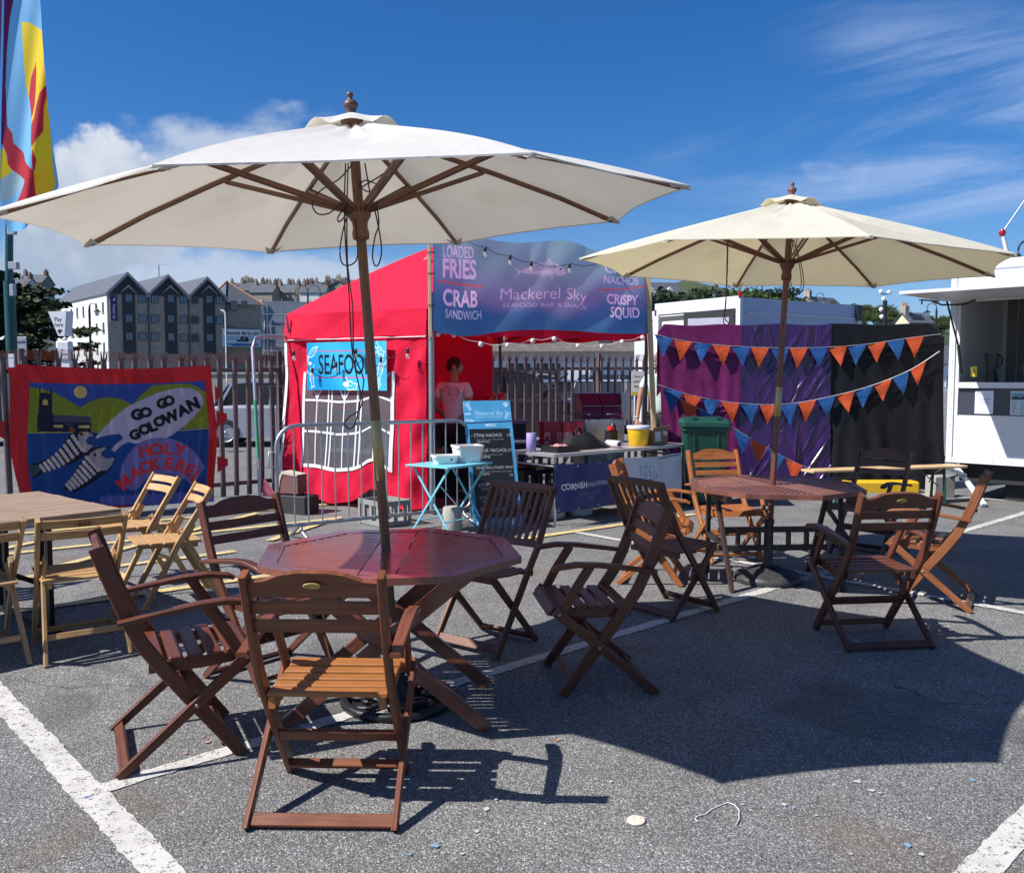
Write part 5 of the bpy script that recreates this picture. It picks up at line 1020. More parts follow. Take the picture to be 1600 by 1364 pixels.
# ================================================================== wheelie bin
def bin_():
    t = thing('wheelie_bin', 'green wheeled rubbish bin in front of the magenta drape', 'bin', (2.32, 10.55, 0), -.12); GR = M('green_bin_plastic', (.005, .052, .037), .42, var=.15, scale=5, rvar=.2, dirt=.15, dscale=6)
    def ring(w, d, z, y=0): return [V(x, yy + y, z) for x, yy in csec(w, d, .035)]
    mb = MB(); rs = [ring(.40, .40, .06, .05), ring(.42, .44, .12, .04), ring(.52, .58, .92, 0), ring(.55, .62, .925, 0), ring(.55, .62, .965, 0), ring(.5, .56, .97, 0)]; vs = [p for r in rs for p in r]
    mb.add(vs, [(k * 8 + i, k * 8 + (i + 1) % 8, k * 8 + 8 + (i + 1) % 8, k * 8 + 8 + i) for k in range(5) for i in range(8)] + [tuple(range(7, -1, -1)), tuple(range(40, 48))]); mb.bar((-.12, -.245, .25), (-.14, -.285, .88), .02, .02, (0, 1, 0)); mb.bar((.12, -.245, .25), (.14, -.285, .88), .02, .02, (0, 1, 0)); obj('body', mb, GR, t)
    ld = MB(); rs = [ring(.57, .64, .97, -.005), ring(.58, .65, .975, -.005), ring(.575, .645, 1.02, -.005), ring(.52, .58, 1.055, 0), ring(.42, .46, 1.07, .02)]; vs = [p for r in rs for p in r]
    ld.add(vs, [(k * 8 + i, k * 8 + (i + 1) % 8, k * 8 + 8 + (i + 1) % 8, k * 8 + 8 + i) for k in range(4) for i in range(8)] + [tuple(range(7, -1, -1)), tuple(range(32, 40))]); ld.box((.14, -.20, 1.075), (.05, .2, .03)); ld.box((-.14, -.20, 1.075), (.05, .2, .03)); L_ = obj('lid', ld, GR, t)
    obj('handle', MB().tube([(-.25, .32, 1.0), (-.25, .37, 1.03), (.25, .37, 1.03), (.25, .32, 1.0)], .015, 8), GR, L_)
    for s in (-1, 1):
        w = obj('wheel', MB().lathe([(.03, -.03), (.09, -.028), (.10, -.015), (.10, .015), (.09, .028), (.03, .03)], 20, (s * .235, .24, .10), Matrix.Rotation(PI / 2, 3, 'Y')), BLK, t)
bin_()
# ================================================================== draped fence line and bunting
_cr = random.Random(21); CREASE = [(math.cos(b), math.sin(b), _cr.uniform(-.9, 1.2) if b < 0 else _cr.uniform(0, 1.7), _cr.uniform(-.034, .016), _cr.uniform(.010, .024), _cr.uniform(2, 6)) for b in [_cr.choice((-.45, -.6, -.35, -.7, .3, -.1)) for _ in range(46)]]
def drape(name, label, x0, x1, mat, sd, ztop, left=0., right=0., fold=1.):
    def fn(u, v):
        x = x0 + (x1 - x0) * u; z = ztop * v + .03 * (1 - v); y = 12.2
        y += (.45 if fold == 1.5 else fold) * (.35 + .65 * (1 - v)) * (.035 * float(wob(u * 6, v * 1.2, sd)) + .02 * math.sin(u * 38 + 2.5 * float(wob(u * 3, v * 2, sd + 1))) * (1 - v) ** .6 + .018 * math.sin((u * 1.6 + v) * 17 + sd) * math.exp(-((u + .4 * v - .75) / .25) ** 2)) - .12 * (1 - v) ** 2
        if fold == 1.5: y += sum(a_ * math.exp(-(((x - x0) * ca + (z - .0) * sa2 - o_) / w_) ** 2) * (.5 + .5 * math.sin(z * f_ + o_ * 9)) for ca, sa2, o_, a_, w_, f_ in CREASE)
        if left: x += left * (.35 * (1 - v) + (1.0 if v > .965 else 0) * .0) * (1 - u) ** 3
        if v > .93: z -= .10 * (v - .93) / .07 * (max(0, (.07 - u) / .07) * (1 if left else 0)) ; z -= .25 * (v - .93) / .07 * max(0, (u - .87) / .13) ** 1.5 * (1 if right else 0)
        z += .01 * math.sin(u * 9 + sd) * v; return V(x, y, z)
    mb = MB(); mb.grid(140 if fold == 1.5 else 70, 120 if fold == 1.5 else 60, fn); top = [fn(i / 70, 1.) for i in range(71)]; mb.add(top + [p + V(0, .05, .012) for p in top] + [p + V(0, .11, -.05) for p in top] + [p + V(0, .10, -.9) for p in top], [(k * 71 + i, k * 71 + i + 1, k * 71 + 72 + i, k * 71 + 71 + i) for k in range(3) for i in range(70)], smooth=True)
    return tag(obj(name, mb, mat), label, 'drape', 'cloth drapes over the fence line')
drape('magenta_drape', 'matt magenta cloth draped over the fence line behind the green bin', 2.03, 3.19, M('magenta_cloth', (.135, .003, .085), .6, var=.1, scale=3, bump=.4, bscale=5, bdist=.03, transl=.12), 1., 2.27, .25, 0, .5)
drape('violet_drape', 'shiny violet satin draped over the fence line behind the bunting', 3.17, 4.43, M('violet_satin', (.030, .005, .070), .27, var=.08, scale=3, bump=.15, bscale=14, bdist=.02, spec=.7), 4., 2.28, 0, 0, 1.5)
drape('black_drape', 'thin black cloth draped over the fence line beside the food trailer', 4.40, 6.0, M('black_net_cloth', (.006, .007, .010), .6, var=.3, scale=6, bump=.3, bscale=4, bdist=.05, spec=.2), 7., 2.28, 0, 1, .9)
fp = thing('fence_feet', 'yellow ballast block at the foot of the black drape', 'fence foot', (5.0, 11.85, 0)); obj('block', MB().cbox((0, 0, .075), (1.0, .26, .15), None, .02), M('yellow_rubber', (.62, .38, .01), .55, dirt=.3, dscale=8), fp)
FO = M('orange_flag_cloth', (.62, .085, .018), .7, var=.08, transl=.22, bump=.5, bscale=20, bdist=.02); FB = M('blue_flag_cloth', (.012, .085, .28), .55, var=.1, transl=.15, bump=.5, bscale=20, bdist=.02); WC = M('white_tape', (.62, .62, .66), .7)
def bunting(label, pts, Y, first, wpx=30, ends=None):
    t = thing('bunting', label, 'bunting', group='bunting strings across the drapes'); q = [atY(u, v, Y) for u, v in pts]; cur = []
    for i in range(len(q) - 1):
        p0, p1, p2, p3 = q[max(i - 1, 0)], q[i], q[i + 1], q[min(i + 2, len(q) - 1)]
        for k in range(14): s = k / 14; cur.append(.5 * ((2 * p1) + (p2 - p0) * s + (2 * p0 - 5 * p1 + 4 * p2 - p3) * s * s + (3 * p1 - p0 - 3 * p2 + p3) * s ** 3))
    cur.append(q[-1]); ln = [0.]
    for i in range(1, len(cur)): ln.append(ln[-1] + (cur[i] - cur[i - 1]).length)
    def pos(s):
        for i in range(1, len(cur)):
            if ln[i] >= s: return cur[i - 1].lerp(cur[i], (s - ln[i - 1]) / max(1e-6, ln[i] - ln[i - 1]))
        return cur[-1]
    obj('tape', MB().sweep(cur, csec(.004, .022, .001), (0, 1, 0)), WC, t); s = .12; k = first; rr = random.Random(len(pts) * 7 + first)
    while s + .26 < ln[-1]:
        a, b = pos(s), pos(s + .255); h = .29 * rr.uniform(.92, 1.05); sw = rr.uniform(-.04, .05); tw = rr.uniform(-.05, .05); tip = (a + b) / 2 + V(sw, -.015, -h)
        def fn(u, v, a=a, b=b, tip=tip, tw=tw): p = a.lerp(b, u).lerp(tip, v * .985); p.y += -.012 + .03 * math.sin(PI * u + tw * 30) * (1 - v) * (tw * 12) - .02 * v * math.sin(v * 4 + tw * 40); return p
        obj('flag', MB().grid(8, 9, fn), (FB, FO)[k % 2], t); k += 1; s += .268
bunting('upper bunting string of blue and orange flags from the timber pole to the black drape', [(1010, 519), (1060, 531), (1110, 538), (1170, 542), (1230, 543.5), (1300, 542), (1360, 537), (1420, 528), (1470, 522)], 12.15, 0)
bunting('middle bunting string sagging deepest across the violet satin', [(1026, 600), (1075, 616), (1130, 627), (1190, 632), (1240, 630), (1300, 619), (1360, 603), (1420, 579), (1468, 549)], 12.13, 0)
bunting('lower bunting string slanting down from the timber pole past the green bin', [(1024, 599), (1060, 622), (1100, 642), (1138, 664), (1180, 689), (1225, 714), (1262, 731)], 11.6, 0)
# beer bench
def bench():
    a, b = V(3.5, 10.32, 0), V(5.62, 10.93, 0); d = (b - a).normalized(); n = V(-d.y, d.x, 0); L = (b - a).length; t = thing('beer_bench', 'long pale plank bench with green steel legs before the drapes', 'bench', a)
    obj('plank', MB().bar(d * 0 + V(0, 0, .447), d * L + V(0, 0, .447), .25, .028, ch=.006), M('pale_pine', None, .5, kind='wood', wear=.3, wearcol=(.5, .42, .3)), t, (.56, .40, .22)); gm = M('dark_green_steel', (.012, .06, .04), .4, .2)
    for x in (.32, L - .32):
        for s in (-.09, .09): obj('leg', MB().bar(d * x + n * s + V(0, 0, .43), d * x + n * s * 1.3, .035, .02, d, ground=True), gm, t)
        obj('cross_rail', MB().bar(d * x - n * .11 + V(0, 0, .06), d * x + n * .11 + V(0, 0, .06), .03, .02), gm, t); obj('brace', MB().bar(d * x + V(0, 0, .2), d * (x + (.3 if x < 1 else -.3)) + V(0, 0, .43), .02, .008), gm, t)
    # the plank stands on
bench()
c = at(1474, 778); tag(obj('concrete_block', MB().cbox((0, 0, .14), (.30, .2, .28), None, .012), CON, loc=(c.x, c.y + .1, 0), rz=.2), 'grey concrete block at the corner of the food trailer', 'block')

# ================================================================== white catering trailer
K = V(5.6, 11.2, 0); tu = V(.72, -.694, 0); tbk = V(.694, .72, 0); tno = -tbk
cw = thing('catering_trailer', 'white catering trailer with a raised serving hatch at the right edge', 'trailer', K)
WP = M('white_trailer_panel', (.70, .70, .68), .32, var=.03, scale=2, dirt=.32, dscale=2.5, dirtcol=(.46, .41, .33)); ALU = M('white_alu_trim', (.62, .65, .69), .35, var=.04)
B = lambda a, b, z: tu * a + tbk * b + V(0, 0, z)
def slab(mb, a0, a1, b0, b1, z0, z1):
    mb.prism([B(a0, b0, z0), B(a1, b0, z0), B(a1, b1, z0), B(a0, b1, z0)], V(0, 0, z1 - z0))
LT, DT = 3.6, 2.1; W0, W1, Z0, ZC, ZD, ZW, Z1 = .10, 3.0, .50, 1.49, 1.08, 2.50, 2.98
mb = MB(); slab(mb, .0, W0, 0, .04, Z0, Z1); slab(mb, W0, W1, 0, .04, Z0, ZD); slab(mb, W0, W1, 0, .04, ZW, Z1); slab(mb, W1, LT, 0, .04, Z0, Z1); slab(mb, W0, W1, .012, .04, ZD, ZC)
slab(mb, 0, .04, .04, DT, Z0, Z1); slab(mb, .04, LT, DT - .04, DT, Z0, Z1); slab(mb, LT - .04, LT, .04, DT - .04, Z0, Z1); slab(mb, .04, LT - .04, .04, DT - .04, Z1 - .06, Z1 - .01); slab(mb, .04, LT - .04, .04, DT - .04, Z0 + .01, Z0 + .05)
obj('body', mb, WP, cw)
mb = MB(); slab(mb, -.02, .05, -.02, -.002, Z0 - .03, Z1 + .02); slab(mb, -.022, -.002, -.002, .06, Z0 - .03, Z1 + .02); slab(mb, .052, LT, -.016, -.002, Z0 - .03, Z0 + .035); slab(mb, .052, LT, -.018, -.002, Z1 - .09, Z1 + .02); slab(mb, W0 - .012, W0 + .0, -.012, -.002, ZD, ZW)
for a in (0.075,): mb.lathe([(.008, 0), (.008, .006)], 8, B(a, -.004, 1.35), None)
obj('edge_trim', mb, ALU, cw)
RV = Matrix((tu, V(0, 0, 1), tno)).transposed(); mb = MB()
for k in range(14): mb.lathe([(.007, 0), (.006, .003), (.002, .004)], 8, B(.09 + k * .22, -.017, Z0 + .012), RV)
for k in range(12): mb.lathe([(.007, 0), (.006, .003), (.002, .004)], 8, B(.025, -.021, Z0 + .05 + k * .2), RV)
for k in range(6): mb.lathe([(.006, 0), (.005, .003)], 8, B(W0 + .12 + k * .5, -.001, ZD - .05), RV)
mb.box(B(1.55, -.002, .82), (.004, .004, .5), Matrix.Rotation(math.atan2(tu.y, tu.x), 3, 'Z')); obj('rivets', mb, M('rivet_grey', (.30, .30, .31), .4, .6), cw)
mb = MB(); slab(mb, W0 + .001, W1 - .001, -.006, .010, ZD + .001, ZC - .075); obj('speckled_panel', mb, M('speckled_laminate', (.045, .045, .065), .3, var=.9, scale=55), cw)
mb = MB(); slab(mb, W0, W1, -.05, .5, ZC - .07, ZC); obj('counter', mb, WHT, cw)
mb = MB(); tip = 1.6
for k in range(1): mb.prism([B(-.08, -.004, ZW + .015), B(W1 + .1, -.004, ZW + .015), B(W1 + .1, -tip, ZW + .0), B(-.08, -tip, ZW + .0)], V(0, 0, .035))
hf_ = obj('serving_hatch', mb, ALU, cw); obj('hatch_catch', MB().tube([B(-.1, -.45, ZW - .005), B(-.02, -.35, ZW - .05), B(.2, -.25, ZW - .05), B(.3, -.12, ZW + .005)], .012, 6).bar(B(-.12, -.8, ZW - .008), B(-.05, -.4, ZW - .008), .05, .012).tube([B(-.12, -.75, ZW - .01), B(-.12, -.75, ZW - .06)], .01, 6), BLK, hf_)
obj('gas_strut', MB().tube([B(.03, -.32, ZW - .01), B(.09, -.03, 1.95)], .012, 8).tube([B(.09, -.03, 1.95), B(.13, -.015, 1.60)], .018, 8), BLK, cw)
mb = MB(); slab(mb, .1, LT, .15, DT - .1, .22, .47); slab(mb, .6, LT, .3, DT - .3, .0, .22); obj('chassis_and_shade', mb, M('underbody_and_shade', (.015, .015, .016), .7), cw)  # lower dark slab stands in for wheels and shade beneath the chassis
obj('corner_leg', MB().bar(B(.03, .10, .46), B(.60, -.55, .03), .06, .035, (0, 0, 1)).bar(B(.25, -.12, .33), B(.1, -.45, .44), .05, .03), ALU, cw)
obj('hook_up_cable', MB().tube([B(.0, .0, .42), B(-.15, -.1, .3), B(-.2, -.05, .2), B(-.05, .05, .22), B(.1, .1, .3), B(0, .2, .42)], .012, 6), BLK, cw)
ins = M('inside_panel', (.20, .195, .19), .5)
mb = MB(); 
for i in range(22): slab(mb, .1 + i * .14, .1 + i * .14 + .125, DT - .055, DT - .042, Z0 + .1, Z1 - .1)
obj('lining', mb, ins, cw)
mb = MB(); slab(mb, .05, LT - .1, DT - .6, DT - .06, 1.0, 1.42); obj('back_worktop', mb, M('dark_worktop', (.05, .05, .055), .5), cw)
def notice(a, z, w, h, nm, paint, bg, b=-.0085, par=cw):
    cv = Canvas(w, h, 800, bg); paint(cv); return sheet(nm, cv, lambda u, v: tuple((B(a, b, z)[i] + tu[i] * (u * w)) + (0 * u) - (v * h if i == 2 else 0) for i in range(3)), PVC, par)
def n1(cv):
    cv.ell(.05, .045, .026, .026, (40, 50, 60)); cv.ell(.05, .045, .021, .021, (232, 236, 245)); cv.text('H', .05, .055, .022, (40, 50, 60), weight=.03); cv.text('NOTICE', .14, .05, .010, (120, 130, 150), width=.07)
    for i, (w_, c_) in enumerate(((.13, (60, 80, 170)), (.05, (90, 100, 150)), (.11, (60, 80, 170)), (.05, (90, 100, 150)), (.13, (120, 130, 160)))): cv.line([(.105 - w_ / 2, .10 + i * .016), (.105 + w_ / 2, .10 + i * .016)], .006, c_)
notice(.30, 1.385, .21, .285, 'paper_notice', n1, (226, 230, 240))
def n2(cv):
    cv.poly([(.008, .008), (.202, .008), (.202, .283), (.008, .283)], (190, 205, 210)); cv.poly([(.008, .02), (.202, .02), (.202, .10), (.008, .10)], (120, 170, 190)); cv.poly([(.008, .075), (.06, .06), (.1, .075), (.15, .055), (.202, .07), (.202, .105), (.008, .105)], (50, 75, 80)); cv.text('MENU', .105, .052, .014, (40, 60, 70), width=.11)
    rr = random.Random(2)
    for i in range(14): cv.line([(.025, .125 + i * .011), (.025 + .06 * rr.random(), .125 + i * .011)], .004, (100, 110, 120)); cv.line([(.115, .125 + i * .011), (.115 + .07 * rr.random(), .125 + i * .011)], .004, (100, 110, 120))
notice(.70, 1.385, .21, .29, 'menu_sheet', n2, (225, 228, 230))
def wallnote(a, z, w, h, nm, bg, fg):
    def pt(cv):
        rr = random.Random(int(a * 100))
        for i in range(int(h / .03)): cv.line([(w * .12, .02 + i * .03), (w * (.5 + .4 * rr.random()), .02 + i * .03)], .006, fg)
    notice(a, z, w, h, nm, pt, bg, DT - .06)
wallnote(.45, 2.2, .24, .36, 'wall_notice', (190, 190, 192), (90, 90, 95)); wallnote(.80, 2.1, .16, .45, 'wall_notice', (150, 155, 165), (60, 60, 70)); wallnote(1.15, 2.2, .26, .30, 'wall_poster', (130, 50, 85), (190, 150, 170)); wallnote(1.9, 2.3, .3, .36, 'wall_notice', (40, 60, 80), (120, 140, 150))
for a, b, z0, z1 in ((W0 + .14, .02, ZC + .07, ZC + .20),): notice(a, z1, .075, .13, 'yellow_label', lambda cv: (cv.ell(.037, .06, .02, .026, (60, 60, 55)), cv.ell(.037, .06, .013, .018, (200, 180, 40))), (225, 195, 50), -.02)
def onc(a, b): return K + B(a, b, ZC)
j = thing('blender_jug', 'smoky blender jug on the trailer counter', 'blender', onc(.42, .2)); obj('base', MB().lathe([(.07, 0), (.075, .02), (.055, .12), (.06, .14)], 16), BLK, j); obj('jug', MB().lathe([(.05, .14), (.085, .33), (.088, .36)], 16), M('smoked_plastic', (.05, .05, .055), .15, clear=.4), j); obj('handle', MB().tube([(.08, 0, .34), (.13, 0, .32), (.125, 0, .22), (.065, 0, .19)], .011, 7), BLK, j)
j = thing('steel_pail', 'tapered stainless pail with scoops on the trailer counter', 'pail', onc(.88, .18)); obj('pail', MB().lathe([(.075, 0), (.08, .005), (.115, .21), (.12, .215), (.11, .212), (.07, .02)], 22), M('chromed_tube', (.6, .6, .62), .2, .95), j); obj('scoop', MB().lathe([(.03, .12), (.035, .26), (.02, .31)], 12, (-.02, 0, 0)), WHT, j); obj('napkins', MB().box((.06, .02, .24), (.09, .09, .03), Matrix.Rotation(.4, 3, 'Y')), M('blue_napkin', (.3, .4, .6), .8), j)
j = thing('drinks_board', 'small black price board with red lettering on the trailer counter', 'board', onc(1.07, .10)); cv = Canvas(.32, .30, 500, (22, 22, 26)); cv.text('ROLLS', .03, .10, .05, (190, 90, 90), anchor='l'); cv.text('SOUP', .03, .18, .04, (170, 60, 60), anchor='l'); cv.text('TEA', .03, .25, .04, (170, 60, 60), anchor='l'); sheet('lettered_face', cv, lambda u, v: (tu.x * u * .32 - .004 * tbk.x, tu.y * u * .32 - .004 * tbk.y, .30 - v * .30), PVC, j); obj('panel', MB().prism([V(0, 0, 0), tu * .32, tu * .32 + V(0, 0, .30), V(0, 0, .30)], tbk * .015), BLK, j)

# ================================================================== box trailer parked behind
T0 = V(3.76, 14.4, 0); ra = V(-1.09, 1.6, 0).normalized(); sa_ = V(2.48, 1.6, 0).normalized(); rw, sl_ = 1.95, 3.1
bt_ = thing('box_trailer', 'white box trailer with a shade-tinted rear door standing behind the magenta drape', 'trailer', T0); WB = M('white_box_panel', (.66, .68, .72), .35, var=.03, dirt=.1, dscale=3); q = lambda a, b, z: ra * a + sa_ * b + V(0, 0, z)
mb = MB(); mb.prism([q(0, 0, .6), q(rw, 0, .6), q(rw, sl_, .6), q(0, sl_, .6)], V(0, 0, 2.26)); obj('body', mb, M('shaded_white_box_panel', (.42, .46, .58), .35, var=.03), bt_)  # white body given a blue-grey copy, its shade put into the colour
fr = MB()
def rslab(mb, a0, a1, z0, z1, o0, o1): mb.prism([q(a0, -o0, z0), q(a1, -o0, z0), q(a1, -o1, z0), q(a0, -o1, z0)], V(0, 0, z1 - z0))
rslab(fr, -.02, rw + .02, 2.68, 2.88, .002, .07); rslab(fr, -.02, .07, .6, 2.68, .002, .07); rslab(fr, rw - .07, rw + .02, .6, 2.68, .002, .07); obj('door_frame', fr, WB, bt_)
d1 = MB(); rslab(d1, rw / 2 + .01, rw - .08, .62, 2.66, .002, .05); rslab(d1, rw / 2 + .06, rw - .15, .7, 2.52, .052, .056); obj('rear_door', d1, M('white_box_panel2', (.72, .72, .70), .35), bt_)
sl2 = MB(); rslab(sl2, rw - .15, rw - .09, .65, 2.64, .053, .058); rslab(sl2, rw / 2 + .03, rw - .15, 2.56, 2.64, .053, .058); obj('door_seal', sl2, M('grey_rubber', (.07, .07, .075), .6), bt_)
hd = V(.55, .83, 0) ; hinge = q(.09, -.075, 0); dd = (ra * .92 + (-sa_) * .40).normalized(); dn = V(dd.y, -dd.x, 0); dn = dn if dn.y < 0 else -dn; dw = .88; aj = MB(); aj.prism([hinge + V(0, 0, .62), hinge + dd * dw + V(0, 0, .62), hinge + dd * dw + dn * -.045 + V(0, 0, .62), hinge + dn * -.045 + V(0, 0, .62)], V(0, 0, 2.03)); dr = obj('rear_door', aj, M('black_rubber', (.022, .022, .025), .7), bt_); ip = MB(); ip.prism([hinge + dd * .09 + dn * .003 + V(0, 0, .7), hinge + dd * (dw - .08) + dn * .003 + V(0, 0, .7), hinge + dd * (dw - .08) + dn * .008 + V(0, 0, .7), hinge + dd * .09 + dn * .008 + V(0, 0, .7)], V(0, 0, 1.84)); obj('inner_panel', ip, M('shade_toned_panel', (.42, .42, .50), .4), dr)  # grey-lilac inner panel: the unlit look of the ajar door is painted in
cv = Canvas(.24, .045, 700, (205, 180, 30)); cv.text('HUMBAUR', .12, .034, .024, (20, 20, 20), width=.2, weight=.04); bo = hinge + dd * .14 + dn * .012; sheet('maker_plate', cv, lambda u, v: (bo.x + dd.x * (1 - u) * .24, bo.y + dd.y * (1 - u) * .24, 2.36 - v * .045), PVC, dr)
obj('door_latch', MB().tube([hinge + dd * .02 + dn * .03 + V(0, 0, 1.92), hinge + dd * .30 + dn * .03 + V(0, 0, 1.94)], .025, 8).tube([hinge + dd * .02 + dn * .03 + V(0, 0, 1.82), hinge + dd * .30 + dn * .03 + V(0, 0, 1.84)], .02, 8).tube([hinge + dd * .30 + dn * .03 + V(0, 0, 1.95), hinge + dd * .30 + dn * .03 + V(0, 0, 1.83)], .022, 8), STEEL, dr)
obj('door_latch', MB().tube([q(rw + .0, -.10, 1.90), q(rw - .3, -.10, 1.94)], .025, 8).tube([q(rw + .0, -.10, 1.78), q(rw - .25, -.10, 1.82)], .022, 8), STEEL, bt_)
sp_ = MB(); sp_.prism([q(-.025, .08, 2.60), q(-.025, sl_ - .15, 2.60), q(-.006, sl_ - .15, 2.60), q(-.006, .08, 2.60)], V(0, 0, .02)); sp_.prism([q(-.02, sl_ - .12, .6), q(-.02, sl_ + .0, .6), q(-.004, sl_, .6), q(-.004, sl_ - .12, .6)], V(0, 0, 2.24)); obj('side_trim', sp_, M('white_alu_trim', (.62, .65, .69), .35), bt_)
obj('corner_cap', MB().box(q(-.03, sl_ - .1, 2.72), (.06, .14, .28), Matrix.Rotation(math.atan2(ra.y, ra.x), 3, 'Z')), BLK, bt_)
for p in (q(0, -.05, 2.90), q(rw, -.05, 2.72)): obj('marker_lamp', MB().box(p, (.06, .06, .10)), M('red_lens', (.35, .01, .02), .25), bt_)
for s in (.5, 2.4): obj('wheel', MB().lathe([(.08, -.1), (.28, -.1), (.31, -.07), (.31, .07), (.28, .1), (.08, .1)], 24, q(.1, s + .4, .31), Matrix.Rotation(math.atan2(ra.y, ra.x), 3, 'Z') @ Matrix.Rotation(PI / 2, 3, 'Y')), BLK, bt_)
b3 = atY(1080, 470, 17.5); t3 = thing('box_trailer', 'second white trailer roof just showing above the first one', 'trailer', (b3.x, 17.6, 0), .1); obj('body', MB().cbox((.1, 1.2, 1.75), (1.3, 2.4, 2.36), None, .03), WB, t3); obj('roof_vent', MB().box((.0, .6, 2.96), (.2, .2, .06)), WHT, t3)
for s in (-1, 1): obj('wheel', MB().lathe([(.08, -.1), (.28, -.1), (.31, -.07), (.31, .07), (.28, .1), (.08, .1)], 20, (.1 + s * .6, 1.2, .31), Matrix.Rotation(PI / 2, 3, 'Y')), BLK, t3)

# ================================================================== palisade fence
f0 = V(-4.93, 9.64, 0); fd = V(.788, .615, 0).normalized(); fn_ = V(fd.y, -fd.x, 0)
def fz(s): return .012 * max(0, s) 
PUR = M('weathered_palisade_steel', (.125, .088, .094), .45, .15, var=.3, scale=9, dirt=.25, dscale=6, dirtcol=(.19, .14, .13))
fen = thing('palisade_fence', 'long palisade fence of dull purple steel pales behind the stall and the painted banner', 'fence', f0)
pm = MB().sweep([(0, 0, .07), (0, 0, 1.62), (0, 0, 1.74)], [(-.033, .012), (-.022, -.010), (0, -.016), (.022, -.010), (.033, .012), (.022, .004), (0, -.004), (-.022, .004)], (0, 1, 0))
for s in (-1, 0, 1): pm.prism([V(s * .022 - .012, -.004, 1.735), V(s * .022 + .012, -.004, 1.735), V(s * .034 + .003, -.012 - .02 * abs(s), 1.84), V(s * .034 - .003, -.012 - .02 * abs(s), 1.84)], V(0, .004, 0))
pme = pm.mesh('pale'); pme.materials.append(PUR); rzf = math.atan2(fd.y, fd.x); npl = 0
s = -2.2
while s < 9.6:
    if npl < 96: o = link(bpy.data.objects.new('pale', pme), fen); o.location = fd * s + fn_ * .035 + V(0, 0, fz(s)); o.rotation_euler = (0, random.uniform(-.012, .012), rzf); npl += 1
    s += .164
for z in (.20, 1.60): obj('rail', MB().bar(fd * -2.3 + V(0, 0, z), fd * 9.6 + V(0, 0, z + fz(9.6)), .045, .05), PUR, fen)
for s in (-.4, 2.5, 5.4, 8.1): obj('post', MB().bar(fd * s - fn_ * .03 + V(0, 0, 0), fd * s - fn_ * .03 + V(0, 0, 1.86 + fz(s)), .09, .055, fd), PUR, fen)
NET = M('orange_netting', (.42, .12, .05), .8, var=.2, transl=.2, clear=.66)
nt_ = tag(obj('safety_netting', MB().grid(90, 3, lambda u, v: f0 + fd * (-2.2 + 11.8 * u) - fn_ * .10 + V(0, 0, 1.72 + fz(-2.2 + 11.8 * u) + .11 * v + .02 * math.sin(u * 40) * v + .02 * math.sin(u * 13))), NET), 'strip of faded orange safety netting along the fence top', 'netting')
# temporary mesh panel leaning at the tent
hp0 = at(407, 790); hp1 = hp0 + fd * 2; hd_ = (hp1 - hp0).normalized(); hpan = thing('mesh_panel', 'leaning temporary mesh fence panel with one green-streaked pole beside the tent', 'fence panel', hp0); lean = V(-.10, .12, 2.06)
pts = [V(0, 0, 0), lean * .93, lean * .985 + hd_ * .05, lean + hd_ * .16, lean + hd_ * 1.7, lean * .93 + hd_ * 1.9, hd_ * 1.9]; obj('frame', MB().tube(pts, .021, 8), STEEL, hpan)
for k in range(7): obj('wire', MB().tube([lean * (.1 + .12 * k) + V(0, 0, 0), lean * (.1 + .12 * k) + hd_ * 1.9], .0018, 4), STEEL, hpan)
obj('vertical_wires', MB().tube([hd_ * .9, hd_ * .9 + lean], .0018, 4).tube([hd_ * .45, hd_ * .45 + lean], .0018, 4), STEEL, hpan)['kind'] = 'stuff'
obj('green_streak', MB().tube([lean * .28 + fn_ * .003, lean * .62 + fn_ * .003], .0222, 8), M('green_paint', (.06, .30, .17), .5), hpan)
obj('pink_tie', MB().prism([V(.03, -.02, .12), V(.22, 0, .10), V(.05, 0, .34)], V(0, .01, 0)), M('pink_cloth', (.45, .12, .16), .8), hpan)
# painted carnival banner hung on the fence
GO = V(f0.x, f0.y, 0) + fn_ * .10; gx = fd
def g2(u, v): w = onplane(u, v, GO, fn_); return (w - GO).dot(gx), w.z
gl = g2(8, 590)[0]; gr = g2(334, 590)[0]; gt = 1.70; gb = .05; GW = gr - gl
def q2(x, y): s, z = g2(x / 4.706, 560 + y / 4.706); return (s - gl, gt - z)       # from the enlarged view of the photo
cv = Canvas(GW, gt - gb, 190, (176, 28, 34)); PP = lambda pts, c, a=1.: cv.poly([q2(*p) for p in pts], c, a)
def gell(x, y, r, c): cv.poly([q2(x + r * math.cos(t), y + r * math.sin(t)) for t in np.linspace(0, 2 * PI, 25)[:-1]], c)
gln = lambda pts, w, c: cv.line([q2(*p) for p in pts], w * GW / 1530, c)
cv.grad(lambda X, Y: np.array([188., 30, 36]) + (9 * wob(X * 4, Y * 4, 1))[..., None])
PP([(200, 170), (1512, 162), (1520, 520), (1534, 1090), (170, 1090), (188, 545)], (42, 70, 142))
PP([(198, 206), (300, 215), (400, 245), (480, 285), (545, 325), (585, 352), (640, 312), (720, 280), (800, 268), (880, 280), (950, 312), (975, 328), (1010, 285), (1050, 240), (1100, 195), (1130, 176), (1390, 176), (1450, 205), (1515, 248), (1519, 512), (1300, 530), (700, 548), (190, 548)], (118, 128, 30)); PP([(185, 545), (1520, 508), (1534, 1085), (170, 1085)], (12, 62, 122))
PP([(195, 543), (1300, 524), (1519, 508), (1519, 516), (1300, 532), (195, 550)], (150, 150, 60)); gell(587, 232, 48, (196, 172, 92)); gln([(578, 350), (581, 372)], 4, (60, 70, 30))
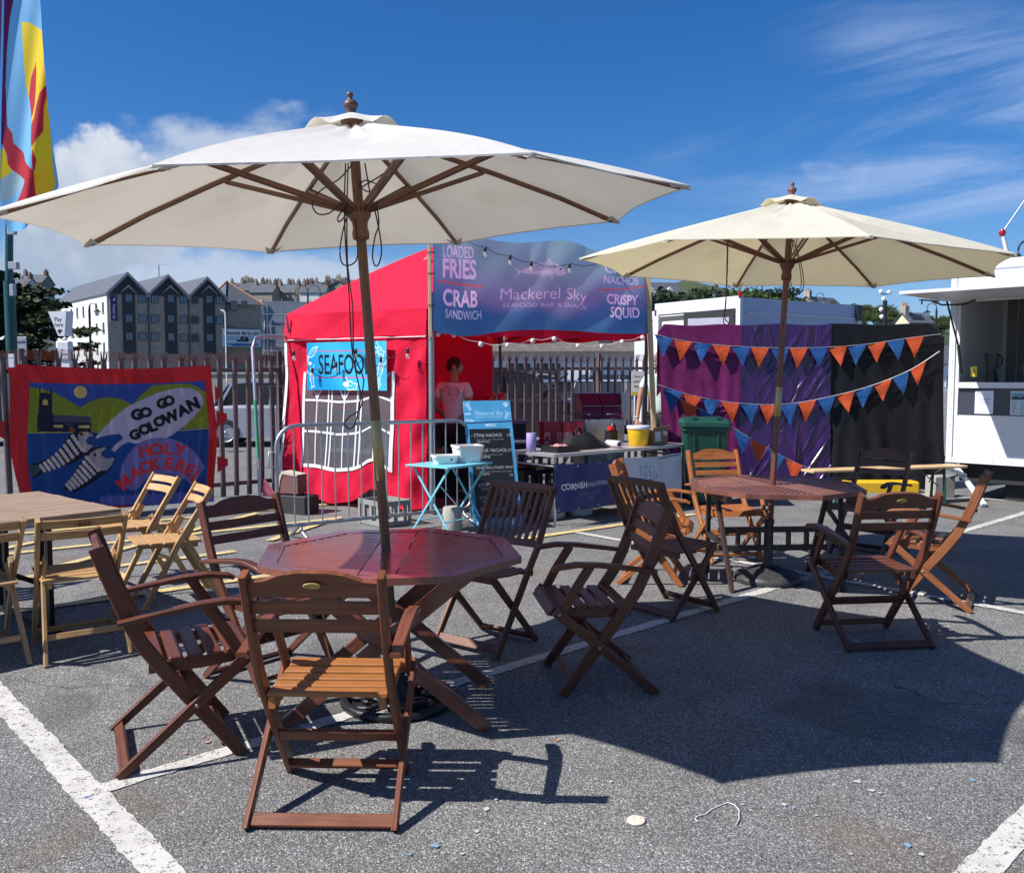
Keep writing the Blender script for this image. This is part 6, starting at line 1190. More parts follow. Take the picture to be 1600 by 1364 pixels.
NV = (18, 20, 44); PP([(262, 536), (262, 400), (270, 395), (274, 205), (282, 200), (286, 245), (300, 248), (304, 240), (318, 248), (334, 240), (340, 250), (357, 248), (360, 208), (370, 206), (374, 250), (375, 395), (382, 400), (385, 536)], NV); PP([(300, 335), (300, 305), (320, 290), (342, 305), (342, 338)], (196, 172, 92))
for y in (285, 370, 398): gln([(268, y), (376, y)], 3, (40, 44, 84))
PP([(382, 408), (664, 418), (664, 468), (382, 462)], (72, 66, 84)); PP([(382, 462), (664, 466), (664, 540), (382, 536)], NV); PP([(384, 486), (455, 484), (455, 506), (384, 506)], (186, 170, 96)); PP([(572, 488), (652, 486), (652, 506), (572, 508)], (186, 170, 96)); PP([(498, 536), (500, 508), (520, 494), (542, 508), (544, 536)], (120, 62, 40)); PP([(470, 470), (505, 452), (545, 480), (520, 500), (490, 492)], (52, 50, 74))
BUB = (172, 162, 178); PP([(660, 612), (706, 570), (760, 505), (850, 415), (930, 350), (1050, 285), (1170, 232), (1290, 208), (1400, 210), (1460, 240), (1490, 290), (1494, 322), (1470, 365), (1420, 420), (1350, 490), (1260, 560), (1200, 590), (1120, 590), (1060, 605), (1010, 628), (940, 615), (890, 640), (840, 690), (768, 733), (810, 680), (850, 630), (905, 588), (882, 552), (800, 560), (735, 578)], BUB)
def gtext(ch, x, y, h, rot, c, w=.07, sx=1.): p = q2(x, y); p2 = q2(x, y - h); cv.text(ch, p[0], p[1], p[1] - p2[1], c, rot=rot, weight=w, sx=sx)
BKK = (16, 16, 22)
for ch, x, y, h, r in (('G', 1022, 438, 72, -.42), ('O', 1082, 418, 66, -.35), ('G', 1195, 352, 66, -.3), ('O', 1250, 332, 66, -.3), ('G', 1005, 588, 66, -.45), ('O', 1075, 548, 68, -.4), ('L', 1130, 528, 70, -.4), ('O', 1180, 488, 66, -.4), ('W', 1262, 458, 72, -.38), ('A', 1352, 408, 70, -.35), ('N', 1428, 368, 76, -.32)): gtext(ch, x, y, h, r, BKK)
PP([(868, 945), (874, 870), (892, 790), (930, 715), (985, 655), (1050, 608), (1110, 585), (1170, 580), (1240, 585), (1320, 612), (1400, 670), (1460, 735), (1506, 798), (1462, 878), (1418, 940), (1370, 895), (1300, 865), (1220, 850), (1140, 865), (1070, 900), (1025, 950), (985, 985), (925, 965)], (108, 102, 156))
RD = (196, 48, 54)
for ch, x, y, h, r in (('H', 1070, 722, 80, -.18), ('O', 1155, 708, 78, -.08), ('L', 1232, 706, 78, .05), ('Y', 1300, 712, 80, .34), ('M', 935, 950, 84, -.72), ('A', 1010, 880, 78, -.45), ('C', 1075, 845, 78, -.28), ('K', 1142, 822, 80, -.16), ('E', 1235, 815, 80, .08), ('R', 1312, 828, 78, .3), ('E', 1370, 858, 80, .48), ('L', 1420, 905, 80, .62)): gtext(ch, x, y, h, r, RD, .05)
for x in range(720, 1540, 68): PP([(x, 1035), (x + 20, 1018 - (x - 720) * .06), (x + 48, 1030 - (x - 720) * .06), (x + 72, 1005 - (x - 720) * .06), (x + 72, 1085), (x, 1085)], (92, 96, 160))
FSH = (150, 140, 142)
def gfish(hd, tl, head, eye, mouth, ol, nseg, wd):
    PP(ol, (16, 16, 30)); PP(head, FSH); PP(mouth, (12, 62, 122) if True else FSH); gell(eye[0], eye[1], 17 if eye[2] else 12, (176, 130, 40) if eye[2] else FSH); gell(eye[0], eye[1], 11, (16, 16, 20))
    for i in range(nseg):
        k = i / (nseg - 1); cx, cy = hd[0] + (tl[0] - hd[0]) * k, hd[1] + (tl[1] - hd[1]) * k; cy += 28 * math.sin(PI * k) * hd[2]; dx, dy = tl[0] - hd[0], tl[1] - hd[1]; L = math.hypot(dx, dy); nx, ny = -dy / L, dx / L; w = wd * (1 - .62 * k)
        for j in range(-2, 3): gell(cx + nx * w * j / 2.3, cy + ny * w * j / 2.3, 16.5 - 3 * k, (188, 176, 160) if (i + j) % 3 else (196, 178, 198))
        gln([(cx + nx * w + dx / nseg * .5, cy + ny * w + dy / nseg * .5), (cx - nx * w + dx / nseg * .5, cy - ny * w + dy / nseg * .5)], 5, (30, 28, 44))
gfish((560, 620, .9), (285, 808), [(565, 560), (590, 536), (630, 534), (665, 550), (690, 570), (655, 572), (628, 590), (625, 615), (645, 632), (685, 640), (660, 665), (625, 695), (600, 692), (580, 650)], (592, 553, 1), [(640, 575), (690, 568), (715, 600), (690, 638), (650, 634), (628, 612)], [(178, 775), (250, 768), (380, 715), (450, 640), (500, 560), (560, 528), (640, 528), (700, 560), (690, 640), (640, 700), (540, 770), (420, 800), (290, 845), (200, 885)], 9, 68)
for k in range(5): gln([(262, 800 + k * 6), (188, 780 + k * 23)], 6, (60, 110, 120))
gfish((672, 780, .5), (480, 950), [(640, 735), (660, 695), (710, 668), (765, 652), (785, 662), (748, 690), (742, 715), (770, 738), (820, 726), (840, 740), (815, 790), (780, 830), (730, 832), (690, 805)], (694, 712, 0), [(760, 690), (800, 660), (850, 700), (830, 730), (785, 742), (752, 722)], [(430, 960), (520, 870), (600, 745), (660, 670), (740, 645), (795, 655), (850, 730), (800, 830), (700, 900), (600, 960), (520, 990)], 8, 70)
gbn = thing('carnival_banner', 'red-edged painted cloth banner with two fish, a church and a speech bubble', 'banner')
def gfn(u, v):
    o = .03 * wob(u * 5, v * 2.5, 6) + .012 * np.sin(u * 30) * (np.abs(2 * u - 1) ** 4); sg = .05 * np.sin(PI * u) * (1 - v) ** 2 - .02 * np.sin(PI * u) * v
    ins_ = .03 * np.sin(v * 7 + 1) * ((u < .5) * (1 - 2 * u) ** 3 - (u > .5) * (2 * u - 1) ** 3) + .09 * v * (1 - u) ** 3
    x = gl + GW * u + ins_; return (GO.x + gx.x * x + fn_.x * o, GO.y + gx.y * x + fn_.y * o, gt - (gt - gb) * v - sg)
sheet('painted_cloth', cv, gfn, M('painted_cloth', None, .8, kind='pattern', var=.05, bump=.3, bscale=8, bdist=.02, transl=.15, tcol=(1, 1, 1)), gbn, 1.12)
for s, z, sd in ((gl - .02, 1.0, -1), (gr + .02, 1.05, 1), (gr + .02, .5, 1), (gr + .01, 1.35, 1)):
    p = GO + gx * s; obj('tie_tab', MB().prism([V(p.x, p.y, z + .10), V(p.x, p.y, z - .10), V(p.x, p.y, z - .02) + gx * (sd * (.13 if z < 1.3 else .06)), V(p.x, p.y, z + .06) + gx * (sd * (.13 if z < 1.3 else .06))], fn_ * .004), M('red_cloth_tab', (.46, .015, .02), .8), gbn)
# signs on and behind the fence
def board(name, label, pts, Y, paint, bg, cat='sign', thick=.02):
    a = atY(*pts[0], Y); b = atY(*pts[1], Y); t = thing(name, label, cat, (a.x, a.y, 0)); w, h = b.x - a.x, a.z - b.z; cv = Canvas(w, h, 60 / w if w > .5 else 90 / w, bg); paint(cv, w, h)
    sheet('printed_face', cv, lambda u, v: (u * w, -.003 + 0 * u, a.z - v * h), PVC, t); obj('panel', MB().box((w / 2, thick / 2, a.z - h / 2), (w, thick, h)), WHT, t); return t, w, h, a.z
def pd(cv, w, h):
    for i, s_ in enumerate(('Have you', 'paid and', 'displayed?')): cv.text(s_, w * .12, h * (.27 + .2 * i), h * .10, (40, 40, 42), anchor='l', width=w * (.62 if i < 2 else .72), weight=.02)
    cv.poly([(0, h * .86), (w, h * .86), (w, h), (0, h)], (200, 165, 60))
board('parking_notice', 'white parking notice with a yellow band hung on the fence behind the cartons', ((987, 580), (1016, 618)), 14.2, pd, (205, 203, 200))
t, w, h, z = board('fence_plate', 'small white plate on the fence top above the banner corner', ((13, 553), (22, 574)), 9.0, lambda cv, w, h: cv.line([(w * .2, h * .3), (w * .8, h * .3)], h * .06, (90, 90, 95)), (205, 205, 208))
# pay machine sign
ph = thing('pay_sign', 'white tapered sign reading Pay here on a slim white pole beyond the fence', 'sign', (atY(99, 560, 15).x, 15.0, 0)); Y = 15.
def pp(u, v): w = atY(u, v, Y); return V(w.x - ph.location.x, 0, w.z)
A_ = [pp(75, 487), pp(104, 486), pp(101.5, 525), pp(91, 525)]; hd2 = MB(); hd2.prism(A_, V(.06, .12, 0)); obj('sign_case', hd2, WHT, ph)
x0, x1 = A_[0].x, A_[1].x; cv = Canvas(x1 - x0, A_[0].z - A_[2].z, 300, (222, 224, 228)); w, h = x1 - x0, A_[0].z - A_[2].z; cv.text('Pay', w * .53, h * .40, h * .17, (25, 25, 30), width=w * .40, weight=.02); cv.text('here', w * .56, h * .62, h * .17, (25, 25, 30), width=w * .46, weight=.02)
cv.poly([(w * .60, h * .93), (w * .46, h * .78), (w * .52, h * .73), (w * .60, h * .80), (w * .69, h * .72), (w * .75, h * .76)], (25, 25, 30)); cv.line([(w * .60, h * .72), (w * .60, h * .9)], .02, (25, 25, 30))
def pfn(u, v):
    xl_ = A_[0].x + (A_[3].x - A_[0].x) * v; xr_ = A_[1].x + (A_[2].x - A_[1].x) * v; X = x0 + (x1 - x0) * u; return (np.clip(X, xl_ + .008, xr_ - .008), -.004 + 0 * u, A_[0].z - v * h)
sheet('lettering', cv, pfn, PVC, ph); p = pp(97, 530); obj('pole', MB().tube([(p.x, .05, 0), (p.x, .05, p.z)], .05, 10), WHT, ph)
a, b = pp(90, 533), pp(109, 562); obj('ticket_machine', MB().cbox(((a.x + b.x) / 2, .06, (a.z + b.z) / 2), (b.x - a.x, .18, a.z - b.z), None, .02).box((((a.x + b.x) / 2) + .02, .06, (b.z + .4) / 2), (.15, .14, b.z - .4)), WHT, ph)
cv = Canvas(b.x - a.x - .02, a.z - b.z - .04, 300, (222, 224, 230)); w, h = cv.w, cv.h; cv.text('PAY', w * .62, h * .25, h * .12, (225, 170, 90), width=w * .4); cv.line([(w * .4, h * .48), (w * .55, h * .48)], h * .07, (60, 60, 70)); cv.line([(w * .42, h * .76), (w * .9, h * .76)], h * .08, (70, 75, 85)); sheet('printed_face', cv, lambda u, v: (a.x + .01 + u * cv.w, -.034 + 0 * u, a.z - .02 - v * cv.h), PVC, ph)
# ================================================================== flag and lamp posts
def flag():
    Y = 10.4; px = lambda u, v: atY(u, v, Y); base = px(2, 800); t = thing('feather_flag', 'tall feather flag in light blue, yellow and red at the left edge', 'flag', (px(3, 250).x, Y, 0))
    L0 = t.location.copy(); top = px(9, -330) - L0; bot = px(-20, 840) - L0
    obj('pole', MB().tube([V(bot.x, 0, 0), V(bot.x * .5 + top.x * .5 , 0, top.z * .5), top], .022, 8), M('maroon_pole', (.25, .045, .10), .4), t)
    x0, x1, y0, y1 = -12, 96, -340, 362; k = px(100, 0).x - px(0, 0).x; k /= 100; cv = Canvas((x1 - x0) * k, (y1 - y0) * k, 200, (116, 182, 220)); Q = lambda pts: [((x - x0) * k, (y - y0) * k) for x, y in pts]
    s = 260 / 1364; PQ = lambda pts, c: cv.poly(Q([(a * s, b * s) for a, b in pts]), c)
    YL, RD_, MR = (232, 200, 36), (188, 38, 58), (112, 34, 82)
    PQ([(155, 165), (230, 180), (300, 220), (360, 265), (400, 380), (425, 560), (440, 900), (430, 1100), (430, 1364), (440, 1500), (400, 1620), (320, 1700), (330, 1560), (290, 1000), (200, 700), (150, 400)], YL)
    PQ([(290, 500), (310, 600), (325, 760), (322, 880), (300, 960), (270, 1010), (230, 780), (245, 640), (270, 570), (285, 545)], RD_); PQ([(425, 725), (428, 790), (405, 900), (392, 1100), (340, 1180), (310, 1230), (280, 1120), (292, 1030), (320, 990), (345, 880), (375, 790)], RD_); PQ([(318, 1240), (345, 1330), (330, 1420), (300, 1400)], RD_)
    PQ([(160, 160), (200, 700), (285, 1000), (330, 1560), (200, 1300), (95, 1160), (55, 1020), (40, 700), (60, 300), (95, -50), (150, -50)], (122, 186, 224)); PQ([(150, -60), (330, -60), (345, 240), (300, 215), (230, 176), (158, 162)], (110, 176, 216))
    PQ([(-40, -1800), (85, -1800), (92, 0), (70, 140), (48, 420), (40, 700), (55, 1030), (20, 1180), (-40, 1200)], MR); PQ([(55, 1030), (95, 1090), (100, 1165), (190, 1250), (215, 1320), (325, 1420), (330, 1640), (150, 1720), (60, 1760), (235, 1500), (60, 1360), (55, 1280), (20, 1170)], RD_); PQ([(0, 1190), (45, 1240), (60, 1340), (100, 1400), (20, 1460), (0, 1480)], YL); PQ([(0, 1470), (110, 1400), (235, 1490), (60, 1640), (0, 1640)], (150, 180, 190))
    ol = [(-340, 8, 40), (-200, 9, 52), (-60, 6, 60), (0, 6, 62), (45, 5, 67), (90, 4, 77), (130, 3, 81), (180, 2, 82), (240, 1, 84), (290, -1, 88), (330, 2, 70), (362, 12, 48)]
    oy = np.array([o[0] for o in ol]); oa = np.array([o[1] for o in ol]); ob_ = np.array([o[2] for o in ol])
    def fn(u, v):
        yy = y0 + (y1 - y0) * v; xx = np.clip(x0 + (x1 - x0) * u, np.interp(yy, oy, oa), np.interp(yy, oy, ob_)); aa = (xx - 800) / F; bb = (682 - yy) / F; tt = Y / (math.cos(PITCH) + bb * math.sin(PITCH)); X = aa * tt - L0.x; Z = EYE + (-math.sin(PITCH) + bb * math.cos(PITCH)) * tt
        o = .10 * np.sin((xx / 60) * 3.2 + yy / 160) + .04 * np.sin(xx / 9 + yy / 60); return (X + 0 * o, o * np.clip(xx / 50, 0, 1), Z)
    sheet('cloth', cv, fn, M('flag_cloth', None, .7, kind='pattern', var=.05, transl=.5, tcol=(1, 1, 1)), t, 1.25)
flag()
TEAL = M('teal_post_paint', (.012, .07, .075), .4, .2); GREYB = M('grey_box_paint', (.36, .38, .42), .5)
lp = atY(19, 555, 17); t = thing('lamp_post', 'dark teal lamp post with grey boxes at the far left', 'lamp post', (lp.x, 17, 0)); a = atY(14.5, 335, 17) - t.location
obj('pole', MB().tube([(0, 0, 0), (-.005, 0, atY(0, 440, 17).z)], .10, 12).tube([(-.005, 0, atY(0, 440, 17).z), (a.x, 0, a.z)], .07, 12), TEAL, t)
for (u0_, v0_, u1_, v1_) in ((10, 349, 22, 366), (12, 409, 26, 420), (14, 444, 21, 462)): p, q_ = atY(u0_, v0_, 16.8), atY(u1_, v1_, 16.8); obj('junction_box', MB().cbox(((p.x + q_.x) / 2 - lp.x, -.14, (p.z + q_.z) / 2), (q_.x - p.x, .12, p.z - q_.z), None, .01), GREYB, t)
p, q_ = atY(6, 526, 17.2), atY(38, 556, 17.2); t = thing('sign_panel', 'back of a grey road sign by the teal lamp post', 'sign', ((p.x + q_.x) / 2, 17.3, 0)); obj('plate', MB().cbox((0, 0, (p.z + q_.z) / 2), (q_.x - p.x, .03, p.z - q_.z), None, .01), GREYB, t); obj('post', MB().tube([(0, .05, 0), (0, .05, p.z - .1)], .04, 8), STEEL, t)
for z in (p.z - .08, q_.z + .12): obj('bracket', MB().box((0, -.02, z), (.30, .015, .03)), STEEL, t)
IRB = M('black_lamp_iron', (.016, .022, .024), .45, .3); LGL = M('lamp_glass', (.5, .55, .55), .1, clear=.4)
def lantern(par, x, y, z, s=1.):
    q = lambda L: [(r * s, h * s) for r, h in L]
    obj('lantern', MB().lathe(q([(.02, .42), (.08, .38), (.10, .30), (.34, .16), (.36, .12), (.30, .12), (.24, .12)]), 14, (x, y, z + .45 * (1 - s))), IRB, par); obj('globe', MB().lathe(q([(.06, -.3), (.16, -.22), (.23, .05), (.23, .11)]), 14, (x, y, z + .45 * (1 - s))), LGL, par)
def street_lamp(label, u, v, Y, side, ub, rad, both=False):
    """u: pole px; v: px row of the arch top; side: which way the crook bends"""
    b = atY(u, 590, Y); t = thing('street_lamp', label, 'street lamp', (b.x, Y, 0)); zt_ = atY(u, v, Y).z; obj('pole', MB().tube([(0, 0, 0), (0, 0, zt_ - rad * 1.5)], .065, 10).tube([(0, 0, zt_ - rad * 1.5), (0, 0, zt_ - rad)], .045, 10), IRB, t)
    for sd in ((-1, 1) if both else (side,)):
        obj('crook', MB().tube([(0, 0, zt_ - rad * 1.3)] + [(sd * rad * (1 - math.cos(a)), 0, zt_ - rad + rad * math.sin(a)) for a in np.linspace(0, PI, 12)] + [(sd * 2 * rad, 0, zt_ - rad * 1.25)], .026, 6), IRB, t); lantern(t, sd * 2 * rad, 0, zt_ - rad * 1.25 - .45, .5 if both else .6)
street_lamp('black crook-necked lamp before the white side of the stone mill', 143, 474, 50, 1, 0, .22)
street_lamp('black twin-armed lamp whose two arches rise behind the red gazebo', 483, 446, 60, 1, 0, .42, True)
street_lamp('black crook lamp rising between the far houses and the round tree', 1134, 442, 62, -1, 0, .45)
street_lamp('black crook lamp above the long side of the box trailer', 1272, 458, 70, 1, 0, .32)
street_lamp('black crook lamp between the black drape and the catering trailer', 1460, 474, 56, -1, 0, .30)
street_lamp('black crook lamp peeping over the catering trailer roof', 1612, 376, 24, -1, 0, .25)
p = atY(352, 490, 40); t = thing('white_post', 'slim white lamp standard in front of the mill mural', 'lamp post', (p.x, 40, 0)); obj('pole', MB().tube([(0, 0, 0), (0, 0, p.z)], .032, 8), WHT, t); obj('head', MB().tube([(0, 0, p.z), (-.08, 0, p.z + .12), (-.2, 0, p.z + .14)], .045, 8), WHT, t)
p = atY(1383, 470, 60); t = thing('camera_mast', 'dark camera mast with white domes above the black drape', 'mast', (p.x, 60, 0)); obj('pole', MB().tube([(0, 0, 0), (0, 0, p.z)], .16, 8), IRB, t)
for dx, dz in ((-.3, .6), (.25, .55), (-.1, .1), (-.25, -.6), (-.2, -1.1)): obj('camera_dome', MB().lathe([(.03, -.16), (.14, -.05), (.15, .08), (.05, .16)], 10, (dx, 0, p.z + dz)), WHT, t)
obj('cross_arm', MB().tube([(-.35, 0, p.z - 1.35), (.6, 0, p.z - 1.35)], .05, 6).tube([(-.3, 0, p.z + .45), (.3, 0, p.z + .45)], .04, 6), IRB, t)
p0, p1, p2 = atY(1592, 415, 22), atY(1566, 364, 22), atY(1602, 312, 22); t = thing('boom_mast', 'white boom with a red tip and a steel stay over the catering trailer', 'mast', (p0.x, 22, 0)); obj('boom', MB().tube([(0, 0, 0), (0, 0, p0.z - .8), (p1.x - p0.x, 0, p1.z)], .05, 8), WHT, t); obj('stay', MB().tube([(p1.x - p0.x, 0, p1.z), (p2.x - p0.x, 0, p2.z)], .02, 6), STEEL, t); obj('tip', MB().lathe([(.05, -.08), (.09, 0), (.05, .08)], 8, (p1.x - p0.x, 0, p1.z)), M('red_lens', (.35, .01, .02), .25), t)

# ================================================================== cars
GLS = M('car_glass', (.02, .025, .03), .08, spec=.8); TYR = M('tyre_rubber', (.015, .015, .016), .8); CP = M('car_paint', None, .28, .3, kind='object', var=.03, coat=.6)
def car(label, loc, rz, col, suv=False, group='cars parked beyond the fence'):
    t = thing('parked_car', label, 'car', loc, rz, group); L, Wd, H = (4.6, 1.85, 1.72) if suv else (4.15, 1.75, 1.48); k = H / 1.5; x = lambda f: (f - .5) * L
    def loft(rows, mat, name, c=None):        # rows: (x fraction, half width, z low, z high)
        mb = MB(); vs = []
        for f, w, z0, z1 in rows: r = .06; vs += [V(x(f), -w, z0), V(x(f), -w * 1.0, z1 - r), V(x(f), -w + r * 1.5, z1), V(x(f), w - r * 1.5, z1), V(x(f), w, z1 - r), V(x(f), w, z0)]
        n = len(rows); mb.add(vs, [(i * 6 + j, i * 6 + 6 + j, i * 6 + 7 + j, i * 6 + j + 1) for i in range(n - 1) for j in range(5)] + [tuple(range(5, -1, -1)), tuple(range(n * 6 - 6, n * 6))], smooth=False); return obj(name, mb, mat, t, c)
    w = Wd / 2; loft([(0, w * .82, .35, .62 * k), (.015, w * .92, .28, .80 * k), (.06, w, .24, .92 * k), (.25, w, .22, .95 * k), (.70, w, .22, .93 * k), (.74, w * .99, .22, .90 * k), (.93, w * .93, .25, .76 * k), (.985, w * .85, .3, .66 * k), (1, w * .78, .38, .55 * k)], CP, 'body', col)
    r0, r1 = (.03, .74) if suv else (.10, .74)
    loft([(r0, w * .86, .85 * k, .95 * k), (r0 + .08, w * .80, .85 * k, H * .975), (r0 + .2, w * .78, .85 * k, H), (.50, w * .78, .85 * k, H * .985), (.56, w * .80, .85 * k, H * .95), (r1, w * .9, .85 * k, .93 * k)], GLS, 'windows')
    mb = MB(); rows = [(r0 + .07, w * .80, H * .972), (r0 + .2, w * .785, H + .008), (.50, w * .785, H * .985 + .008), (.565, w * .80, H * .945)]; vs = [V(x(f), s * ww, z) for f, ww, z in rows for s in (-1, 1)] ; vs += [p - V(0, 0, .05) for p in vs]; mb.add(vs, [(2 * i, 2 * i + 1, 2 * i + 3, 2 * i + 2) for i in range(3)] + [(2 * i, 2 * i + 2, 2 * i + 10, 2 * i + 8) for i in range(3)] + [(2 * i + 1, 2 * i + 9, 2 * i + 11, 2 * i + 3) for i in range(3)])
    for s in (-1, 1):
        for fa, fb in ((r0 + .035, r0 + .10), (.40, .41), (.57, r1)): mb.bar((x(fa), s * w * .875, .92 * k), (x(fb), s * w * .80, H * .955), .05, .03, (0, 1, 0))
    obj('roof', mb, CP, t, col)
    for fx in (.17, .80):
        for s in (-1, 1): o = obj('wheel', MB().lathe([(.20, -.1), (.29, -.1), (.32, -.07), (.32, .07), (.29, .1), (.20, .1)], 22, (x(fx), s * (w - .08), .32), Matrix.Rotation(PI / 2, 3, 'X'), capb=False, capt=False), TYR, t); obj('rim', MB().lathe([(.20, .085), (.16, .06), (.06, .07), (.03, .09)], 18, (x(fx), s * (w - .08), .32), Matrix.Rotation(-s * PI / 2, 3, 'X') if s > 0 else Matrix.Rotation(PI / 2, 3, 'X'), capb=False), STEEL, o)
    for s in (-1, 1): obj('headlight', MB().box((x(.972), s * w * .68, .64 * k), (.14, .30, .12)), LGL, t); obj('tail_light', MB().box((x(.012), s * w * .76, .74 * k), (.10, .22, .16)), M('red_lens', (.35, .01, .02), .25), t)
    mb = MB()
    for s in (-1, 1): mb.cbox((x(.70), s * (w + .07), .98 * k), (.12, .16, .11), None, .02)
    obj('mirrors', mb, CP, t, col); mb = MB()
    for fx in (.33, .52):
        for s in (-1, 1): mb.box((x(fx), s * (w + .008), .82 * k), (.18, .02, .03))
    obj('door_handles', mb, CP, t, col); return t
car('silver hatchback seen through the fence between the fish banner and the gazebo', (-5.1, 20.4, 0), .12, (.42, .44, .50))
car('dark brown estate car behind the fence inside the gazebo view', (.2, 20.5, 0), -.06, (.035, .026, .028), True)
for u, Y, rz, c, sv, lab in ((20, 20.5, .3, (.015, .016, .02), False, 'black car beyond the fence at the far left'), (905, 27, .2, (.30, .36, .52), False, 'light blue car beyond the bonnet of the brown estate'), (955, 26, 1.2, (.62, .64, .70), False, 'white car parked end-on left of the parking notice'), (1003, 29, 1.3, (.10, .11, .14), False, 'charcoal car beside the white end-on car'), (850, 36, .1, (.6, .62, .66), True, 'white estate car in the further row behind the fence'), (975, 38, .15, (.25, .3, .42), True, 'blue-grey estate car in the further row behind the fence'), (925, 44, 0, (.45, .46, .5), False, 'pale grey car in the furthest row behind the fence')):
    car(lab, (atY(u, 600, Y).x, Y, 0), rz, c, sv)

# ================================================================== hills, houses, mill
def hz_(x, y):
    r = min(1., max(0., (y - 135) / 170)) if x < 40 else min(1., max(0., (y - 100) / 130)); r = r * r * (3 - 2 * r); L = 27 if x < 40 else 27 - 15 * min(1, (x - 40) / 60); return r * (L + 2.0 * float(wob(x * .03, y * .02, 1)))
mb = MB(); mb.grid(60, 24, lambda u, v: V(-420 + 840 * u, 130 + 400 * v, hz_(-420 + 840 * u, 130 + 400 * v) - .05)); struct('hills', mb, M('hill_grass', (.035, .048, .018), .95, var=.5, scale=.06))
SLATE = M('slate_roof', (.085, .09, .105), .55, var=.25, scale=.8, bump=.4, bscale=3, bdist=.05); STONE = M('granite_wall', (.30, .262, .215), .9, var=.55, scale=2.2, bump=.5, bscale=4, bdist=.05); REND = M('white_render', (.68, .68, .66), .85, var=.06, scale=.4, dirt=.12, dscale=.4); TIM = M('dark_boarding', (.035, .037, .042), .7, var=.3); WIN = M('window_glass', (.10, .14, .19), .12, spec=.8); FRM = M('window_frame_grey', (.05, .055, .06), .5); CRM = M('cream_render', (.60, .54, .38), .85, var=.06); CHM = M('chimney_brick', (.17, .11, .09), .9, var=.3, scale=1.5); POT = M('clay_pot', (.36, .17, .09), .8)
def house(label, x, y, w, d, h, rh, rz, wall=REND, roof=SLATE, chim=2, z=None, win=2, cat='house', group='houses on the far hillside', dormer=0):
    z = hz_(x, y) - .3 if z is None else z; t = thing('house', label, cat, (x, y, z), rz, group); a, b = w / 2, d / 2
    mb = MB().prism([(-a, -b, 0), (a, -b, 0), (a, b, 0), (-a, b, 0)], V(0, 0, h)); mb.prism([(-a, -b, h), (-a, b, h), (-a, 0, h + rh)], V(w, 0, 0)); obj('wall', mb, wall, t); e = .3; k = rh / b; rf = MB()
    for s in (-1, 1): rf.prism([V(-a - e, s * (b + e), h - e * k + .03), V(a + e, s * (b + e), h - e * k + .03), V(a + e, 0, h + rh + .03), V(-a - e, 0, h + rh + .03)], V(0, 0, .12))
    R_ = obj('roof', rf, roof, t)
    for i in range(chim):
        cx = (-a + .4, a - .4, 0)[i % 3]; c = obj('chimney', MB().box((cx, 0, h + rh + .4), (.75, 1.5, 1.7)), CHM if i % 2 else STONE, R_)
        pm_ = MB()
        for q_ in (-.45, 0, .45): pm_.lathe([(.14, 0), (.12, .55)], 8, (cx, q_, h + rh + 1.25))
        obj('chimney_pots', pm_, POT, R_)
    for i in range(dormer): dx = -a + w * (i + .5) / dormer; dm = MB(); dm.prism([V(dx - .8, -b * .75, h + .2), V(dx + .8, -b * .75, h + .2), V(dx + .8, -b * .75, h + 1.3), V(dx, -b * .75, h + 2.1), V(dx - .8, -b * .75, h + 1.3)], V(0, b * .7, 0)); obj('dormer', dm, wall, R_)
    for fl in range(max(1, int(h // 2.6))):
        for i in range(win):
            xx = -a + w * (i + .5) / win; zz = 1.5 + fl * 2.7; f = obj('window', MB().box((xx, -b - .03, zz), (1.1, .08, 1.3)), WHT, t); obj('pane', MB().box((xx - .25, -b - .075, zz), (.44, .02, 1.12)).box((xx + .25, -b - .075, zz), (.44, .02, 1.12)), WIN, f)
    return t
def hp(u, Y): return atY(u, 590, Y).x
rr = random.Random(11); HL = [(8, 250), (35, 262), (62, 270), (55, 235)] + [(405, 300), (425, 296), (446, 303), (468, 298), (490, 305), (512, 297), (534, 303), (556, 299), (575, 306), (392, 292), (380, 305), (398, 270), (440, 275), (475, 280), (515, 282), (550, 276), (418, 262), (455, 268), (495, 265), (535, 270)]
for i, (u, Y) in enumerate(HL):
    left = u < 100; house(('grey terraced house with chimney stacks above the dark tree, number counted in from the left edge' if left else 'grey terraced house with chimney stacks in the rows above the wrapped building'), hp(u, Y), Y, rr.uniform(6, 8), 8, 5.5 if Y > 280 or left else 5, 2.6, rr.uniform(-.15, .15) + (PI / 2 if i % 5 == 3 else 0), (STONE, REND, STONE)[i % 3], chim=2, group='terraced houses on the left hillside')
for i, o in enumerate([o for o in C.objects if o.get('group') == 'terraced houses on the left hillside']): o['label'] = 'small grey slate-roofed terraced house with chimneys on the left skyline'
house('cream-gabled cottage at the rear end of the stone mill', hp(55, 158), 158, 11, 12, 9, 5, .9, REND, chim=1, z=0, group='', win=2)
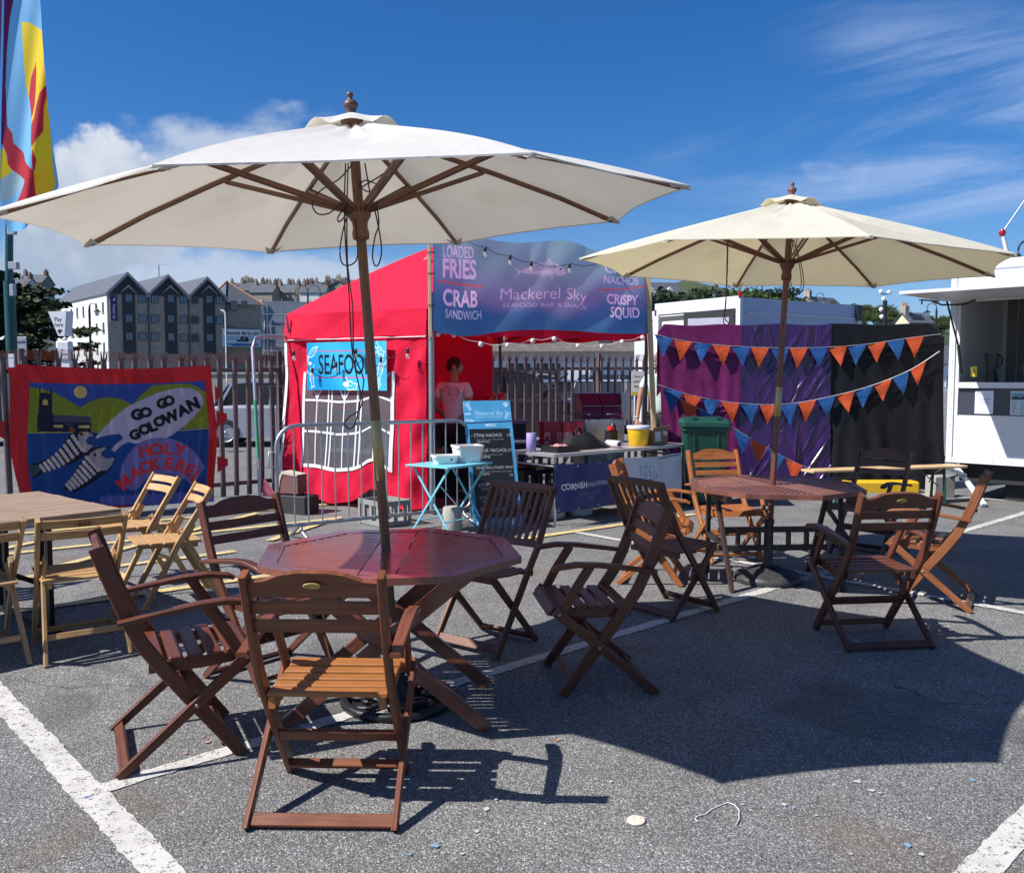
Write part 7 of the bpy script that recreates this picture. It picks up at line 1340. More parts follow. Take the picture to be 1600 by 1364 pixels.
# the mill
K0 = V(-60.1, 130, 0); mf = V(14.65, 9.0, 0).normalized(); mside = V(-19.1, 22, 0).normalized(); mn = V(mf.y, -mf.x, 0); mill = thing('mill_building', 'four-storey granite mill with three gables, white side wall and a boat mural', 'building', K0)
def ms(u, v): w = onplane(u, v, K0, mn); return (w - K0).dot(mf), w.z
def mp(s, z, o=0.): return mf * s + mn * o + V(0, 0, z)
sG = [ms(168, 460)[0], ms(231, 460)[0], ms(294, 460)[0], ms(353, 460)[0], ms(410, 470)[0]]; EVZ = 14.0; PKZ = 17.0; DP = 29.
mb = MB(); mb.prism([mp(sG[0], 0), mp(sG[3], 0), mp(sG[3], 0) + mside * 16, mp(sG[0], 0) + mside * 16], V(0, 0, EVZ)); mb.prism([mp(sG[3] + .01, 0, -.6), mp(sG[4], 0, -.6), mp(sG[4], 0) + mside * 12, mp(sG[3] + .01, 0) + mside * 12], V(0, 0, EVZ - .8))
for i in range(3): m = (sG[i] + sG[i + 1]) / 2; mb.prism([mp(sG[i], EVZ), mp(sG[i + 1], EVZ), mp(m, PKZ)], -mn * .3)
obj('wall', mb, STONE, mill)
sd_ = MB(); sd_.prism([mp(sG[0], 0) - mf * .15, mp(sG[0], 0) + mside * DP - mf * .15, mp(sG[0] + 7, 0) + mside * DP, mp(sG[0] + 7, 0) + mside * 16.01, mp(sG[0] - .005, 0) + mside * 16.01, mp(sG[0] - .005, 0)], V(0, 0, EVZ - .02)); obj('side_wall', sd_, REND, mill)
gp = MB()
for i in range(3): m = (sG[i] + sG[i + 1]) / 2; gp.prism([mp(sG[i] + .35, EVZ - .1, .05), mp(sG[i + 1] - .35, EVZ - .1, .05), mp(m, PKZ - .15, .05)], mn * .08)
obj('gable_boarding', gp, TIM, mill)
rf = MB(); bg_b = MB()
for i in range(3):
    m = (sG[i] + sG[i + 1]) / 2; dp = DP if i == 0 else 16
    for a_, sg in ((sG[i] - .3, 1), (sG[i + 1] + .3, -1)):
        rf.prism([mp(a_, EVZ - .2 + .002 * i, .55), mp(m, PKZ + .05, .55), mp(m, PKZ + .05) + mside * dp, mp(a_, EVZ - .2 + .002 * i) + mside * dp], V(0, 0, .16)); bg_b.prism([mp(a_, EVZ - .55, .56), mp(m, PKZ - .3, .56), mp(m, PKZ + .15, .56), mp(a_, EVZ - .1, .56)], mn * .08)
wa, wb = sG[3], sG[4] + .4; wz = EVZ - .8; c0, c1_, c2, c3 = mp(wa, wz, -.2), mp(wb, wz, -.2), mp(wb, wz) + mside * 12, mp(wa, wz) + mside * 12; ap = mp(wa + 2.2, 17.2) + mside * 5; ap2 = mp(wa + 2.4, 17.2) + mside * 6
for tri in ((c0, c1_, ap), (c1_, c2, ap2, ap), (c2, c3, ap2), (c3, c0, ap, ap2)): rf.add(list(tri), [tuple(range(len(tri)))])
obj('roof', rf, SLATE, mill); obj('barge_boards', bg_b, M('grey_fascia', (.30, .31, .33), .6), mill); obj('ridge_tiles', MB().tube([ap, mp(wa - .6, 15.4) + mside * 1.5], .16, 6).tube([ap, c1_ + V(0, 0, .05)], .16, 6), POT, mill)
def mwin(u, v, w_=1.05, h_=1.25, dark=False, side=False):
    s, z = ms(u, v); o = .14
    f = obj('window', MB().prism([mp(s - w_ / 2, z - h_ / 2, .02), mp(s + w_ / 2, z - h_ / 2, .02), mp(s + w_ / 2, z + h_ / 2, .02), mp(s - w_ / 2, z + h_ / 2, .02)], mn * o), FRM, mill)
    if not dark:
        g_ = MB()
        for k in (-1, 1): g_.prism([mp(s + k * w_ * .22 - w_ * .18, z - h_ * .42, .02 + o + .004), mp(s + k * w_ * .22 + w_ * .18, z - h_ * .42, .024 + o), mp(s + k * w_ * .22 + w_ * .18, z + h_ * .42, .024 + o), mp(s + k * w_ * .22 - w_ * .18, z + h_ * .42, .024 + o)], mn * .01)
        obj('pane', g_, WIN, f)
ROWS = (466, 497.5, 525.5)
for i, (cu, hw) in enumerate(((201.5, 10), (267, 9.5), (327, 9.2))):
    s0, s1 = ms(cu - hw, 500)[0], ms(cu + hw, 500)[0]; zt_, zb_ = ms(cu, 459)[1], ms(cu, 553)[1]
    lf = obj('loft_bay', MB().prism([mp(s0, zb_, .0), mp(s1, zb_, .0), mp(s1, zt_, .0), mp(s0, zt_, .0)], mn * .12), TIM, mill); mm = (s0 + s1) / 2
    obj('bay_gablet', MB().prism([mp(s0 - .5, zt_ - .2, .1), mp(mm, zt_ + 1.3, .1), mp(s1 + .5, zt_ - .2, .1), mp(mm, zt_ + .95, .1)], mn * .35), M('grey_fascia', (.30, .31, .33), .6), mill)
    for v in ROWS: mwin(cu + (v - 500) * .012, v + i * 1.0, 1.0, 1.2)
for u, dk in ((222.5, 0), (242, 0), (287, 0), (304.5, 1), (343, 0)):
    for k, v in enumerate(ROWS):
        if u == 343 and k == 2: continue
        mwin(u + (v - 500) * .012, v + 1 + (u - 222) * .018, 1.05, 1.2, bool(dk))
mwin(365, 478, 1.1, 1.5); mwin(381.5, 476, .95, 1.1)
for u in (232, 295, 353): s, z = ms(u, 500); obj('downpipe', MB().tube([mp(s, 0, .15), mp(s, EVZ - .3, .15)], .10, 6), FRM, mill)
for r_ in range(4):
    for c_ in range(8):
        p = mp(sG[0], 12.0 - r_ * 3.0) - mf * .16 + mside * (1.8 + c_ * 3.4); f = obj('window', MB().prism([p + mside * -.4 + V(0, 0, -.75), p + mside * .4 + V(0, 0, -.75), p + mside * .4 + V(0, 0, .75), p + mside * -.4 + V(0, 0, .75)], -mf * .05), FRM, mill)
        obj('sill', MB().prism([p + mside * -.55 + V(0, 0, -.92), p + mside * .55 + V(0, 0, -.92), p + mside * .55 + V(0, 0, -.78), p + mside * -.55 + V(0, 0, -.78)], -mf * .12), STONE, f)
def mboard(u0, v0, u1, v1, nm, paint, bg, res=40):
    s0, z0 = ms(u0, v0); s1, z1 = ms(u1, v1); cv = Canvas(s1 - s0, z0 - z1, res, bg); paint(cv, cv.w, cv.h); b = mp(0, 0, .22)
    f = obj(nm, MB().prism([mp(s0, z1, .02), mp(s1, z1, .02), mp(s1, z0, .02), mp(s0, z0, .02)], mn * .17), WHT, mill); sheet('painted_face', cv, lambda u, v: (b.x + mf.x * (s0 + (s1 - s0) * u), b.y + mf.y * (s0 + (s1 - s0) * u), z0 - v * (z0 - z1)), PVC, f)
def pr(cv, w, h):
    cv.ell(w * .5, h * .16, w * .24, w * .24, (225, 220, 235)); cv.ell(w * .38, h * .145, w * .22, w * .22, (62, 34, 92)); cv.text('Premier Inn', w * .38, h * .64, w * .34, (222, 215, 235), rot=PI / 2, weight=.02, width=h * .55)
mboard(171, 461, 183.5, 502, 'vertical_sign', pr, (62, 34, 92))
def mu(cv, w, h):
    cv.poly([(0, h * .36), (w, h * .36), (w, h), (0, h)], (160, 185, 205)); cv.poly([(0, h * .60), (w, h * .62), (w, h * .8), (0, h * .78)], (190, 205, 215)); cv.poly([(w * .1, h * .82), (w * .4, h * .78), (w * .95, h * .80), (w * .85, h * .92), (w * .3, h * .95)], (48, 100, 150)); cv.text('Branwells Mill Est.1834', w * .53, h * .30, h * .17, (25, 25, 30), width=w * .84, weight=.03)
    cv.poly([(w * .34, h * .58), (w * .48, h * .60), (w * .70, h * .56), (w * .66, h * .70), (w * .38, h * .70)], (20, 22, 28)); cv.poly([(w * .44, h * .58), (w * .47, h * .42), (w * .55, h * .38), (w * .56, h * .58)], (26, 26, 34)); cv.poly([(w * .57, h * .58), (w * .60, h * .36), (w * .66, h * .46), (w * .67, h * .57)], (26, 26, 34))
    for e in (.0, 1.): cv.line([(w * e, 0), (w * e, h)], .3, (222, 222, 224))
mboard(347, 514, 407, 543, 'mural', mu, (222, 222, 224))
t = thing('scaffolded_building', 'building wrapped in white and grey scaffold sheeting between the mill and the gazebo', 'building', (hp(447, 170), 170, 0), .12); SHW = M('white_sheeting', (.62, .64, .68), .5, var=.25, scale=.7, bump=.6, bscale=1.5, bdist=.2); SHG = M('grey_sheeting', (.22, .25, .31), .6, var=.3, scale=.8)
obj('grey_wrap', MB().box((5.5, 3, 8), (22, 10, 16)), SHG, t); obj('white_wrap', MB().grid(10, 14, lambda u, v: V(-5.7 + 2.2 * u, -2.25 - .3 * float(wob(u * 5, v * 6, 2)), 1 + 15.2 * v)), SHW, t); sc = MB()
for k in range(9): sc.tube([(-5.6 + k * 2.7, -2.9, 0), (-5.6 + k * 2.7, -2.9, 16.4)], .09, 5)
for k in range(7): sc.tube([(-5.8, -2.9, 2 + k * 2.3), (17, -2.9, 2 + k * 2.3)], .08, 5)
obj('scaffold_poles', sc, STEEL, t); obj('deck_boards', MB().box((5.5, -2.7, 5.9), (22, 1.2, .12)).box((5.5, -2.7, 3.6), (22, 1.2, .12)), BATTEN, t)
sw = thing('quay_wall', 'low brown stone wall running behind the parked cars on the left', 'wall', (-30, 62, 0)); obj('wall', MB().box((0, 0, .9), (46, .5, 1.8)), STONE, sw); obj('coping', MB().box((0, 0, 1.86), (46.2, .7, .12)), CON, sw)
# low stone-slated building beyond the fence, seen through the gazebo
LB = thing('slate_building', 'long low building with a mottled stone-slate roof and skylights beyond the fence', 'building', (atY(865, 590, 40).x, 44, 0)); MS = M('lichen_slate', (.115, .10, .085), .9, var=.75, scale=4.5, dirt=.35, dscale=2.5, dirtcol=(.26, .25, .23)); obj('wall', MB().box((0, 0, 1.35), (8.4, 6, 2.7)), REND, LB)
R_ = obj('roof', MB().prism([V(-4.4, -3.3, 2.65), V(4.9, -3.3, 2.65), V(3.4, 0, 4.1), V(-4.4, 0, 4.1)], V(0, 0, .12)), MS, LB)
for k in range(5): x_ = -3.2 + k * 1.35; obj('skylight', MB().prism([V(x_, -2.35, 3.20), V(x_ + .62, -2.35, 3.20), V(x_ + .62, -1.85, 3.42), V(x_, -1.85, 3.42)], V(0, -.03, .08)), WIN, R_)
for s in (-1.6, -.2, 1.2): obj('doorway', MB().box((s, -3.02, 1.1), (1.1, .08, 2.2)), WHT if s > 0 else TIM, LB)
g3 = thing('grey_shed', 'dark grey shed with a pale ribbed roof right of the stone-slated building', 'shed', (atY(975, 590, 44).x, 47, 0)); obj('wall', MB().box((0, 0, 1.6), (5.5, 6, 3.2)), TIM, g3); obj('roof', MB().prism([V(-3, -3.2, 3.2), V(3, -3.2, 3.2), V(3, 0, 4.3), V(-3, 0, 4.3)], V(0, 0, .1)), M('pale_ribbed_roof', (.42, .46, .54), .45, .2), g3)

# ================================================================== trees
def leafmat(n, c): return M(n, c, .75, var=.7, scale=.9, transl=.2, tcol=(1, 1.1, .6), spec=.25)
LV = [leafmat('oak_leaves', (.058, .092, .028)), leafmat('dark_pine_needles', (.026, .046, .022)), leafmat('light_leaves', (.09, .125, .038)), leafmat('olive_leaves', (.075, .085, .032))]; BARK = M('bark', (.075, .055, .042), .95, var=.4, scale=3)
def leaves(lobes, n, size, flat=1., sd=1):
    g_ = np.random.default_rng(sd); mb = MB(); L = np.array(lobes, float); w = np.prod(L[:, 3:], 1) ** .66; w /= w.sum(); idx = g_.choice(len(L), n, p=w); d = g_.normal(size=(n, 3)); d /= np.linalg.norm(d, axis=1)[:, None]; r = g_.random(n) ** .4 * (1 + .12 * g_.normal(size=n)); P = L[idx, :3] + d * L[idx, 3:] * r[:, None]
    a = g_.normal(size=(n, 3)); a[:, 2] *= flat; a /= np.linalg.norm(a, axis=1)[:, None]; b = np.cross(a, g_.normal(size=(n, 3))); b /= np.linalg.norm(b, axis=1)[:, None]; s = size * (.6 + .8 * g_.random(n))[:, None]
    vs = np.stack([P - a * s, P + b * s * .55, P + a * s, P - b * s * .55], 1).reshape(-1, 3); mb.v = [tuple(x) for x in vs]; mb.f = [(4 * i, 4 * i + 1, 4 * i + 2, 4 * i + 3) for i in range(n)]; mb.uv = [[(0, 0)] * 4] * n; mb.sm = [False] * n; mb.mi = [0] * n; return mb
def tree(label, x, y, h, w, lm, n, sd, size=.5, trunk=.3, group='trees on the far right hillside', flat=False, z=None, name='tree'):
    z = hz_(x, y) - .3 if z is None else z; t = thing(name, label, 'tree', (x, y, z), 0, group); q_ = random.Random(sd); lobes = []
    for i in range(9 if not flat else 7):
        a = q_.random() * 6.28; rr_ = q_.random() ** .5 * w * .33; zz = h * (trunk + (1 - trunk) * (.15 + .7 * q_.random())) if not flat else h * (.66 + .26 * q_.random()); k = w * q_.uniform(.17, .30); lobes.append((rr_ * math.cos(a), rr_ * math.sin(a), zz, k, k, k * (.8 if not flat else .38)))
    tk = MB().tube([(0, 0, 0), (.02 * h, 0, h * .35), (-.01 * h, 0, h * .7)], .035 * h * .6, 8, scale=[1, .75, .35])
    for l in lobes[:6]: tk.tube([(0.01 * h, 0, h * (trunk * .8)), (l[0] * .6, l[1] * .6, (l[2] + h * trunk) / 2), (l[0], l[1], l[2])], .014 * h, 6, scale=[1, .7, .3])
    obj('trunk', tk, BARK, t); obj('crown', leaves(lobes, n, size, .5 if flat else 1, sd), lm, t); return t
TR = [(1060, 118, 452, 30, 1, 1), (1075, 124, 447, 26, 1, 1), (1045, 120, 470, 26, 0, 0), (1100, 150, 476, 24, 3, 0), (1142, 128, 443, 40, 0, 0), (1160, 135, 452, 30, 0, 0), (1176, 132, 449, 28, 2, 0), (1194, 150, 462, 22, 0, 0), (1206, 140, 448, 26, 1, 1), (1225, 160, 463, 22, 0, 0), (1245, 165, 466, 18, 2, 0), (1300, 170, 474, 20, 0, 0),
      (1338, 190, 482, 26, 0, 0), (1352, 175, 488, 26, 3, 0), (1362, 195, 484, 24, 0, 0), (1378, 185, 478, 28, 0, 0), (1392, 180, 490, 22, 3, 0), (1404, 190, 487, 24, 0, 0), (1418, 200, 489, 24, 0, 0), (1446, 190, 492, 26, 0, 0), (1466, 195, 493, 24, 0, 0), (1482, 200, 494, 24, 0, 0), (1372, 160, 500, 20, 2, 0), (1396, 165, 502, 18, 2, 0), (1440, 165, 500, 18, 3, 0), (1345, 160, 502, 18, 2, 0), (1415, 160, 503, 18, 0, 0), (1460, 158, 503, 20, 3, 0), (1110, 160, 470, 22, 0, 0), (1020, 130, 470, 22, 3, 0)]
KIND = ['rounded dark green broadleaf tree on the hill behind the trailers', 'flat-topped dark pine standing on the skyline by the far houses', 'lighter green bushy tree on the hill behind the trailers', 'olive green bushy tree on the hill behind the trailers']
for i, (u, Y, v, wp, m_i, fl) in enumerate(TR):
    x = hp(u, Y); zt_ = atY(u, v, Y).z; z0 = hz_(x, Y) - .3; h = max(4, zt_ - z0); w = max(wp * Y / F * 1.3, h * (.85 if not fl else .95)); tree(KIND[1 if fl else m_i], x, Y, h, w, LV[m_i], 4200 if not fl else 2600, i + 5, w * .028, flat=bool(fl))
for u, Y, w, d, h, rh, rz, wall, lab, ch, dm in ((1020, 190, 6, 6, 6.5, 2.6, .5, REND, 'white house with a grey roof above the end of the blue banner', 1, 0), (1026, 165, 7, 6, 3.2, 3.0, .1, REND, 'grey-roofed house with two white dormers beside the timber pole', 0, 2), (1100, 205, 6, 6, 6.0, 2.4, .35, STONE, 'granite house with a stone gable and chimney above the trailer', 2, 0), (1084, 200, 5, 4, 5.0, 1.5, .2, M('pale_blue_render', (.32, .45, .60), .8), 'pale blue house joined to the granite one', 0, 0),
                                                  (1278, 190, 9, 8, 9, 3.2, .6, STONE, 'grey gable with a chimney peeping over the long trailer', 1, 0), (1424, 152, 4.4, 4, 2.2, 1.6, .25, CRM, 'cream bungalow with solar panels on its slate roof', 1, 0), (1366, 150, 4, 4, 2, 1.2, .1, TIM, 'low dark house among the trees behind the black drape', 0, 0), (1340, 120, 9, 5, 4.4, .9, 0, REND, 'low pale flat-roofed building past the trailer end', 0, 0), (1480, 100, 8, 6, 3.4, 2., .2, REND, 'grey-roofed hut between black drape and catering trailer', 0, 0)):
    hh = house(lab, hp(u, Y), Y, w, d, h, rh, rz, wall, chim=ch, win=2 if w > 5 else 1, dormer=dm, group='houses on the far right hillside')
    if wall is CRM:
        obj('solar_panels', MB().prism([V(-1.5, -1.7, 2.62), V(1.0, -1.7, 2.62), V(1.0, -.6, 3.5), V(-1.5, -.6, 3.5)], V(0, -.06, .10)), GLS, hh); hh.location.z = atY(1424, 492, 152).z - 3.6
    elif Y > 100 and u < 1110: hh.location.z = atY(u, 478, Y).z - h + 1.2
    elif u in (1278,): hh.location.z = atY(u, 458, Y).z - h - rh - 1.0
    elif u == 1024: hh.location.z = atY(u, 461, Y).z - h - rh
h5 = bpy.data.objects
# spreading dark conifer at the left
def conifer():
    x, y = hp(-15, 36), 36.; t = thing('cypress_tree', 'spreading dark conifer with layered yellow-tipped sprays behind the pay sign', 'tree', (x, y, 0)); q_ = random.Random(4); tk = MB().tube([(0, 0, 0), (.1, 0, 2.5), (0, 0, 5.6)], .32, 10, scale=[1, .7, .2]); dk, tips = [], []
    for i in range(96):
        z = .7 + 4.9 * (i / 95) ** .9; L = (5.3 * (1 - (z / 6.8) ** 1.6) + .3) * q_.uniform(.6, 1.05); a = q_.random() * 6.283; up = q_.uniform(.03, .25); d = V(math.cos(a), math.sin(a), up); tk.tube([(0, 0, z - .2), d * (L * .5) + V(0, 0, z - .1), d * L + V(0, 0, z)], .05, 5, scale=[1, .6, .25])
        for k in range(9):
            f = .25 + .75 * k / 8; p = d * (L * f) + V(0, 0, z); wd = (.50 * (1 - .5 * f) + .1) * q_.uniform(.7, 1.3); dk.append((p.x + q_.uniform(-.2, .2), p.y + q_.uniform(-.2, .2), p.z + q_.uniform(-.1, .1), wd, wd, .12 + .08 * q_.random()))
        e = d * L + V(0, 0, z + .03); tips.append((e.x, e.y, e.z, .38, .38, .08))
    obj('trunk', tk, BARK, t); obj('crown', leaves(dk, 16000, .15, .35, 3), M('cypress_needles', (.020, .033, .015), .8, var=.6, scale=1.5, spec=.2), t); obj('spray_tips', leaves(tips, 2600, .12, .35, 5), M('cypress_tips', (.085, .10, .025), .8, var=.5, scale=2.), t)
conifer()

p0, p1 = atY(248, 414, 150), atY(248, 452, 150); am = thing('aerial_mast', 'thin grey aerial mast with a short side arm above the mill roof', 'mast', (p0.x, 150, 0)); obj('pole', MB().tube([(0, 0, 0), (0, 0, p0.z)], .10, 6), STEEL, am); obj('side_arm', MB().tube([(0, 0, p0.z), (1.3, 0, p0.z)], .06, 6), STEEL, am)
# ================================================================== people
from mathutils.bvhtree import BVHTree
def skin(nodes, edges, sub=2):
    me = bpy.data.meshes.new('figure'); ks = list(nodes); ix = {k: i for i, k in enumerate(ks)}
    me.from_pydata([nodes[k][0] for k in ks], [(ix[a], ix[b]) for a, b in edges], []); o = bpy.data.objects.new('figure', me); C.objects.link(o)
    m = o.modifiers.new('skin', 'SKIN'); m.use_smooth_shade = True; m.branch_smoothing = .3
    for i, k in enumerate(ks): r = nodes[k][1]; me.skin_vertices[0].data[i].radius = (r, r); me.skin_vertices[0].data[i].use_root = (i == 0)
    s = o.modifiers.new('sub', 'SUBSURF'); s.levels = sub; s.render_levels = sub
    bpy.context.view_layer.update(); dg = bpy.context.evaluated_depsgraph_get(); r = bpy.data.meshes.new_from_object(o.evaluated_get(dg)); bpy.data.objects.remove(o); bpy.data.meshes.remove(me); return r
def torso_fit(me, k=.74, z0=.86, z1=1.52):
    for v in me.vertices:
        if z0 < v.co.z < z1 and abs(v.co.x) < .24: v.co.y *= k + (1 - k) * max(0, (abs(v.co.x) - .17) / .07)
def headmesh(turn, tilt=0.):
    mb = MB()
    def fn(u, v):
        a = 2 * PI * u; t = PI * v; x, y, z = math.sin(t) * math.sin(a), -math.sin(t) * math.cos(a), math.cos(t); r = V(x * .077, y * .096, z * .118)
        if y > 0: r.y *= 1 - .10 * max(0, -z); r.x *= 1 - .22 * max(0, -z) ** 1.5
        if z < -.3: r.y += .012 * max(0, y)
        r.y += .030 * math.exp(-((x / .16) ** 2 + ((z + .12) / .17) ** 2)) * (y > 0) + .012 * math.exp(-((x / .3) ** 2 + ((z + .48) / .10) ** 2)) * (y > 0) - .010 * math.exp(-(((abs(x) - .38) / .16) ** 2 + ((z - .06) / .12) ** 2)) * (y > 0) + .012 * math.exp(-((x / .4) ** 2 + ((z + .80) / .15) ** 2)) * (y > 0)
        return r
    mb.grid(36, 26, fn)
    for s in (-1, 1): mb.lathe([(.004, -.006), (.024, -.004), (.030, .004), (.022, .010), (.010, .006)], 12, (s * .079, -.008, -.012), Matrix.Rotation(s * PI / 2 * .85, 3, 'Y') @ Matrix.Diagonal((1.25, .8, 1)))
    for s in (-1, 1): mb.lathe([(.001, -.010), (.008, -.006), (.011, 0), (.008, .006), (.001, .010)], 10, (s * .030, .080, .006), mi=1)
    mb.tube([(-.022, .0905, -.056), (0, .0975, -.054), (.022, .0905, -.056)], .004, 6, mi=2)
    for s in (-1, 1): mb.tube([(s * .045, .078, .028), (s * .03, .088, .031), (s * .016, .089, .028)], .004, 6, mi=3)
    R = Matrix.Rotation(turn, 3, 'Z') @ Matrix.Rotation(tilt, 3, 'X'); mb.v = [tuple(R @ V(*p)) for p in mb.v]; return mb
SKIN_ = M('skin', (.42, .215, .14), .5, var=.08, scale=9); EYE_ = M('eye_white', (.6, .58, .55), .2); LIP = M('lips', (.36, .13, .11), .5); HAIR = M('dark_hair', (.030, .019, .013), .7, var=.5, scale=60, bump=.6, bscale=150); SHIRT = M('white_cotton', (.74, .72, .73), .85, bump=.4, bscale=16, bdist=.02, var=.03); MINT = M('mint_cotton', (.58, .70, .64), .85, bump=.4, bscale=16, bdist=.02); NAVYT = M('dark_trousers', (.016, .018, .026), .85); SHOE = M('dark_shoes', (.02, .02, .022), .6)
def person(label, x, y, rz, shirt, arms, turn, scale=1., hairm=HAIR):
    t = thing('person', label, 'person', (x, y, 0), rz); t.scale = (scale,) * 3
    N = {'pelvis': ((0, 0, .97), .125), 'waist': ((0, 0, 1.12), .118), 'chest': ((0, 0, 1.32), .142), 'collar': ((0, -.005, 1.47), .075), 'neck': ((0, .005, 1.54), .052), 'skull': ((0, .015, 1.62), .05)}; E = [('pelvis', 'waist'), ('waist', 'chest'), ('chest', 'collar'), ('collar', 'neck'), ('neck', 'skull')]
    for s, q in ((-1, 'l'), (1, 'r')):
        el, wr, pa = arms[q]; N.update({q + 'sh': ((s * .185, 0, 1.435), .056), q + 'el': (el, .040), q + 'wr': (wr, .026), q + 'pa': (pa, .027), q + 'hip': ((s * .09, 0, .90), .085), q + 'kn': ((s * .10, .015, .50), .055), q + 'an': ((s * .105, -.03, .09), .036), q + 'toe': ((s * .12, .12, .035), .032)})
        E += [('chest', q + 'sh'), (q + 'sh', q + 'el'), (q + 'el', q + 'wr'), (q + 'wr', q + 'pa'), ('pelvis', q + 'hip'), (q + 'hip', q + 'kn'), (q + 'kn', q + 'an'), (q + 'an', q + 'toe')]
        d = (V(*pa) - V(*wr)).normalized(); sd = d.cross(V(0, 1, 0) if abs(d.y) < .7 else V(0, 0, 1)).normalized(); cu = sd.cross(d); pp_ = V(*pa)
        for k, (o, L) in enumerate(((-.027, .062), (-.009, .075), (.009, .07), (.025, .055))):
            a = pp_ + sd * o + d * .022; b = a + d * L * .55 + cu * .008; c = b + d * L * .4 + cu * .022
            for nm, p_, r_ in (('a', a, .0105), ('b', b, .0095), ('c', c, .008)): N[q + 'f%d' % k + nm] = (tuple(p_), r_)
            E += [(q + 'pa', q + 'f%da' % k), (q + 'f%da' % k, q + 'f%db' % k), (q + 'f%db' % k, q + 'f%dc' % k)]
        a = pp_ - d * .012 - sd * .036; b = a + d * .03 - sd * .014 + cu * .012; c = b + d * .03 + cu * .01
        for nm, p_, r_ in (('a', a, .012), ('b', b, .011), ('c', c, .009)): N[q + 'th' + nm] = (tuple(p_), r_)
        E += [(q + 'pa', q + 'tha'), (q + 'tha', q + 'thb'), (q + 'thb', q + 'thc')]
    me = skin(N, E); torso_fit(me); hm = headmesh(turn); mb = MB(); mb.v = [tuple(v.co) for v in me.vertices]; mb.f = [tuple(p.vertices) for p in me.polygons]; mb.uv = [[(0, 0)] * len(f) for f in mb.f]; mb.sm = [True] * len(mb.f); mb.mi = [0] * len(mb.f); o = len(mb.v); hc = V(0, .022, 1.675)
    mb.v += [tuple(V(*p) + hc) for p in hm.v]; mb.f += [tuple(i + o for i in f) for f in hm.f]; mb.uv += hm.uv; mb.sm += hm.sm; mb.mi += hm.mi; obj('body', mb, [SKIN_, EYE_, LIP, hairm], t)
    hr = MB(); Rh = Matrix.Rotation(turn, 3, 'Z')
    def hf(u, v):
        a = 2 * PI * u; fr = max(0, -math.cos(a)); lim = .66 - .34 * fr ** 2 - .05 * abs(math.sin(a)) ** 4; tt = PI * lim * v; x_, y_, z_ = math.sin(tt) * math.sin(a), -math.sin(tt) * math.cos(a), math.cos(tt); k = 1.07 + .025 * float(wob(u * 30, v * 9, 2)) - .05 * v ** 6
        return hc + Rh @ V(x_ * .077 * k, y_ * .097 * k, z_ * .118 * k + .002)
    obj('hair', hr.grid(40, 16, hf), hairm, t)
    SN = {'hem': ((0, 0, .90), .140), 'waist': ((0, 0, 1.10), .136), 'chest': ((0, 0, 1.31), .158), 'collar': ((0, -.005, 1.455), .088)}; SE = [('hem', 'waist'), ('waist', 'chest'), ('chest', 'collar')]
    for s, q in ((-1, 'l'), (1, 'r')): a = V(s * .185, 0, 1.435); b = a.lerp(V(*arms[q][0]), .62); SN[q + 'a'] = (tuple(a), .073); SN[q + 'b'] = (tuple(b), .066); SE += [('chest', q + 'a'), (q + 'a', q + 'b')]
    sm = skin(SN, SE); torso_fit(sm, .78); sh = obj('t_shirt', sm, shirt, t)
    TN = {'pelvis': ((0, 0, .95), .138), 'lh': ((-.09, 0, .88), .098), 'rh': ((.09, 0, .88), .098), 'lk': ((-.10, .015, .50), .075), 'rk': ((.10, .015, .50), .075), 'la': ((-.105, -.03, .10), .062), 'ra': ((.105, -.03, .10), .062)}
    tm = skin(TN, [('pelvis', 'lh'), ('pelvis', 'rh'), ('lh', 'lk'), ('rh', 'rk'), ('lk', 'la'), ('rk', 'ra')]); torso_fit(tm, .82, .8, 1.1); obj('trousers', tm, NAVYT, t)
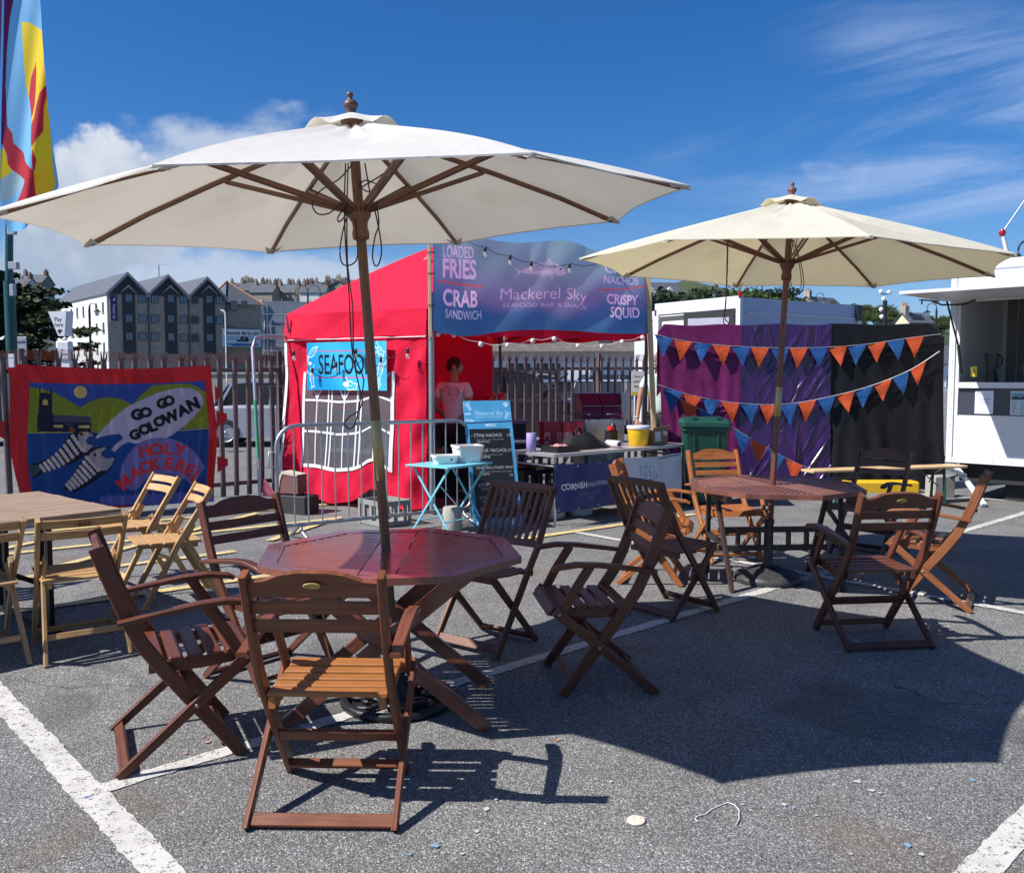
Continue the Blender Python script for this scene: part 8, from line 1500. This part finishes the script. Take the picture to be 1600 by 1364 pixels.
    for s in (-1, 1): obj('shoe', MB().grid(16, 8, lambda u, v: V(s * .11 + .045 * math.sin(2 * PI * u) * math.sin(PI * v * .98 + .02), .03 + .14 * math.cos(2 * PI * u) * math.sin(PI * v * .98 + .02), .045 + .045 * math.cos(PI * v))), SHOE, t)
    return t, sh, sm
p = atY(709, 690, 11.25)
arms1 = {'l': ((-.25, -.02, 1.15), (-.20, .16, 1.02), (-.18, .235, 1.0)), 'r': ((.25, -.02, 1.16), (.27, .16, 1.0), (.26, .24, .98))}
vd, sh, sm = person('person with short dark hair, white T-shirt with fish print, standing inside the red gazebo', p.x, 11.25, -.42, SHIRT, arms1, -1.0, 1.01)
bv = BVHTree.FromPolygons([v.co.copy() for v in sm.vertices], [tuple(q.vertices) for q in sm.polygons]); pr_ = MB(); q_ = random.Random(9)
for j in range(10):
    n = (4, 6, 7, 7, 7, 6, 6, 5, 4, 2)[j]
    for i in range(n):
        x_ = (i - (n - 1) / 2) * .042 + q_.uniform(-.008, .008) - .02; z_ = 1.42 - j * .024; hit = bv.ray_cast(V(x_, -1, z_), V(0, 1, 0))
        if hit[0]:
            c, nr = hit[0], hit[1]; nr = nr if nr.y < 0 else -nr; e1 = V(0, 0, 1).cross(nr).normalized(); e2 = nr.cross(e1); L = .017 * q_.uniform(.6, 1.2) * (1 if j < 5 else .75); pr_.add([c + nr * .003 + e1 * (L * math.cos(a)) + e2 * (L * .36 * math.sin(a)) for a in np.linspace(0, 2 * PI, 11)[:-1]], [tuple(range(10))])
obj('shirt_print', pr_, M('navy_print', (.03, .03, .12), .8), sh)
p = atY(1031, 690, 12.75); arms2 = {'l': ((-.25, -.03, 1.15), (-.235, .06, .91), (-.235, .085, .83)), 'r': ((.275, .0, 1.15), (.30, .07, .89), (.30, .10, .81))}
ps, _, _ = person('person in a mint T-shirt, bare arm hanging, half hidden by the timber pole', p.x, 12.75, PI - .25, MINT, arms2, .2, 1.08, M('grey_brown_hair', (.16, .12, .10), .7, var=.4, scale=60))
obj('bracelet', MB().tube([V(.299 + .033 * math.cos(a), .066 + .033 * math.sin(a), .905) for a in np.linspace(0, 2 * PI, 15)[:-1]], .007, 6, closed=True), M('white_beads', (.6, .55, .5), .5), ps)
